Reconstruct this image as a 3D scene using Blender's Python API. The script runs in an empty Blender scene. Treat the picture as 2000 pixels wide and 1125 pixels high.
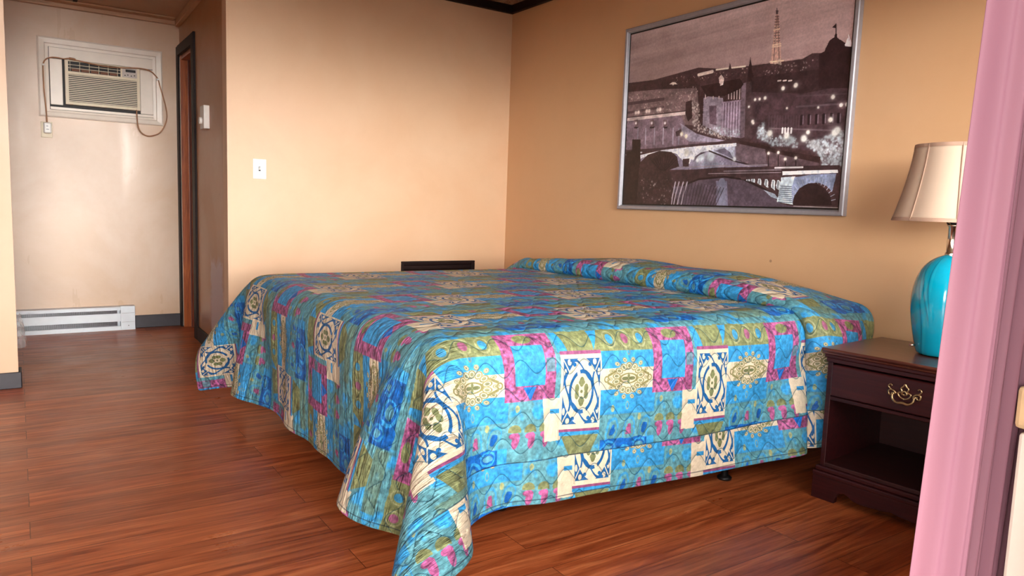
import bpy, bmesh, math, random
import numpy as np
from mathutils import Vector, Matrix, noise as mnoise

S = bpy.context.scene
COL = S.collection
random.seed(7)
PI = math.pi

# ------------------------------------------------------------------ camera
cam_d = bpy.data.cameras.new('camera')
cam = bpy.data.objects.new('camera', cam_d)
COL.objects.link(cam)
cam_d.sensor_fit = 'HORIZONTAL'
cam_d.sensor_width = 36.0
cam_d.lens = 36.0 * 1427.8 / 2000.0
cam_d.clip_start = 0.02
YAW, PITCH, ROLL = math.radians(34.140), math.radians(6.346), math.radians(1.970)
fwd = Vector((math.sin(YAW) * math.cos(PITCH), math.cos(YAW) * math.cos(PITCH), -math.sin(PITCH)))
rgt = Vector((math.cos(YAW), -math.sin(YAW), 0))
upv = rgt.cross(fwd)
r2 = math.cos(ROLL) * rgt + math.sin(ROLL) * upv
u2 = -math.sin(ROLL) * rgt + math.cos(ROLL) * upv
M = Matrix((r2, u2, -fwd)).transposed().to_4x4()
M.translation = Vector((0, 0, 1.0))
cam.matrix_world = M
S.camera = cam

# ------------------------------------------------------------------ exposure, sky, daylight
S.view_settings.view_transform = 'Standard'
S.view_settings.look = 'None'
S.view_settings.gamma = 1.0
S.view_settings.exposure = -0.10
S.view_settings.use_curve_mapping = False
S.cycles.max_bounces = 8
S.cycles.diffuse_bounces = 6
S.cycles.sample_clamp_indirect = 6.0
S.cycles.caustics_reflective = False
S.cycles.caustics_refractive = False

SKY = 18.0
world = bpy.data.worlds.new('world')
S.world = world
world.use_nodes = True
wn, wl = world.node_tree.nodes, world.node_tree.links
wn.clear()
wo = wn.new('ShaderNodeOutputWorld'); wb = wn.new('ShaderNodeBackground')
wt = wn.new('ShaderNodeTexCoord'); wx = wn.new('ShaderNodeSeparateXYZ'); wr = wn.new('ShaderNodeValToRGB')
wm = wn.new('ShaderNodeMath'); wm.operation = 'MULTIPLY_ADD'; wm.inputs[1].default_value = 0.5; wm.inputs[2].default_value = 0.5
wl.new(wt.outputs['Generated'], wx.inputs[0]); wl.new(wx.outputs['Z'], wm.inputs[0]); wl.new(wm.outputs[0], wr.inputs[0])
e = wr.color_ramp.elements                       # 0.5 is the horizon
e[0].position = 0.0; e[0].color = (0.05, 0.045, 0.04, 1)
e[1].position = 0.47; e[1].color = (0.07, 0.065, 0.055, 1)
for p, c in ((0.50, (0.10, 0.10, 0.09, 1)), (0.53, (0.55, 0.54, 0.52, 1)), (0.57, (1.0, 0.98, 0.95, 1)), (1.0, (0.97, 0.97, 0.97, 1))):
    k = e.new(p); k.color = c
wb.inputs['Strength'].default_value = SKY
# added low sky glow, shaped to light the room evenly front to back
GLOW, GAZ, GEL, WAZ, WEL = 35.0, -0.42, 0.055, 0.90, 0.065


def wmath(op, a, b=None):
    n = wn.new('ShaderNodeMath'); n.operation = op
    for i, v in enumerate((a, b)):
        if v is None: continue
        if isinstance(v, bpy.types.NodeSocket): wl.new(v, n.inputs[i])
        else: n.inputs[i].default_value = v
    return n.outputs[0]


az = wmath('ARCTAN2', wx.outputs['X'], wmath('MULTIPLY', wx.outputs['Y'], -1.0))
qa = wmath('POWER', wmath('DIVIDE', wmath('SUBTRACT', az, GAZ), WAZ), 2.0)
qe = wmath('POWER', wmath('DIVIDE', wmath('SUBTRACT', wx.outputs['Z'], GEL), WEL), 2.0)
glow = wmath('MULTIPLY', wmath('EXPONENT', wmath('MULTIPLY', wmath('ADD', qa, qe), -1.0)), GLOW)
# added low sky lobe straight ahead, brightens the alcove; no building stands there
qa2 = wmath('POWER', wmath('DIVIDE', wmath('SUBTRACT', az, 0.02), 0.20), 2.0)
qe2 = wmath('POWER', wmath('DIVIDE', wmath('SUBTRACT', wx.outputs['Z'], 0.03), 0.06), 2.0)
glow = wmath('ADD', glow, wmath('MULTIPLY', wmath('EXPONENT', wmath('MULTIPLY', wmath('ADD', qa2, qe2), -1.0)), 31.0))
wb2 = wn.new('ShaderNodeBackground'); wb2.inputs['Color'].default_value = (1.0, 0.97, 0.93, 1)
wl.new(glow, wb2.inputs['Strength'])
wa = wn.new('ShaderNodeAddShader')
wl.new(wr.outputs[0], wb.inputs['Color']); wl.new(wb.outputs[0], wa.inputs[0]); wl.new(wb2.outputs[0], wa.inputs[1])
wl.new(wa.outputs[0], wo.inputs['Surface'])
world.cycles.sampling_method = 'MANUAL'; world.cycles.sample_map_resolution = 2048


def portal(name, x0, x1, z0, z1, y):             # sampling help for the sky seen through an opening
    d = bpy.data.lights.new(name, 'AREA')
    d.shape = 'RECTANGLE'; d.size = x1 - x0; d.size_y = z1 - z0
    d.cycles.is_portal = True
    o = bpy.data.objects.new(name, d); COL.objects.link(o)
    o.location = ((x0 + x1) / 2, y, (z0 + z1) / 2)
    o.rotation_euler = (PI / 2, 0, PI)            # faces +Y, into the room
    return o


DOOR = (-0.80, 0.70, 0.0, 2.36)                   # the open doorway the room is seen through
WIN = (0.98, 2.60, 0.86, 1.93)                    # window beside it, behind the curtain
portal('doorway_daylight', *DOOR, 0.06)
portal('window_daylight', *WIN, 0.06)

# ------------------------------------------------------------------ helpers


def link(o, parent=None):
    COL.objects.link(o)
    if parent is not None:
        o.parent = parent
        o.matrix_parent_inverse = parent.matrix_world.inverted()
    return o


def tag(o, label=None, cat=None, group=None, kind=None):
    if label: o['label'] = label
    if cat: o['category'] = cat
    if group: o['group'] = group
    if kind: o['kind'] = kind
    return o


def empty(name, loc, label, cat, rz=0.0):
    o = bpy.data.objects.new(name, None)
    o.empty_display_size = 0.1
    o.location = loc
    o.rotation_euler = (0, 0, rz)
    COL.objects.link(o)
    bpy.context.view_layer.update()
    return tag(o, label, cat)


def obj(name, bm, mat, parent=None, smooth=False, bevel=0.0, local=False, seg=2):
    me = bpy.data.meshes.new(name)
    bm.normal_update()
    bm.to_mesh(me); bm.free()
    for m in (mat if isinstance(mat, (list, tuple)) else [mat]):
        me.materials.append(m)
    if smooth:
        for p in me.polygons: p.use_smooth = True
    o = bpy.data.objects.new(name, me)
    COL.objects.link(o)
    if parent is not None:
        o.parent = parent
        if not local:
            o.matrix_parent_inverse = parent.matrix_world.inverted()
    if bevel:
        b = o.modifiers.new('bevel', 'BEVEL'); b.width = bevel; b.segments = seg; b.limit_method = 'ANGLE'
        b.angle_limit = math.radians(40)
    return o


def box(bm, x0, x1, y0, y1, z0, z1, mat=0):
    v = [bm.verts.new((x, y, z)) for x in (x0, x1) for y in (y0, y1) for z in (z0, z1)]
    for f in ((0, 1, 3, 2), (4, 6, 7, 5), (0, 4, 5, 1), (2, 3, 7, 6), (0, 2, 6, 4), (1, 5, 7, 3)):
        fc = bm.faces.new([v[i] for i in f]); fc.material_index = mat
    return v


def bx(*a):
    bm = bmesh.new(); box(bm, *a); return bm


def prism(bm, pts, axis, a, b, mat=0):            # extrude a polygon of 2-D points along an axis
    def P(p, t):
        return {'x': (t, p[0], p[1]), 'y': (p[0], t, p[1]), 'z': (p[0], p[1], t)}[axis]
    v0 = [bm.verts.new(P(p, a)) for p in pts]; v1 = [bm.verts.new(P(p, b)) for p in pts]
    n = len(pts)
    fs = [bm.faces.new(v0), bm.faces.new(v1[::-1])]
    for i in range(n):
        fs.append(bm.faces.new((v0[i], v1[i], v1[(i + 1) % n], v0[(i + 1) % n])))
    for f in fs: f.material_index = mat
    bmesh.ops.recalc_face_normals(bm, faces=fs)


def tube(bm, pts, r, n=8, closed=False, mat=0):
    pts = [Vector(p) for p in pts]; N = len(pts); rings = []
    prev = None
    for i, p in enumerate(pts):
        if closed: t = pts[(i + 1) % N] - pts[i - 1]
        else: t = pts[min(i + 1, N - 1)] - pts[max(i - 1, 0)]
        t.normalize()
        if prev is None:
            a = Vector((0, 0, 1)) if abs(t.z) < .9 else Vector((1, 0, 0))
            u = t.cross(a).normalized()
        else:
            u = (prev - t * prev.dot(t)).normalized()
        prev = u; w = t.cross(u)
        rr = r(i / max(1, N - 1)) if callable(r) else r
        rings.append([bm.verts.new(p + (u * math.cos(2 * PI * k / n) + w * math.sin(2 * PI * k / n)) * rr) for k in range(n)])
    for i in range(N if closed else N - 1):
        a, b = rings[i], rings[(i + 1) % N]
        for k in range(n):
            f = bm.faces.new((a[k], a[(k + 1) % n], b[(k + 1) % n], b[k])); f.smooth = True; f.material_index = mat
    if not closed:
        bm.faces.new(rings[0][::-1]); bm.faces.new(rings[-1])


def smooth_path(pts, k=6):                        # Catmull-Rom
    pts = [Vector(p) for p in pts]; out = []
    for i in range(len(pts) - 1):
        p0, p1, p2, p3 = pts[max(i - 1, 0)], pts[i], pts[i + 1], pts[min(i + 2, len(pts) - 1)]
        for j in range(k):
            t = j / k
            out.append(.5 * ((2 * p1) + (p2 - p0) * t + (2 * p0 - 5 * p1 + 4 * p2 - p3) * t * t + (3 * p1 - p0 - 3 * p2 + p3) * t ** 3))
    return out + [pts[-1]]


def lathe(bm, prof, n=48, c=(0, 0), cap=True, rfun=None, mat=0):
    rings = []
    for r, z in prof:
        rings.append([bm.verts.new((c[0] + r * (rfun(2 * PI * k / n, z) if rfun else 1) * math.cos(2 * PI * k / n),
                                    c[1] + r * (rfun(2 * PI * k / n, z) if rfun else 1) * math.sin(2 * PI * k / n), z)) for k in range(n)])
    for a, b in zip(rings[:-1], rings[1:]):
        for k in range(n):
            f = bm.faces.new((a[k], a[(k + 1) % n], b[(k + 1) % n], b[k])); f.smooth = True; f.material_index = mat
    if cap:
        bm.faces.new(rings[0][::-1]); bm.faces.new(rings[-1])


# ------------------------------------------------------------------ materials


def sr(r, g, b):
    f = lambda c: (c / 255 / 12.92) if c / 255 <= .04045 else ((c / 255 + .055) / 1.055) ** 2.4
    return (f(r), f(g), f(b), 1.0)


class NT:
    def __init__(s, name):
        s.m = bpy.data.materials.new(name); s.m.use_nodes = True
        s.n, s.l = s.m.node_tree.nodes, s.m.node_tree.links
        s.p = s.n['Principled BSDF']; s.out = s.n['Material Output']

    def new(s, t, **kw):
        n = s.n.new('ShaderNode' + t)
        for k, v in kw.items(): setattr(n, k, v)
        return n

    def set(s, node, name, v):
        if hasattr(v, 'links') or isinstance(v, bpy.types.NodeSocket): s.l.new(v, node.inputs[name])
        else: node.inputs[name].default_value = v

    def coord(s, kind='Object', scale=(1, 1, 1), rot=(0, 0, 0)):
        t = s.new('TexCoord'); m = s.new('Mapping')
        m.inputs['Scale'].default_value = scale; m.inputs['Rotation'].default_value = rot
        s.l.new(t.outputs[kind], m.inputs['Vector']); return m.outputs[0]

    def noise(s, vec, scale, detail=4, rough=.55, dist=0.0):
        n = s.new('TexNoise'); s.l.new(vec, n.inputs['Vector'])
        n.inputs['Scale'].default_value = scale; n.inputs['Detail'].default_value = detail
        n.inputs['Roughness'].default_value = rough; n.inputs['Distortion'].default_value = dist
        return n.outputs['Fac']

    def ramp(s, fac, stops):
        r = s.new('ValToRGB'); el = r.color_ramp.elements
        el[0].position, el[0].color = stops[0]; el[1].position, el[1].color = stops[-1]
        for p, c in stops[1:-1]:
            k = el.new(p); k.color = c
        s.l.new(fac, r.inputs[0]); return r.outputs[0]

    def fmap(s, fac, a, b, c, d):
        m = s.new('MapRange'); s.l.new(fac, m.inputs[0])
        for i, v in enumerate((a, b, c, d)): m.inputs[i + 1].default_value = v
        return m.outputs[0]

    def mix(s, fac, a, b, mode='MIX'):
        m = s.new('Mix', data_type='RGBA', blend_type=mode)
        for i, v in ((0, fac), (6, a), (7, b)):
            if isinstance(v, bpy.types.NodeSocket): s.l.new(v, m.inputs[i])
            else: m.inputs[i].default_value = v
        return m.outputs[2]

    def math(s, op, a, b=0.0, c=0.0):
        m = s.new('Math', operation=op)
        for i, v in enumerate((a, b, c)):
            if isinstance(v, bpy.types.NodeSocket): s.l.new(v, m.inputs[i])
            else: m.inputs[i].default_value = v
        return m.outputs[0]

    def bump(s, h, strength=.3, dist=.002, normal=None):
        b = s.new('Bump'); s.l.new(h, b.inputs['Height'])
        b.inputs['Strength'].default_value = strength; b.inputs['Distance'].default_value = dist
        if normal is not None: s.l.new(normal, b.inputs['Normal'])
        return b.outputs[0]

    def P(s, **kw):
        for k, v in kw.items():
            nm = k.replace('_', ' ')
            if isinstance(v, bpy.types.NodeSocket): s.l.new(v, s.p.inputs[nm])
            else: s.p.inputs[nm].default_value = v
        return s.m


def plain(name, rgb, rough=.5, metal=0.0, var=.12, scale=30, bump=0.0, **kw):
    t = NT(name); c = sr(*rgb)
    f = t.noise(t.coord(), scale, 5)
    lo = tuple(x * (1 - var) for x in c[:3]) + (1,); hi = tuple(min(1, x * (1 + var)) for x in c[:3]) + (1,)
    t.P(Base_Color=t.ramp(f, [(.3, lo), (.7, hi)]), Roughness=rough, Metallic=metal, **kw)
    if bump: t.P(Normal=t.bump(f, bump, .002))
    return t.m


def wall_paint(name, rgb, stain, stain_amt, rough=.42, patch=None, streaks=0.0):
    t = NT(name); v = t.coord()
    big = t.noise(v, 1.6, 6, .6, .4); mid = t.noise(v, 7, 5, .6); fine = t.noise(v, 220, 2)
    col = t.mix(t.fmap(big, .42, .72, 0, stain_amt), sr(*rgb), sr(*stain))
    col = t.mix(t.fmap(mid, .5, .8, 0, .16), col, tuple(x * .82 for x in sr(*rgb)[:3]) + (1,))
    specks = t.new('TexVoronoi'); t.l.new(v, specks.inputs['Vector']); specks.inputs['Scale'].default_value = 3.1
    col = t.mix(t.math('MULTIPLY', t.math('LESS_THAN', specks.outputs['Distance'], .022), t.fmap(mid, .48, .52, 0, .55)), col, sr(120, 84, 60))
    rgh = t.fmap(big, .35, .7, rough - .06, rough + .1)
    if streaks:
        sv = t.coord(scale=(3.2, 3.2, .35)); sn = t.noise(sv, 2.2, 4, .6)
        rgh = t.math('SUBTRACT', rgh, t.fmap(sn, .52, .75, 0, streaks))
    if patch:                                     # bare plaster where the paint was rubbed off
        (x0, x1, z0, z1), axis = patch
        sp = t.new('SeparateXYZ'); tc = t.new('TexCoord'); t.l.new(tc.outputs['Object'], sp.inputs[0])
        a = sp.outputs[axis]; z = sp.outputs['Z']
        wob = t.math('MULTIPLY', t.math('SUBTRACT', t.noise(v, 9, 5, .7), .5), .22)
        da = t.math('SUBTRACT', t.math('ABSOLUTE', t.math('SUBTRACT', a, (x0 + x1) / 2)), (x1 - x0) / 2)
        dz = t.math('SUBTRACT', t.math('ABSOLUTE', t.math('SUBTRACT', z, (z0 + z1) / 2)), (z1 - z0) / 2)
        d = t.math('ADD', t.math('MAXIMUM', da, dz), wob)
        pm = t.fmap(d, .03, -.03, 0, 1.0)
        col = t.mix(pm, col, sr(214, 200, 200))
        rgh = t.math('ADD', rgh, t.math('MULTIPLY', pm, .3))
    t.P(Base_Color=col, Roughness=rgh, Normal=t.bump(t.math('ADD', fine, t.math('MULTIPLY', mid, 1.5)), .14, .0015))
    t.p.inputs['Specular IOR Level'].default_value = .5
    return t.m


def wood(name, dark, mid, light, rough, scale=(1, 14, 14), axis_rot=(0, 0, 0), coat=0.0, spec=.5):
    t = NT(name); v = t.coord(scale=scale, rot=axis_rot)
    n = t.noise(v, 3.2, 8, .62, 1.2); f = t.noise(v, 16, 3, .6)
    col = t.ramp(n, [(.28, sr(*dark)), (.5, sr(*mid)), (.74, sr(*light))])
    col = t.mix(t.fmap(f, .35, .7, .25, 0), col, sr(*dark))
    t.P(Base_Color=col, Roughness=rough, Normal=t.bump(f, .08, .001))
    t.p.inputs['Specular IOR Level'].default_value = spec
    t.p.inputs['Coat Weight'].default_value = coat; t.p.inputs['Coat Roughness'].default_value = .2
    return t.m


def floor_mat():
    t = NT('cherry_planks')
    v = t.coord()
    br = t.new('TexBrick'); t.l.new(v, br.inputs['Vector'])
    br.offset = .37; br.offset_frequency = 2
    for k, val in (('Scale', 1.0), ('Mortar Size', .0012), ('Mortar Smooth', .1), ('Bias', 0.0), ('Brick Width', 1.21), ('Row Height', .128)):
        br.inputs[k].default_value = val
    br.inputs['Color1'].default_value = (0, 0, 0, 1); br.inputs['Color2'].default_value = (1, 1, 1, 1)
    br.inputs['Mortar'].default_value = (.5, .5, .5, 1)
    pid = br.outputs['Color']
    off = t.new('VectorMath', operation='MULTIPLY_ADD')
    t.l.new(pid, off.inputs[0]); off.inputs[1].default_value = (7.3, 3.1, 5.0); t.l.new(v, off.inputs[2])
    mp = t.new('Mapping'); mp.inputs['Scale'].default_value = (1.0, 13, 1); t.l.new(off.outputs[0], mp.inputs['Vector'])
    g = t.noise(mp.outputs[0], 1.7, 8, .62, 1.4)
    mp2 = t.new('Mapping'); mp2.inputs['Scale'].default_value = (3.0, 70, 1); t.l.new(off.outputs[0], mp2.inputs['Vector'])
    g2 = t.noise(mp2.outputs[0], 2.0, 4, .6)
    col = t.ramp(g, [(.25, sr(104, 44, 20)), (.42, sr(160, 78, 40)), (.58, sr(194, 106, 60)), (.78, sr(216, 136, 84))])
    col = t.mix(t.fmap(g2, .4, .72, 0, .5), col, sr(98, 40, 20))
    sepc = t.new('SeparateColor'); t.l.new(pid, sepc.inputs[0])
    hv = t.new('HueSaturation'); t.l.new(col, hv.inputs['Color'])
    t.l.new(t.fmap(sepc.outputs[0], 0, 1, .84, 1.14), hv.inputs['Value'])
    col = t.mix(t.math('MULTIPLY', br.outputs['Fac'], .75), hv.outputs[0], sr(52, 22, 14))
    scuff = t.noise(v, 3.5, 6, .65)
    rgh = t.math('ADD', t.fmap(scuff, .3, .7, .24, .40), t.fmap(g2, .3, .7, 0, .06))
    h = t.math('SUBTRACT', t.math('MULTIPLY', g2, .25), br.outputs['Fac'])
    t.P(Base_Color=col, Roughness=rgh, Normal=t.bump(h, .25, .001))
    t.p.inputs['Specular IOR Level'].default_value = .5
    return t.m


def popcorn():
    t = NT('popcorn_ceiling'); v = t.coord()
    n = t.noise(v, 90, 4, .7)
    t.P(Base_Color=t.ramp(n, [(.35, sr(132, 98, 76)), (.65, sr(196, 160, 130))]), Roughness=.9, Normal=t.bump(n, 1.0, .01))
    return t.m


TAN = (212, 173, 138)
MW_BACK = wall_paint('tan_wall_paint', TAN, (222, 192, 160), .5, .40)
MW_RIGHT = wall_paint('tan_wall_paint_smooth', (208, 164, 122), (212, 174, 136), .4, .42)
MW_AC = wall_paint('worn_glare_tan_paint', (212, 180, 150), (224, 204, 186), .8, .34, streaks=.14)  # worn tan paint, lightened so the wall's glare sits in the colour
MW_ALC = wall_paint('shaded_tan_wall_paint', (178, 126, 82), (186, 138, 98), .4, .34, patch=((4.56, 4.93, .05, .60), 'Y'))  # the tan paint darkened: this wall's shade is put into the colour
MW_DIM = wall_paint('low_bounce_wall_paint', (138, 92, 58), (150, 106, 72), .4, .5)  # for unseen walls; dark brown made up to cut bounce light
M_FLOOR = floor_mat()
M_CEIL = popcorn()
M_ALCEIL = plain('tan_ceiling_board', (188, 150, 122), .6, var=.06, scale=4)
M_TRIMTAN = plain('tan_trim', (196, 156, 122), .5, var=.06, scale=6)
M_DARK = wood('dark_brown_trim', (20, 8, 8), (30, 14, 12), (42, 22, 18), .55, (1, 10, 10), spec=.2)
M_BASE = plain('charcoal_baseboard', (40, 34, 42), .5, var=.25, scale=14)
M_WHITE = plain('white_gloss_trim', (236, 224, 210), .35, var=.05, scale=8)
M_IVORY = plain('ivory_plastic', (226, 212, 184), .45, var=.05, scale=12)
M_PLWHITE = plain('white_plastic', (236, 234, 228), .35, var=.03)
M_HEAT = plain('white_enamel', (222, 230, 236), .32, var=.05, scale=10)
M_FINS = plain('grey_heater_fins', (140, 134, 138), .5, .3, var=.3, scale=60)
M_BLACK = plain('black_recess', (24, 18, 18), .6)
M_CORD = plain('tan_cord', (176, 128, 92), .5)
M_SILVER = plain('brushed_silver', (166, 164, 170), .5, .45, var=.06, scale=40)
M_BRASS = plain('aged_brass', (178, 150, 108), .34, .9, var=.25, scale=60)
M_CHROME = plain('bright_metal', (226, 214, 196), .16, 1.0, var=.03)
M_DOORW = wood('varnished_orange_wood', (112, 46, 14), (164, 80, 28), (198, 112, 48), .3, (14, 14, 1), coat=.4)
M_REDW = wood('red_brown_door', (70, 24, 12), (104, 40, 20), (130, 58, 30), .35, (14, 14, 1), coat=.3)
M_NIGHT = wood('dark_cherry_veneer', (36, 10, 12), (52, 16, 18), (70, 26, 24), .42, (14, 1, 14), coat=.06, spec=.3)
M_NTOP = wood('lighter_cherry_top', (58, 26, 20), (84, 42, 32), (118, 70, 52), .3, (14, 1, 14), coat=.3)  # top in lighter cherry tones than the body
M_NIN = wood('dark_cherry_inside', (34, 10, 10), (48, 15, 14), (60, 22, 18), .45, (14, 1, 14))
M_MATT = plain('white_mattress_ticking', (222, 218, 210), .8, var=.04)
M_METBLK = plain('black_steel', (30, 28, 28), .4, .6)

# ------------------------------------------------------------------ the room
XR, YB, YA, ZC, ZA = 2.911, 4.403, 6.060, 2.385, 2.285


def struct(name, bm, m, **kw):
    return tag(obj(name, bm, m, **kw), kind='structure')


struct('floor', bx(-2.6, XR + .1, -.6, YA + .12, -.1, 0), M_FLOOR)
struct('wall_back', bx(1.0, XR + .1, YB, YB + .10, 0, ZC + .1), MW_BACK)
struct('wall_right', bx(XR, XR + .1, .05, YB, 0, ZC + .1), MW_RIGHT)
struct('wall_left', bx(-1.75, -.022, YB, YB + .12, 0, ZC + .1), MW_BACK)
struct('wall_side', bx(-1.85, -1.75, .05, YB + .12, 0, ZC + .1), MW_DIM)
struct('wall_alcove_back', bx(-1.3, 1.2, YA, YA + .1, 0, ZC + .1), MW_AC)
struct('wall_alcove_left', bx(-1.4, -1.3, YB + .12, YA + .1, 0, ZC + .1), MW_AC)
XA = lambda y: 1.0 + .042 * (y - YB) / (YA - YB)   # alcove side wall, a touch out of square
bm = bmesh.new()
DY0, DY1, DZ = 5.47, 5.995, 2.03                   # door opening in it
prism(bm, [(XA(YB + .1), YB + .1), (XA(DY0), DY0), (1.22, DY0), (1.22, YB + .1)], 'z', 0, ZC + .1)
prism(bm, [(XA(DY0), DY0), (XA(DY1), DY1), (1.22, DY1), (1.22, DY0)], 'z', DZ, ZC + .1)
prism(bm, [(XA(DY1), DY1), (XA(YA), YA), (1.22, YA), (1.22, DY1)], 'z', 0, ZC + .1)
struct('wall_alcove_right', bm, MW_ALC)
struct('wall_header', bx(-.022, 1.0, YB, YB + .12, ZA, ZC + .1), MW_BACK)
# front wall with the doorway and the window the daylight comes through
bm = bmesh.new()
FY0, FY1 = .05, .19
box(bm, -1.75, DOOR[0], FY0, FY1, 0, ZC + .1)
box(bm, DOOR[0], DOOR[1], FY0, FY1, DOOR[3], ZC + .1)
box(bm, DOOR[1], WIN[0], FY0, FY1, 0, ZC + .1)
box(bm, WIN[0], WIN[1], FY0, FY1, 0, WIN[2]); box(bm, WIN[0], WIN[1], FY0, FY1, WIN[3], ZC + .1)
box(bm, WIN[1], XR, FY0, FY1, 0, ZC + .1)
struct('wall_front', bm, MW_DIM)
struct('ceiling', bx(-1.75, XR, .05, YB, ZC, ZC + .1), M_CEIL)
struct('ceiling', bx(-1.3, 1.1, YB + .12, YA, ZA, ZA + .1), M_ALCEIL)

# unseen walkway outside; its roof is added to block the high sky
struct('ceiling', bx(-7, 8, -1.6, .05, 2.60, 2.74), M_ALCEIL)
struct('floor', bx(-7, 8, -2.0, -.6, -.12, -.02), plain('grey_concrete', (150, 146, 140), .9))
# cornices
struct('trim_1', bx(1.0, XR, YB - .030, YB, 2.330, ZC), M_DARK, bevel=.004)
struct('trim_2', bx(XR - .030, XR, .19, YB - .030, 2.330, ZC), M_DARK, bevel=.004)
struct('trim_3', bx(-1.3, 1.03, YA - .030, YA, 2.245, ZA), M_TRIMTAN, bevel=.004)
struct('trim_4', bx(-1.3, 1.0, YA - .11, YA - .030, 2.272, ZA), M_TRIMTAN, bevel=.004)
bm = bmesh.new(); prism(bm, [(XA(YB + .12) - .032, YB + .12), (XA(YA) - .032, YA - .03), (XA(YA), YA - .03), (XA(YB + .12), YB + .12)], 'z', 2.235, ZA)
struct('trim_5', bm, M_TRIMTAN, bevel=.004)
# ceiling joint battens in the alcove
struct('trim_6', bx(.36, .385, YB + .12, YA - .11, ZA - .006, ZA), M_DARK)
# baseboards
struct('baseboard_back', bx(1.0, XR, YB - .014, YB, 0, .085), M_BASE, bevel=.003)
struct('baseboard_right', bx(XR - .014, XR, .19, YB - .014, 0, .085), M_BASE, bevel=.003)
struct('baseboard_left', bx(-1.75, -.010, YB - .016, YB, 0, .082), M_BASE, bevel=.003)
struct('baseboard_end', bx(-.022, -.008, YB, YB + .12, 0, .082), M_BASE, bevel=.003)
struct('baseboard_alcove_back', bx(.706, 1.02, YA - .014, YA, 0, .095), M_BASE, bevel=.003)
bm = bmesh.new(); prism(bm, [(XA(YB) - .014, YB), (XA(5.40) - .014, 5.40), (XA(5.40), 5.40), (XA(YB), YB)], 'z', 0, .095)
struct('baseboard_alcove_right', bm, M_DARK, bevel=.003)

# door in the alcove side wall: dark casing, orange varnished jamb, red-brown slab
d1 = empty('door_1', (1.04, 5.73, 0), 'varnished orange wood door in dark casing, on the side wall of the air conditioner alcove', 'door')
d1['kind'] = 'structure'
bm = bmesh.new(); xa = XA(5.43)
box(bm, xa - .016, xa + .004, 5.385, 5.475, 0, DZ + .06); struct_c = obj('casing', bm, M_DARK, d1, bevel=.003)
obj('casing', bx(1.016, 1.045, 5.985, YA - .001, 0, DZ + .06), M_DARK, d1, bevel=.003)
obj('casing', bx(1.012, 1.042, 5.475, 5.985, DZ - .01, DZ + .06), M_DARK, d1, bevel=.003)
bm = bmesh.new()
box(bm, 1.030, 1.18, 5.960, 5.994, 0, DZ - .01); box(bm, 1.035, 1.18, 5.472, 5.50, 0, DZ - .01); box(bm, 1.035, 1.18, 5.50, 5.960, DZ - .04, DZ - .01)
obj('jamb', bm, M_DOORW, d1, bevel=.002)
obj('door_stop', bx(1.080, 1.094, 5.944, 5.960, 0, DZ - .04), M_REDW, d1, bevel=.002)
obj('door_slab', bx(1.125, 1.160, 5.502, 5.958, .005, DZ - .042), M_REDW, d1, bevel=.002)
obj('worn_edge', bx(1.0285, 1.0300, 5.9785, 5.9845, .01, DZ - .02), M_IVORY, d1)

# white trim and beige ledge below the window, right behind the curtain
struct('trim_7', bx(.836, .950, .19, .308, 0, .790), M_WHITE, bevel=.004)
struct('trim_8', bx(.956, 2.40, .19, .290, 0, .790), M_HEAT, bevel=.004)
struct('trim_9', bx(.848, 2.42, .19, .318, .790, .835), plain('beige_ledge', (222, 190, 146), .4), bevel=.005)
struct('trim_10', bx(.868, .985, .19, .296, .835, 2.16), M_WHITE, bevel=.004)

# ------------------------------------------------------------------ air conditioner in its wall frame
fx0, fx1, fz0, fz1 = .147, .921, 1.507, 2.043
ac = empty('air_conditioner', (.535, YA - .03, 1.60), 'ivory window air conditioner with slatted grille and looped cord, in a white wall frame', 'air conditioner')
fr = ac
prof = [(0, 0), (0, .016), (.010, .022), (.040, .018), (.046, .012), (.064, .010), (.064, 0)]   # across the board, out of the wall


def frame_board(a, b, na, nb):                     # mitred moulding between two outer corners
    bm = bmesh.new(); ra = []; rb = []
    for w, t in prof:
        ra.append(bm.verts.new((a[0] + na[0] * w, YA - t, a[1] + na[1] * w)))
        rb.append(bm.verts.new((b[0] + nb[0] * w, YA - t, b[1] + nb[1] * w)))
    n = len(prof)
    for i in range(n): bm.faces.new((ra[i], ra[(i + 1) % n], rb[(i + 1) % n], rb[i]))
    bm.faces.new(ra); bm.faces.new(rb[::-1])
    bmesh.ops.recalc_face_normals(bm, faces=bm.faces[:])
    return bm


cs = [(fx0, fz0), (fx1, fz0), (fx1, fz1), (fx0, fz1)]; ns_ = [(1, .8), (-1, .8), (-1, -1), (1, -1)]
for i in range(4):
    obj('frame_board', frame_board(cs[i], cs[(i + 1) % 4], ns_[i], ns_[(i + 1) % 4]), M_WHITE, fr)
obj('backing_board', bx(fx0 + .03, fx1 - .03, YA - .004, YA, fz0 + .03, fz1 - .03), M_BLACK, fr)
obj('filler_panel', bx(.214, .858, YA - .010, YA - .004, 1.906, 1.978), M_WHITE, fr, bevel=.002)
obj('filler_panel', bx(.216, .290, YA - .014, YA - .004, 1.592, 1.902), M_WHITE, fr, bevel=.003)
obj('filler_panel', bx(.772, .857, YA - .014, YA - .004, 1.580, 1.902), M_WHITE, fr, bevel=.003)
obj('sill_strip', bx(.214, .858, YA - .012, YA - .004, 1.560, 1.578), M_WHITE, fr, bevel=.002)
for cx, cz in ((.180, 1.850), (.887, 1.838)):
    obj('cord_clip', bx(cx - .008, cx + .008, YA - .040, YA - .012, cz - .006, cz + .006), M_PLWHITE, fr, bevel=.002)

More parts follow.
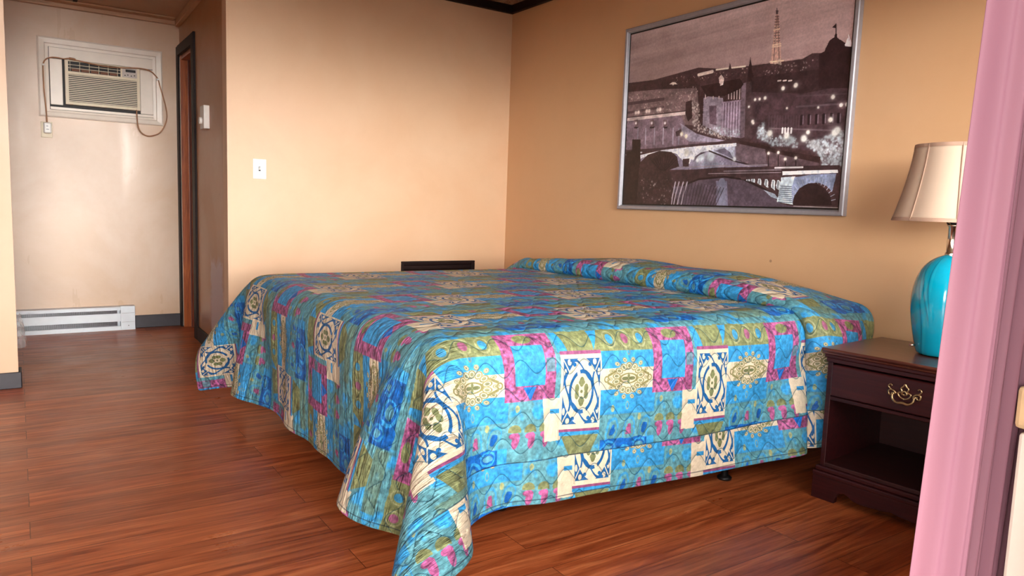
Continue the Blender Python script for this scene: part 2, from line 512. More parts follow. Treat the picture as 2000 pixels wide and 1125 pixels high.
ax0, ax1, az0, az1, af = .304, .766, 1.600, 1.898, YA - .050
bm = bmesh.new()                                   # hollow front shell: rim bars and back
box(bm, ax0, ax1, af + .012, YA - .005, az0, az1)
box(bm, ax0, ax0 + .020, af, af + .012, az0, az1); box(bm, ax1 - .018, ax1, af, af + .012, az0, az1)
box(bm, ax0 + .020, ax1 - .018, af, af + .012, az0, az0 + .018); box(bm, ax0 + .020, ax1 - .018, af, af + .012, 1.806, 1.824)
box(bm, ax0 + .020, ax1 - .018, af, af + .012, az1 - .006, az1)
box(bm, .644, .654, af, af + .012, 1.824, az1 - .006)
obj('casing', bm, M_IVORY, ac)
bm = bmesh.new(); box(bm, ax0 + .020, ax1 - .018, af + .010, af + .0125, az0 + .018, 1.806, 1)
nsl = 15; z0g, z1g = az0 + .018, 1.806
for i in range(nsl):
    z = z0g + (i + .5) * (z1g - z0g) / nsl
    prism(bm, [(af + .0005, z - .0035), (af + .0095, z - .0005), (af + .0095, z + .0045), (af + .0005, z + .0025)], 'x', ax0 + .020, ax1 - .018)
obj('grille', bm, [M_IVORY, M_BLACK], ac)
bm = bmesh.new(); box(bm, ax0 + .020, .644, af + .0105, af + .0125, 1.824, az1 - .006, 1)
for i in range(6):
    x = ax0 + .030 + i * .058
    box(bm, x, x + .0025, af + .003, af + .0105, 1.824, az1 - .006)
for z in (1.846, 1.868):
    box(bm, ax0 + .020, .644, af + .004, af + .0105, z, z + .003)
for i in range(5):
    x = ax0 + .040 + i * .058
    prism(bm, [(af + .006, 1.828), (af + .0105, 1.834), (af + .0105, 1.844)], 'x', x, x + .048, 2)
obj('air_outlet', bm, [M_IVORY, M_BLACK, plain('brown_louvre', (128, 86, 66), .6)], ac)  # louvre blades coloured brown
cp = obj('control_panel', bx(.654, ax1 - .018, af + .002, af + .012, 1.824, az1 - .006), plain('grey_control_panel', (196, 184, 176), .5), ac, bevel=.001)
for i, (px_, pz_) in enumerate(((.672, 1.838), (.690, 1.842), (.712, 1.838), (.732, 1.842), (.700, 1.872), (.726, 1.872))):
    obj('button', bx(px_ - .004, px_ + .004, af, af + .003, pz_ - .003, pz_ + .003), M_BLACK, cp)
obj('display', bx(.676, .740, af + .0005, af + .003, 1.862, 1.880), M_BLACK, cp)
cordpts = [(.741, 1.602), (.743, 1.540), (.751, 1.484), (.773, 1.443), (.813, 1.424), (.853, 1.431), (.893, 1.453), (.928, 1.507), (.944, 1.574), (.937, 1.646), (.921, 1.716), (.902, 1.786), (.887, 1.842), (.861, 1.874), (.828, 1.895), (.763, 1.898), (.647, 1.886), (.559, 1.882), (.461, 1.890), (.359, 1.904), (.330, 1.908), (.300, 1.904), (.259, 1.907), (.224, 1.903), (.195, 1.886), (.180, 1.854), (.178, 1.794), (.180, 1.675), (.186, 1.575), (.190, 1.468)]
path = []
for i, (x, z) in enumerate(cordpts):
    y = YA - .034
    if .30 < x < .78 and i > 13: y = YA - .056
    if i < 2: y = YA - .052
    if i > 27: y = YA - .030
    path.append((x, y, z))
bm = bmesh.new(); tube(bm, smooth_path(path, 5), .0044, 8)
cord = obj('power_cord', bm, M_CORD, ac)
bm = bmesh.new(); tube(bm, [(.330, YA - .056, 1.908), (.352, YA - .056, 1.907), (.368, YA - .056, 1.903)], .0085, 8)
obj('cord_tie', bm, M_CORD, cord)
pl = obj('plug', bx(.168, .216, YA - .040, YA - .0065, 1.392, 1.466), M_PLWHITE, cord, bevel=.011, seg=4)
M_GBUT = plain('grey_button', (170, 168, 166), .4)
obj('plug_button', bx(.184, .196, YA - .0415, YA - .039, 1.436, 1.444), M_GBUT, pl)
obj('plug_button', bx(.184, .200, YA - .0415, YA - .039, 1.414, 1.422), M_GBUT, pl)
ol = empty('wall_outlet', (.187, YA, 1.418), 'ivory wall outlet with a white plug in it, below the air conditioner', 'outlet')
obj('plate', bx(.154, .222, YA - .006, YA, 1.364, 1.472), M_IVORY, ol, bevel=.003)

# ------------------------------------------------------------------ baseboard heater
ht = empty('baseboard_heater', (.2, YA, 0), 'white electric baseboard heater along the floor of the far alcove wall', 'heater')
hx0, hx1 = -.62, .700
bm = bmesh.new()
prism(bm, [(YA, .008), (YA - .064, .008), (YA - .064, .030), (YA - .058, .030), (YA - .058, .014), (YA - .006, .014), (YA - .006, .160), (YA - .050, .160), (YA - .050, .146), (YA - .056, .146), (YA - .056, .170), (YA, .174)], 'x', hx0, .604)
obj('casing', bm, M_HEAT, ht)
obj('front_panel', bx(hx0, .604, YA - .064, YA - .060, .064, .124), M_HEAT, ht, bevel=.0015)
bm = bmesh.new()
for i in range(190):
    x = hx0 + .03 + i * .0062
    if x < .59: box(bm, x, x + .0016, YA - .052, YA - .008, .030, .148)
tube(bm, [(hx0 + .01, YA - .030, .090), (.60, YA - .030, .090)], .008, 8)
obj('fins', bm, M_FINS, ht)
obj('end_cap', bx(.604, hx1, YA - .066, YA, .008, .176), M_HEAT, ht, bevel=.003)
for z in (.124, .058):
    obj('end_cap_groove', bx(.612, .694, YA - .0675, YA - .065, z, z + .0015), M_FINS, ht)
bm = bmesh.new(); tube(bm, [(.655, YA - .066, .032), (.655, YA - .069, .032)], .003, 10)
obj('screw', bm, M_BLACK, ht)
obj('floor_flange', bx(hx0, hx1, YA - .066, YA, 0, .008), M_HEAT, ht)

# crumpled clear plastic at the corner beside the heater
t = NT('clear_plastic_film')
t.P(Base_Color=(.95, .93, .92, 1), Roughness=.10, Alpha=.30); t.p.inputs['Specular IOR Level'].default_value = .9
M_FILM = t.m
bm = bmesh.new()
rnd = random.Random(5); n, m_ = 22, 16
gv = []
for i in range(n):
    row = []
    for j in range(m_):
        u, v_ = i / (n - 1), j / (m_ - 1)
        w = .052 * (1 - .75 * v_) + .004
        x = -.020 + w * (math.sin(u * 2 * PI) * .9) + .010 * mnoise.noise(Vector((u * 9, v_ * 7, 1)))
        y = 5.60 + w * 1.6 * math.cos(u * 2 * PI) + .014 * mnoise.noise(Vector((u * 8, v_ * 9, 4)))
        z = .002 + v_ * .205 + (.010 * mnoise.noise(Vector((u * 11, v_ * 9, 8))) if j else 0)
        row.append(bm.verts.new((x, y, max(.001, z))))
    gv.append(row)
for i in range(n - 1):
    for j in range(m_ - 1):
        bm.faces.new((gv[i][j], gv[i + 1][j], gv[i + 1][j + 1], gv[i][j + 1]))
tag(obj('plastic_bag', bm, M_FILM), 'crumpled clear plastic bag on the floor beside the baseboard heater', 'bag')

# ------------------------------------------------------------------ switch, thermostat, vent
sw = empty('light_switch', (1.178, YB, 1.168), 'white toggle light switch plate on the back wall, above the bed foot', 'switch')
obj('plate', bx(1.141, 1.217, YB - .006, YB, 1.110, 1.225), M_PLWHITE, sw, bevel=.003)
obj('slot', bx(1.173, 1.184, YB - .0065, YB - .005, 1.155, 1.181), M_BLACK, sw)
bm = bmesh.new(); prism(bm, [(YB - .005, 1.160), (YB - .016, 1.172), (YB - .014, 1.177), (YB - .005, 1.172)], 'x', 1.1745, 1.1825)
obj('toggle', bm, M_PLWHITE, sw)
for z in (1.137, 1.199):
    bm = bmesh.new(); tube(bm, [(1.1785, YB - .004, z), (1.1785, YB - .0072, z)], .0032, 10); obj('screw', bm, M_IVORY, sw)

th = empty('thermostat', (1.01, 4.985, 1.49), 'white box thermostat with round dial on the shaded alcove side wall', 'thermostat')
xt = XA(4.98)
obj('body', bx(xt - .036, xt, 4.915, 5.025, 1.418, 1.562), M_PLWHITE, th, bevel=.004)
bm = bmesh.new(); tube(bm, [(xt - .035, 4.975, 1.470), (xt - .052, 4.975, 1.470)], .021, 20); obj('dial', bm, M_PLWHITE, th)

vt = empty('wall_vent', (2.37, YB, .30), 'dark brown wall vent low on the back wall, mostly hidden behind the bed', 'vent')
vx0, vx1, vz0, vz1 = 2.092, 2.652, .30, .616
bm = bmesh.new()
box(bm, vx0, vx1, YB - .018, YB, vz1 - .016, vz1); box(bm, vx0, vx1, YB - .018, YB, vz0, vz0 + .016)
box(bm, vx0, vx0 + .016, YB - .018, YB, vz0 + .016, vz1 - .016); box(bm, vx1 - .030, vx1, YB - .018, YB, vz0 + .016, vz1 - .016)
obj('frame', bm, M_DARK, vt, bevel=.003)
bm = bmesh.new()
for i in range(9):
    z = vz0 + .03 + i * .030
    prism(bm, [(YB - .012, z), (YB - .002, z + .012), (YB - .002, z + .022), (YB - .012, z + .016)], 'x', vx0 + .016, vx1 - .030)
box(bm, vx0 + .016, vx1 - .030, YB - .002, YB, vz0 + .016, vz1 - .016)
obj('louvres', bm, M_DARK, vt)

# ------------------------------------------------------------------ nightstand
ns = empty('nightstand', (2.357, 1.474, 0), 'dark cherry wood nightstand with one drawer and open shelf beside the bed', 'nightstand', math.radians(4.3))
D, Wd, H = .425, .530, .545                         # depth, width, height (local x into the wall, y to the left)


def nobj(name, bm, m, p=ns, **kw): return obj(name, bm, m, p, local=True, **kw)


bm = bmesh.new()
pr = [(-.018, H - .010), (-.020, H - .006), (-.018, H), (D, H), (D, H - .022), (-.008, H - .022), (-.010, H - .016)]
prism(bm, pr, 'y', -Wd - .016, .016)
nobj('top', bm, M_NTOP, bevel=.002)
bm = bmesh.new()
for a, b, z0, z1 in ((-.008, .008, H - .034, H - .022), (-.003, .003, H - .050, H - .034)):
    box(bm, a, D - .004, -Wd - b, b, z0, z1)
nobj('cornice_moulding', bm, M_NIGHT, bevel=.003)
nobj('side_panel', bx(.004, D - .006, -.018, 0, .085, H - .050), M_NIGHT, bevel=.002)
nobj('side_panel', bx(.004, D - .006, -Wd, -Wd + .018, .085, H - .050), M_NIGHT, bevel=.002)
nobj('back_panel', bx(D - .014, D - .006, -Wd + .018, -.018, .085, H - .050), M_NIN)
nobj('drawer_rail', bx(.002, .022, -Wd + .018, -.018, .360, .374), M_NIGHT, bevel=.003)
nobj('drawer_shelf', bx(.022, D - .014, -Wd + .018, -.018, .360, .370), M_NIN)
nobj('shelf', bx(.002, D - .014, -Wd + .018, -.018, .118, .132), M_NIN, bevel=.002)
dw = nobj('drawer', bx(-.008, .36, -Wd + .022, -.022, .378, H - .056), M_NIGHT, bevel=.005, seg=3)
bm = bmesh.new()
box(bm, -.010, D - .006, -Wd - .008, .010, .100, .118); box(bm, -.016, D - .006, -Wd - .014, .016, .082, .100)
nobj('base_moulding', bm, M_NIGHT, bevel=.005, seg=3)


def apron(L):                                      # bracket-foot outline along a length L
    pts = [(0, .084), (0, 0), (.085, 0), (.088, .022), (.100, .040), (.118, .046), (.135, .040), (.150, .030), (.175, .026)]
    pts += [(L / 2 - .03, .030), (L / 2, .036)]
    q = pts + [(L - a, b) for a, b in reversed(pts[:-1])]
    return q


L = Wd + .028
bm = bmesh.new(); prism(bm, [(.014 - a, b) for a, b in apron(L)], 'x', -.014, .006); nobj('front_apron', bm, M_NIGHT, bevel=.002)
for yy in (.014, -Wd + .006):
    bm = bmesh.new(); prism(bm, [(.0062 + a * .96, b) for a, b in apron(D - .012)], 'y', yy - .020, yy); nobj('side_apron', bm, M_NIGHT, bevel=.002)
# ornate bail pull
hy, hz, hx = -.272, .434, -.008
bm = bmesh.new()
for s_ in (-1, 1):
    tube(bm, smooth_path([(hx - .003, hy + s_ * .026, hz + .002), (hx - .004, hy + s_ * .038, hz + .012), (hx - .004, hy + s_ * .050, hz + .008), (hx - .004, hy + s_ * .048, hz - .004), (hx - .004, hy + s_ * .040, hz - .004), (hx - .004, hy + s_ * .038, hz + .004)], 4), .0026, 6)
    tube(bm, smooth_path([(hx - .004, hy + s_ * .042, hz + .012), (hx - .004, hy + s_ * .052, hz + .022), (hx - .004, hy + s_ * .046, hz + .030), (hx - .004, hy + s_ * .040, hz + .026)], 4), .0024, 6)
    tube(bm, smooth_path([(hx - .003, hy, hz - .012), (hx - .004, hy + s_ * .014, hz - .006), (hx - .004, hy + s_ * .020, hz + .006), (hx - .004, hy + s_ * .008, hz + .012), (hx - .004, hy + s_ * .012, hz + .022), (hx - .004, hy + s_ * .005, hz + .030), (hx - .004, hy, hz + .038)], 4), .0028, 6)
    tube(bm, smooth_path([(hx - .004, hy, hz + .002), (hx - .005, hy + s_ * .009, hz + .006), (hx - .005, hy, hz + .016)], 4), .0026, 6)
    tube(bm, [(hx, hy + s_ * .034, hz + .001), (hx - .014, hy + s_ * .034, hz + .001)], .0045, 10)
hd = nobj('handle', bm, M_BRASS, dw)
bm = bmesh.new()
tube(bm, smooth_path([(hx - .012, hy - .034, hz + .001), (hx - .015, hy - .032, hz - .014), (hx - .016, hy - .018, hz - .024), (hx - .016, hy, hz - .022), (hx - .016, hy + .018, hz - .024), (hx - .015, hy + .032, hz - .014), (hx - .012, hy + .034, hz + .001)], 5), lambda t: .0030 + .0012 * math.sin(PI * t), 8)
nobj('bail', bm, M_BRASS, hd)

# ------------------------------------------------------------------ lamp
lx, ly, lz = 2.600, 1.215, H
lp = empty('table_lamp', (lx, ly, lz), 'turquoise glass table lamp with beige bell shade standing on the nightstand', 'lamp')
t = NT('turquoise_glass')
sp = t.new('SeparateXYZ'); tc = t.new('TexCoord'); t.l.new(tc.outputs['Object'], sp.inputs[0])
ang = t.math('ARCTAN2', sp.outputs['Y'], sp.outputs['X'])
zz = sp.outputs['Z']
c0 = sr(0, 150, 178); c1 = sr(0, 92, 122); c2 = sr(40, 178, 200)
col = c0
for a0, amp, k, ph, wd in ((2.62, .26, 11.0, .4, .05), (2.86, .34, 9.0, 1.1, .04), (3.3, .3, 10.0, 2.0, .05)):
    cur = t.math('MULTIPLY_ADD', t.math('SINE', t.math('MULTIPLY_ADD', zz, k, ph)), amp, a0)
    d = t.math('ABSOLUTE', t.math('SUBTRACT', ang, cur))
    col = t.mix(t.fmap(d, 0, wd, .75, 0), col, c1)
    d2 = t.math('ABSOLUTE', t.math('SUBTRACT', ang, t.math('ADD', cur, .10)))
    col = t.mix(t.fmap(d2, 0, .09, .35, 0), col, c2)
t.P(Base_Color=col, Roughness=.10); t.p.inputs['Coat Weight'].default_value = .6; t.p.inputs['Coat Roughness'].default_value = .04
M_TURQ = t.m
bpf = [(.070, 0), (.074, .006), (.079, .020), (.088, .060), (.096, .100), (.102, .140), (.1045, .175), (.1035, .210), (.098, .245), (.088, .278), (.074, .303), (.056, .322), (.036, .335), (.020, .341), (.014, .344)]
bm = bmesh.new(); lathe(bm, [(r, z) for r, z in bpf], 64)
lb = obj('body', bm, M_TURQ, lp, local=True)
sm = lb.modifiers.new('sub', 'SUBSURF'); sm.levels = sm.render_levels = 1
bm = bmesh.new(); lathe(bm, [(.016, .340), (.016, .350), (.0125, .353), (.0125, .438), (.016, .440), (.016, .446)], 24)
obj('neck', bm, M_CHROME, lp, local=True)
bm = bmesh.new(); lathe(bm, [(.017, .446), (.019, .450), (.019, .478), (.016, .482)], 24); obj('socket', bm, M_BLACK, lp, local=True)
bm = bmesh.new(); lathe(bm, [(.013, .482), (.016, .500), (.028, .530), (.030, .550), (.022, .575), (.004, .586)], 24); obj('bulb', bm, M_PLWHITE, lp, local=True)
t = NT('beige_shade_fabric'); v = t.coord(scale=(1, 1, 1)); f = t.noise(v, 160, 3); f2 = t.noise(v, 9, 3)
tr = t.new('BsdfTranslucent'); mx = t.new('MixShader'); mx.inputs[0].default_value = .22
colr = t.mix(t.fmap(f2, .3, .7, 0, .2), sr(218, 194, 170), sr(196, 170, 146))
t.P(Base_Color=colr, Roughness=.75, Normal=t.bump(f, .15, .001)); t.l.new(colr, tr.inputs['Color'])
t.l.new(t.p.outputs[0], mx.inputs[1]); t.l.new(tr.outputs[0], mx.inputs[2]); t.l.new(mx.outputs[0], t.out.inputs['Surface'])
M_SHADE = t.m
M_SHTRIM = plain('shade_binding', (168, 136, 116), .7)
oct_ = lambda a, z: 1 - .020 * (1 - abs(math.cos(4 * (a - .1))))
zb0, zb1, rb0, rb1 = .455, .706, .187, .134


def rsh(z):
    h = (z - zb0) / (zb1 - zb0); return rb1 + (rb0 - rb1) * (1 - h) ** 1.45


zs = [zb0 + (zb1 - zb0) * i / 14 for i in range(15)]
bm = bmesh.new(); lathe(bm, [(rsh(z), z) for z in zs], 64, cap=False, rfun=oct_)
sh = obj('shade', bm, M_SHADE, lp, local=True)
so = sh.modifiers.new('thick', 'SOLIDIFY'); so.thickness = .0025; so.offset = -1
for z0, z1 in ((zb0 - .002, zb0 + .010), (zb1 - .010, zb1 + .002)):
    bm = bmesh.new(); lathe(bm, [(rsh(max(z0, zb0)) + .002, z0), (rsh(z0 + .005) + .0025, (z0 + z1) / 2), (rsh(min(z1, zb1)) + .002, z1)], 64, cap=False, rfun=oct_)
    obj('shade_binding', bm, M_SHTRIM, sh, local=True)
bm = bmesh.new()
for k in range(8):
    a = .1 + PI / 8 + k * PI / 4
    tube(bm, [((rsh(z) + .0005) * oct_(a, z) * math.cos(a), (rsh(z) + .0005) * oct_(a, z) * math.sin(a), z) for z in zs], .0028, 6)
obj('shade_seam', bm, M_SHTRIM, sh, local=True)
bm = bmesh.new()
for k in range(3):
    a = k * 2 * PI / 3; tube(bm, [(0, 0, zb1 - .015), (.122 * math.cos(a), .122 * math.sin(a), zb1 - .008)], .002, 6)
tube(bm, smooth_path([(.016, 0, .447), (.050, 0, .470), (.056, 0, .560), (.030, 0, .660), (0, 0, zb1 - .012), (-.030, 0, .660), (-.056, 0, .560), (-.050, 0, .470), (-.016, 0, .447)], 5), .002, 6)
tube(bm, [(0, 0, zb1 - .016), (0, 0, zb1 + .004)], .005, 10)
obj('harp', bm, M_BRASS, lp, local=True)
bm = bmesh.new(); tube(bm, [(-.068, .052, .032), (-.082, .062, .032)], .004, 10)
obj('knob', bm, M_CHROME, lp, local=True)

# ------------------------------------------------------------------ curtain
t = NT('mauve_curtain_cloth'); v = t.coord(scale=(1, 1, 1)); f = t.noise(v, 400, 3); f2 = t.noise(t.coord(scale=(9, 9, .5)), 2.2, 4)
colr = t.mix(t.fmap(f2, .3, .7, 0, .5), sr(128, 88, 100), sr(106, 68, 84))
t.P(Base_Color=colr, Roughness=.6, Normal=t.bump(f, .1, .0006)); t.p.inputs['Specular IOR Level'].default_value = .2
M_CURT = t.m
plan = []                                          # (distance along the rod, out of the wall)
for i in range(16): plan.append((.000 + .058 * i / 15, .016 - .028 * math.sin(PI * i / 15) + .0050 * math.sin(i * 1.9)))
for k in range(8):
    for i in range(8):
        a = i / 8
        plan.append((.062 + .0195 * (k + a), .012 + .0125 * math.sin(2 * PI * a) - .004 * k / 8))
plan.append((.226, .012)); plan.append((.232, .030))
bm = bmesh.new(); rows = []
for j in range(28):
    z = .010 + (2.18 - .010) * j / 27
    row = []
    for i, (a, b) in enumerate(plan):
        x = .668 + .068 * z + a * (1.0 - .05 * z) + .004 * math.sin(z * 2.1 + i * .21)
        y = .322 + b * (1.15 - .15 * z) + .004 * math.sin(z * 1.3 + i * .5)
        row.append(bm.verts.new((x, y, z)))
    rows.append(row)
for a, b in zip(rows[:-1], rows[1:]):
    for i in range(len(plan) - 1):
        bm.faces.new((a[i], a[i + 1], b[i + 1], b[i]))
cu = obj('curtain', bm, M_CURT, smooth=True)
so = cu.modifiers.new('thick', 'SOLIDIFY'); so.thickness = .0015
sm = cu.modifiers.new('sub', 'SUBSURF'); sm.levels = sm.render_levels = 1
tag(cu, 'mauve pleated curtain hanging close by at the right edge, before the nightstand', 'curtain')

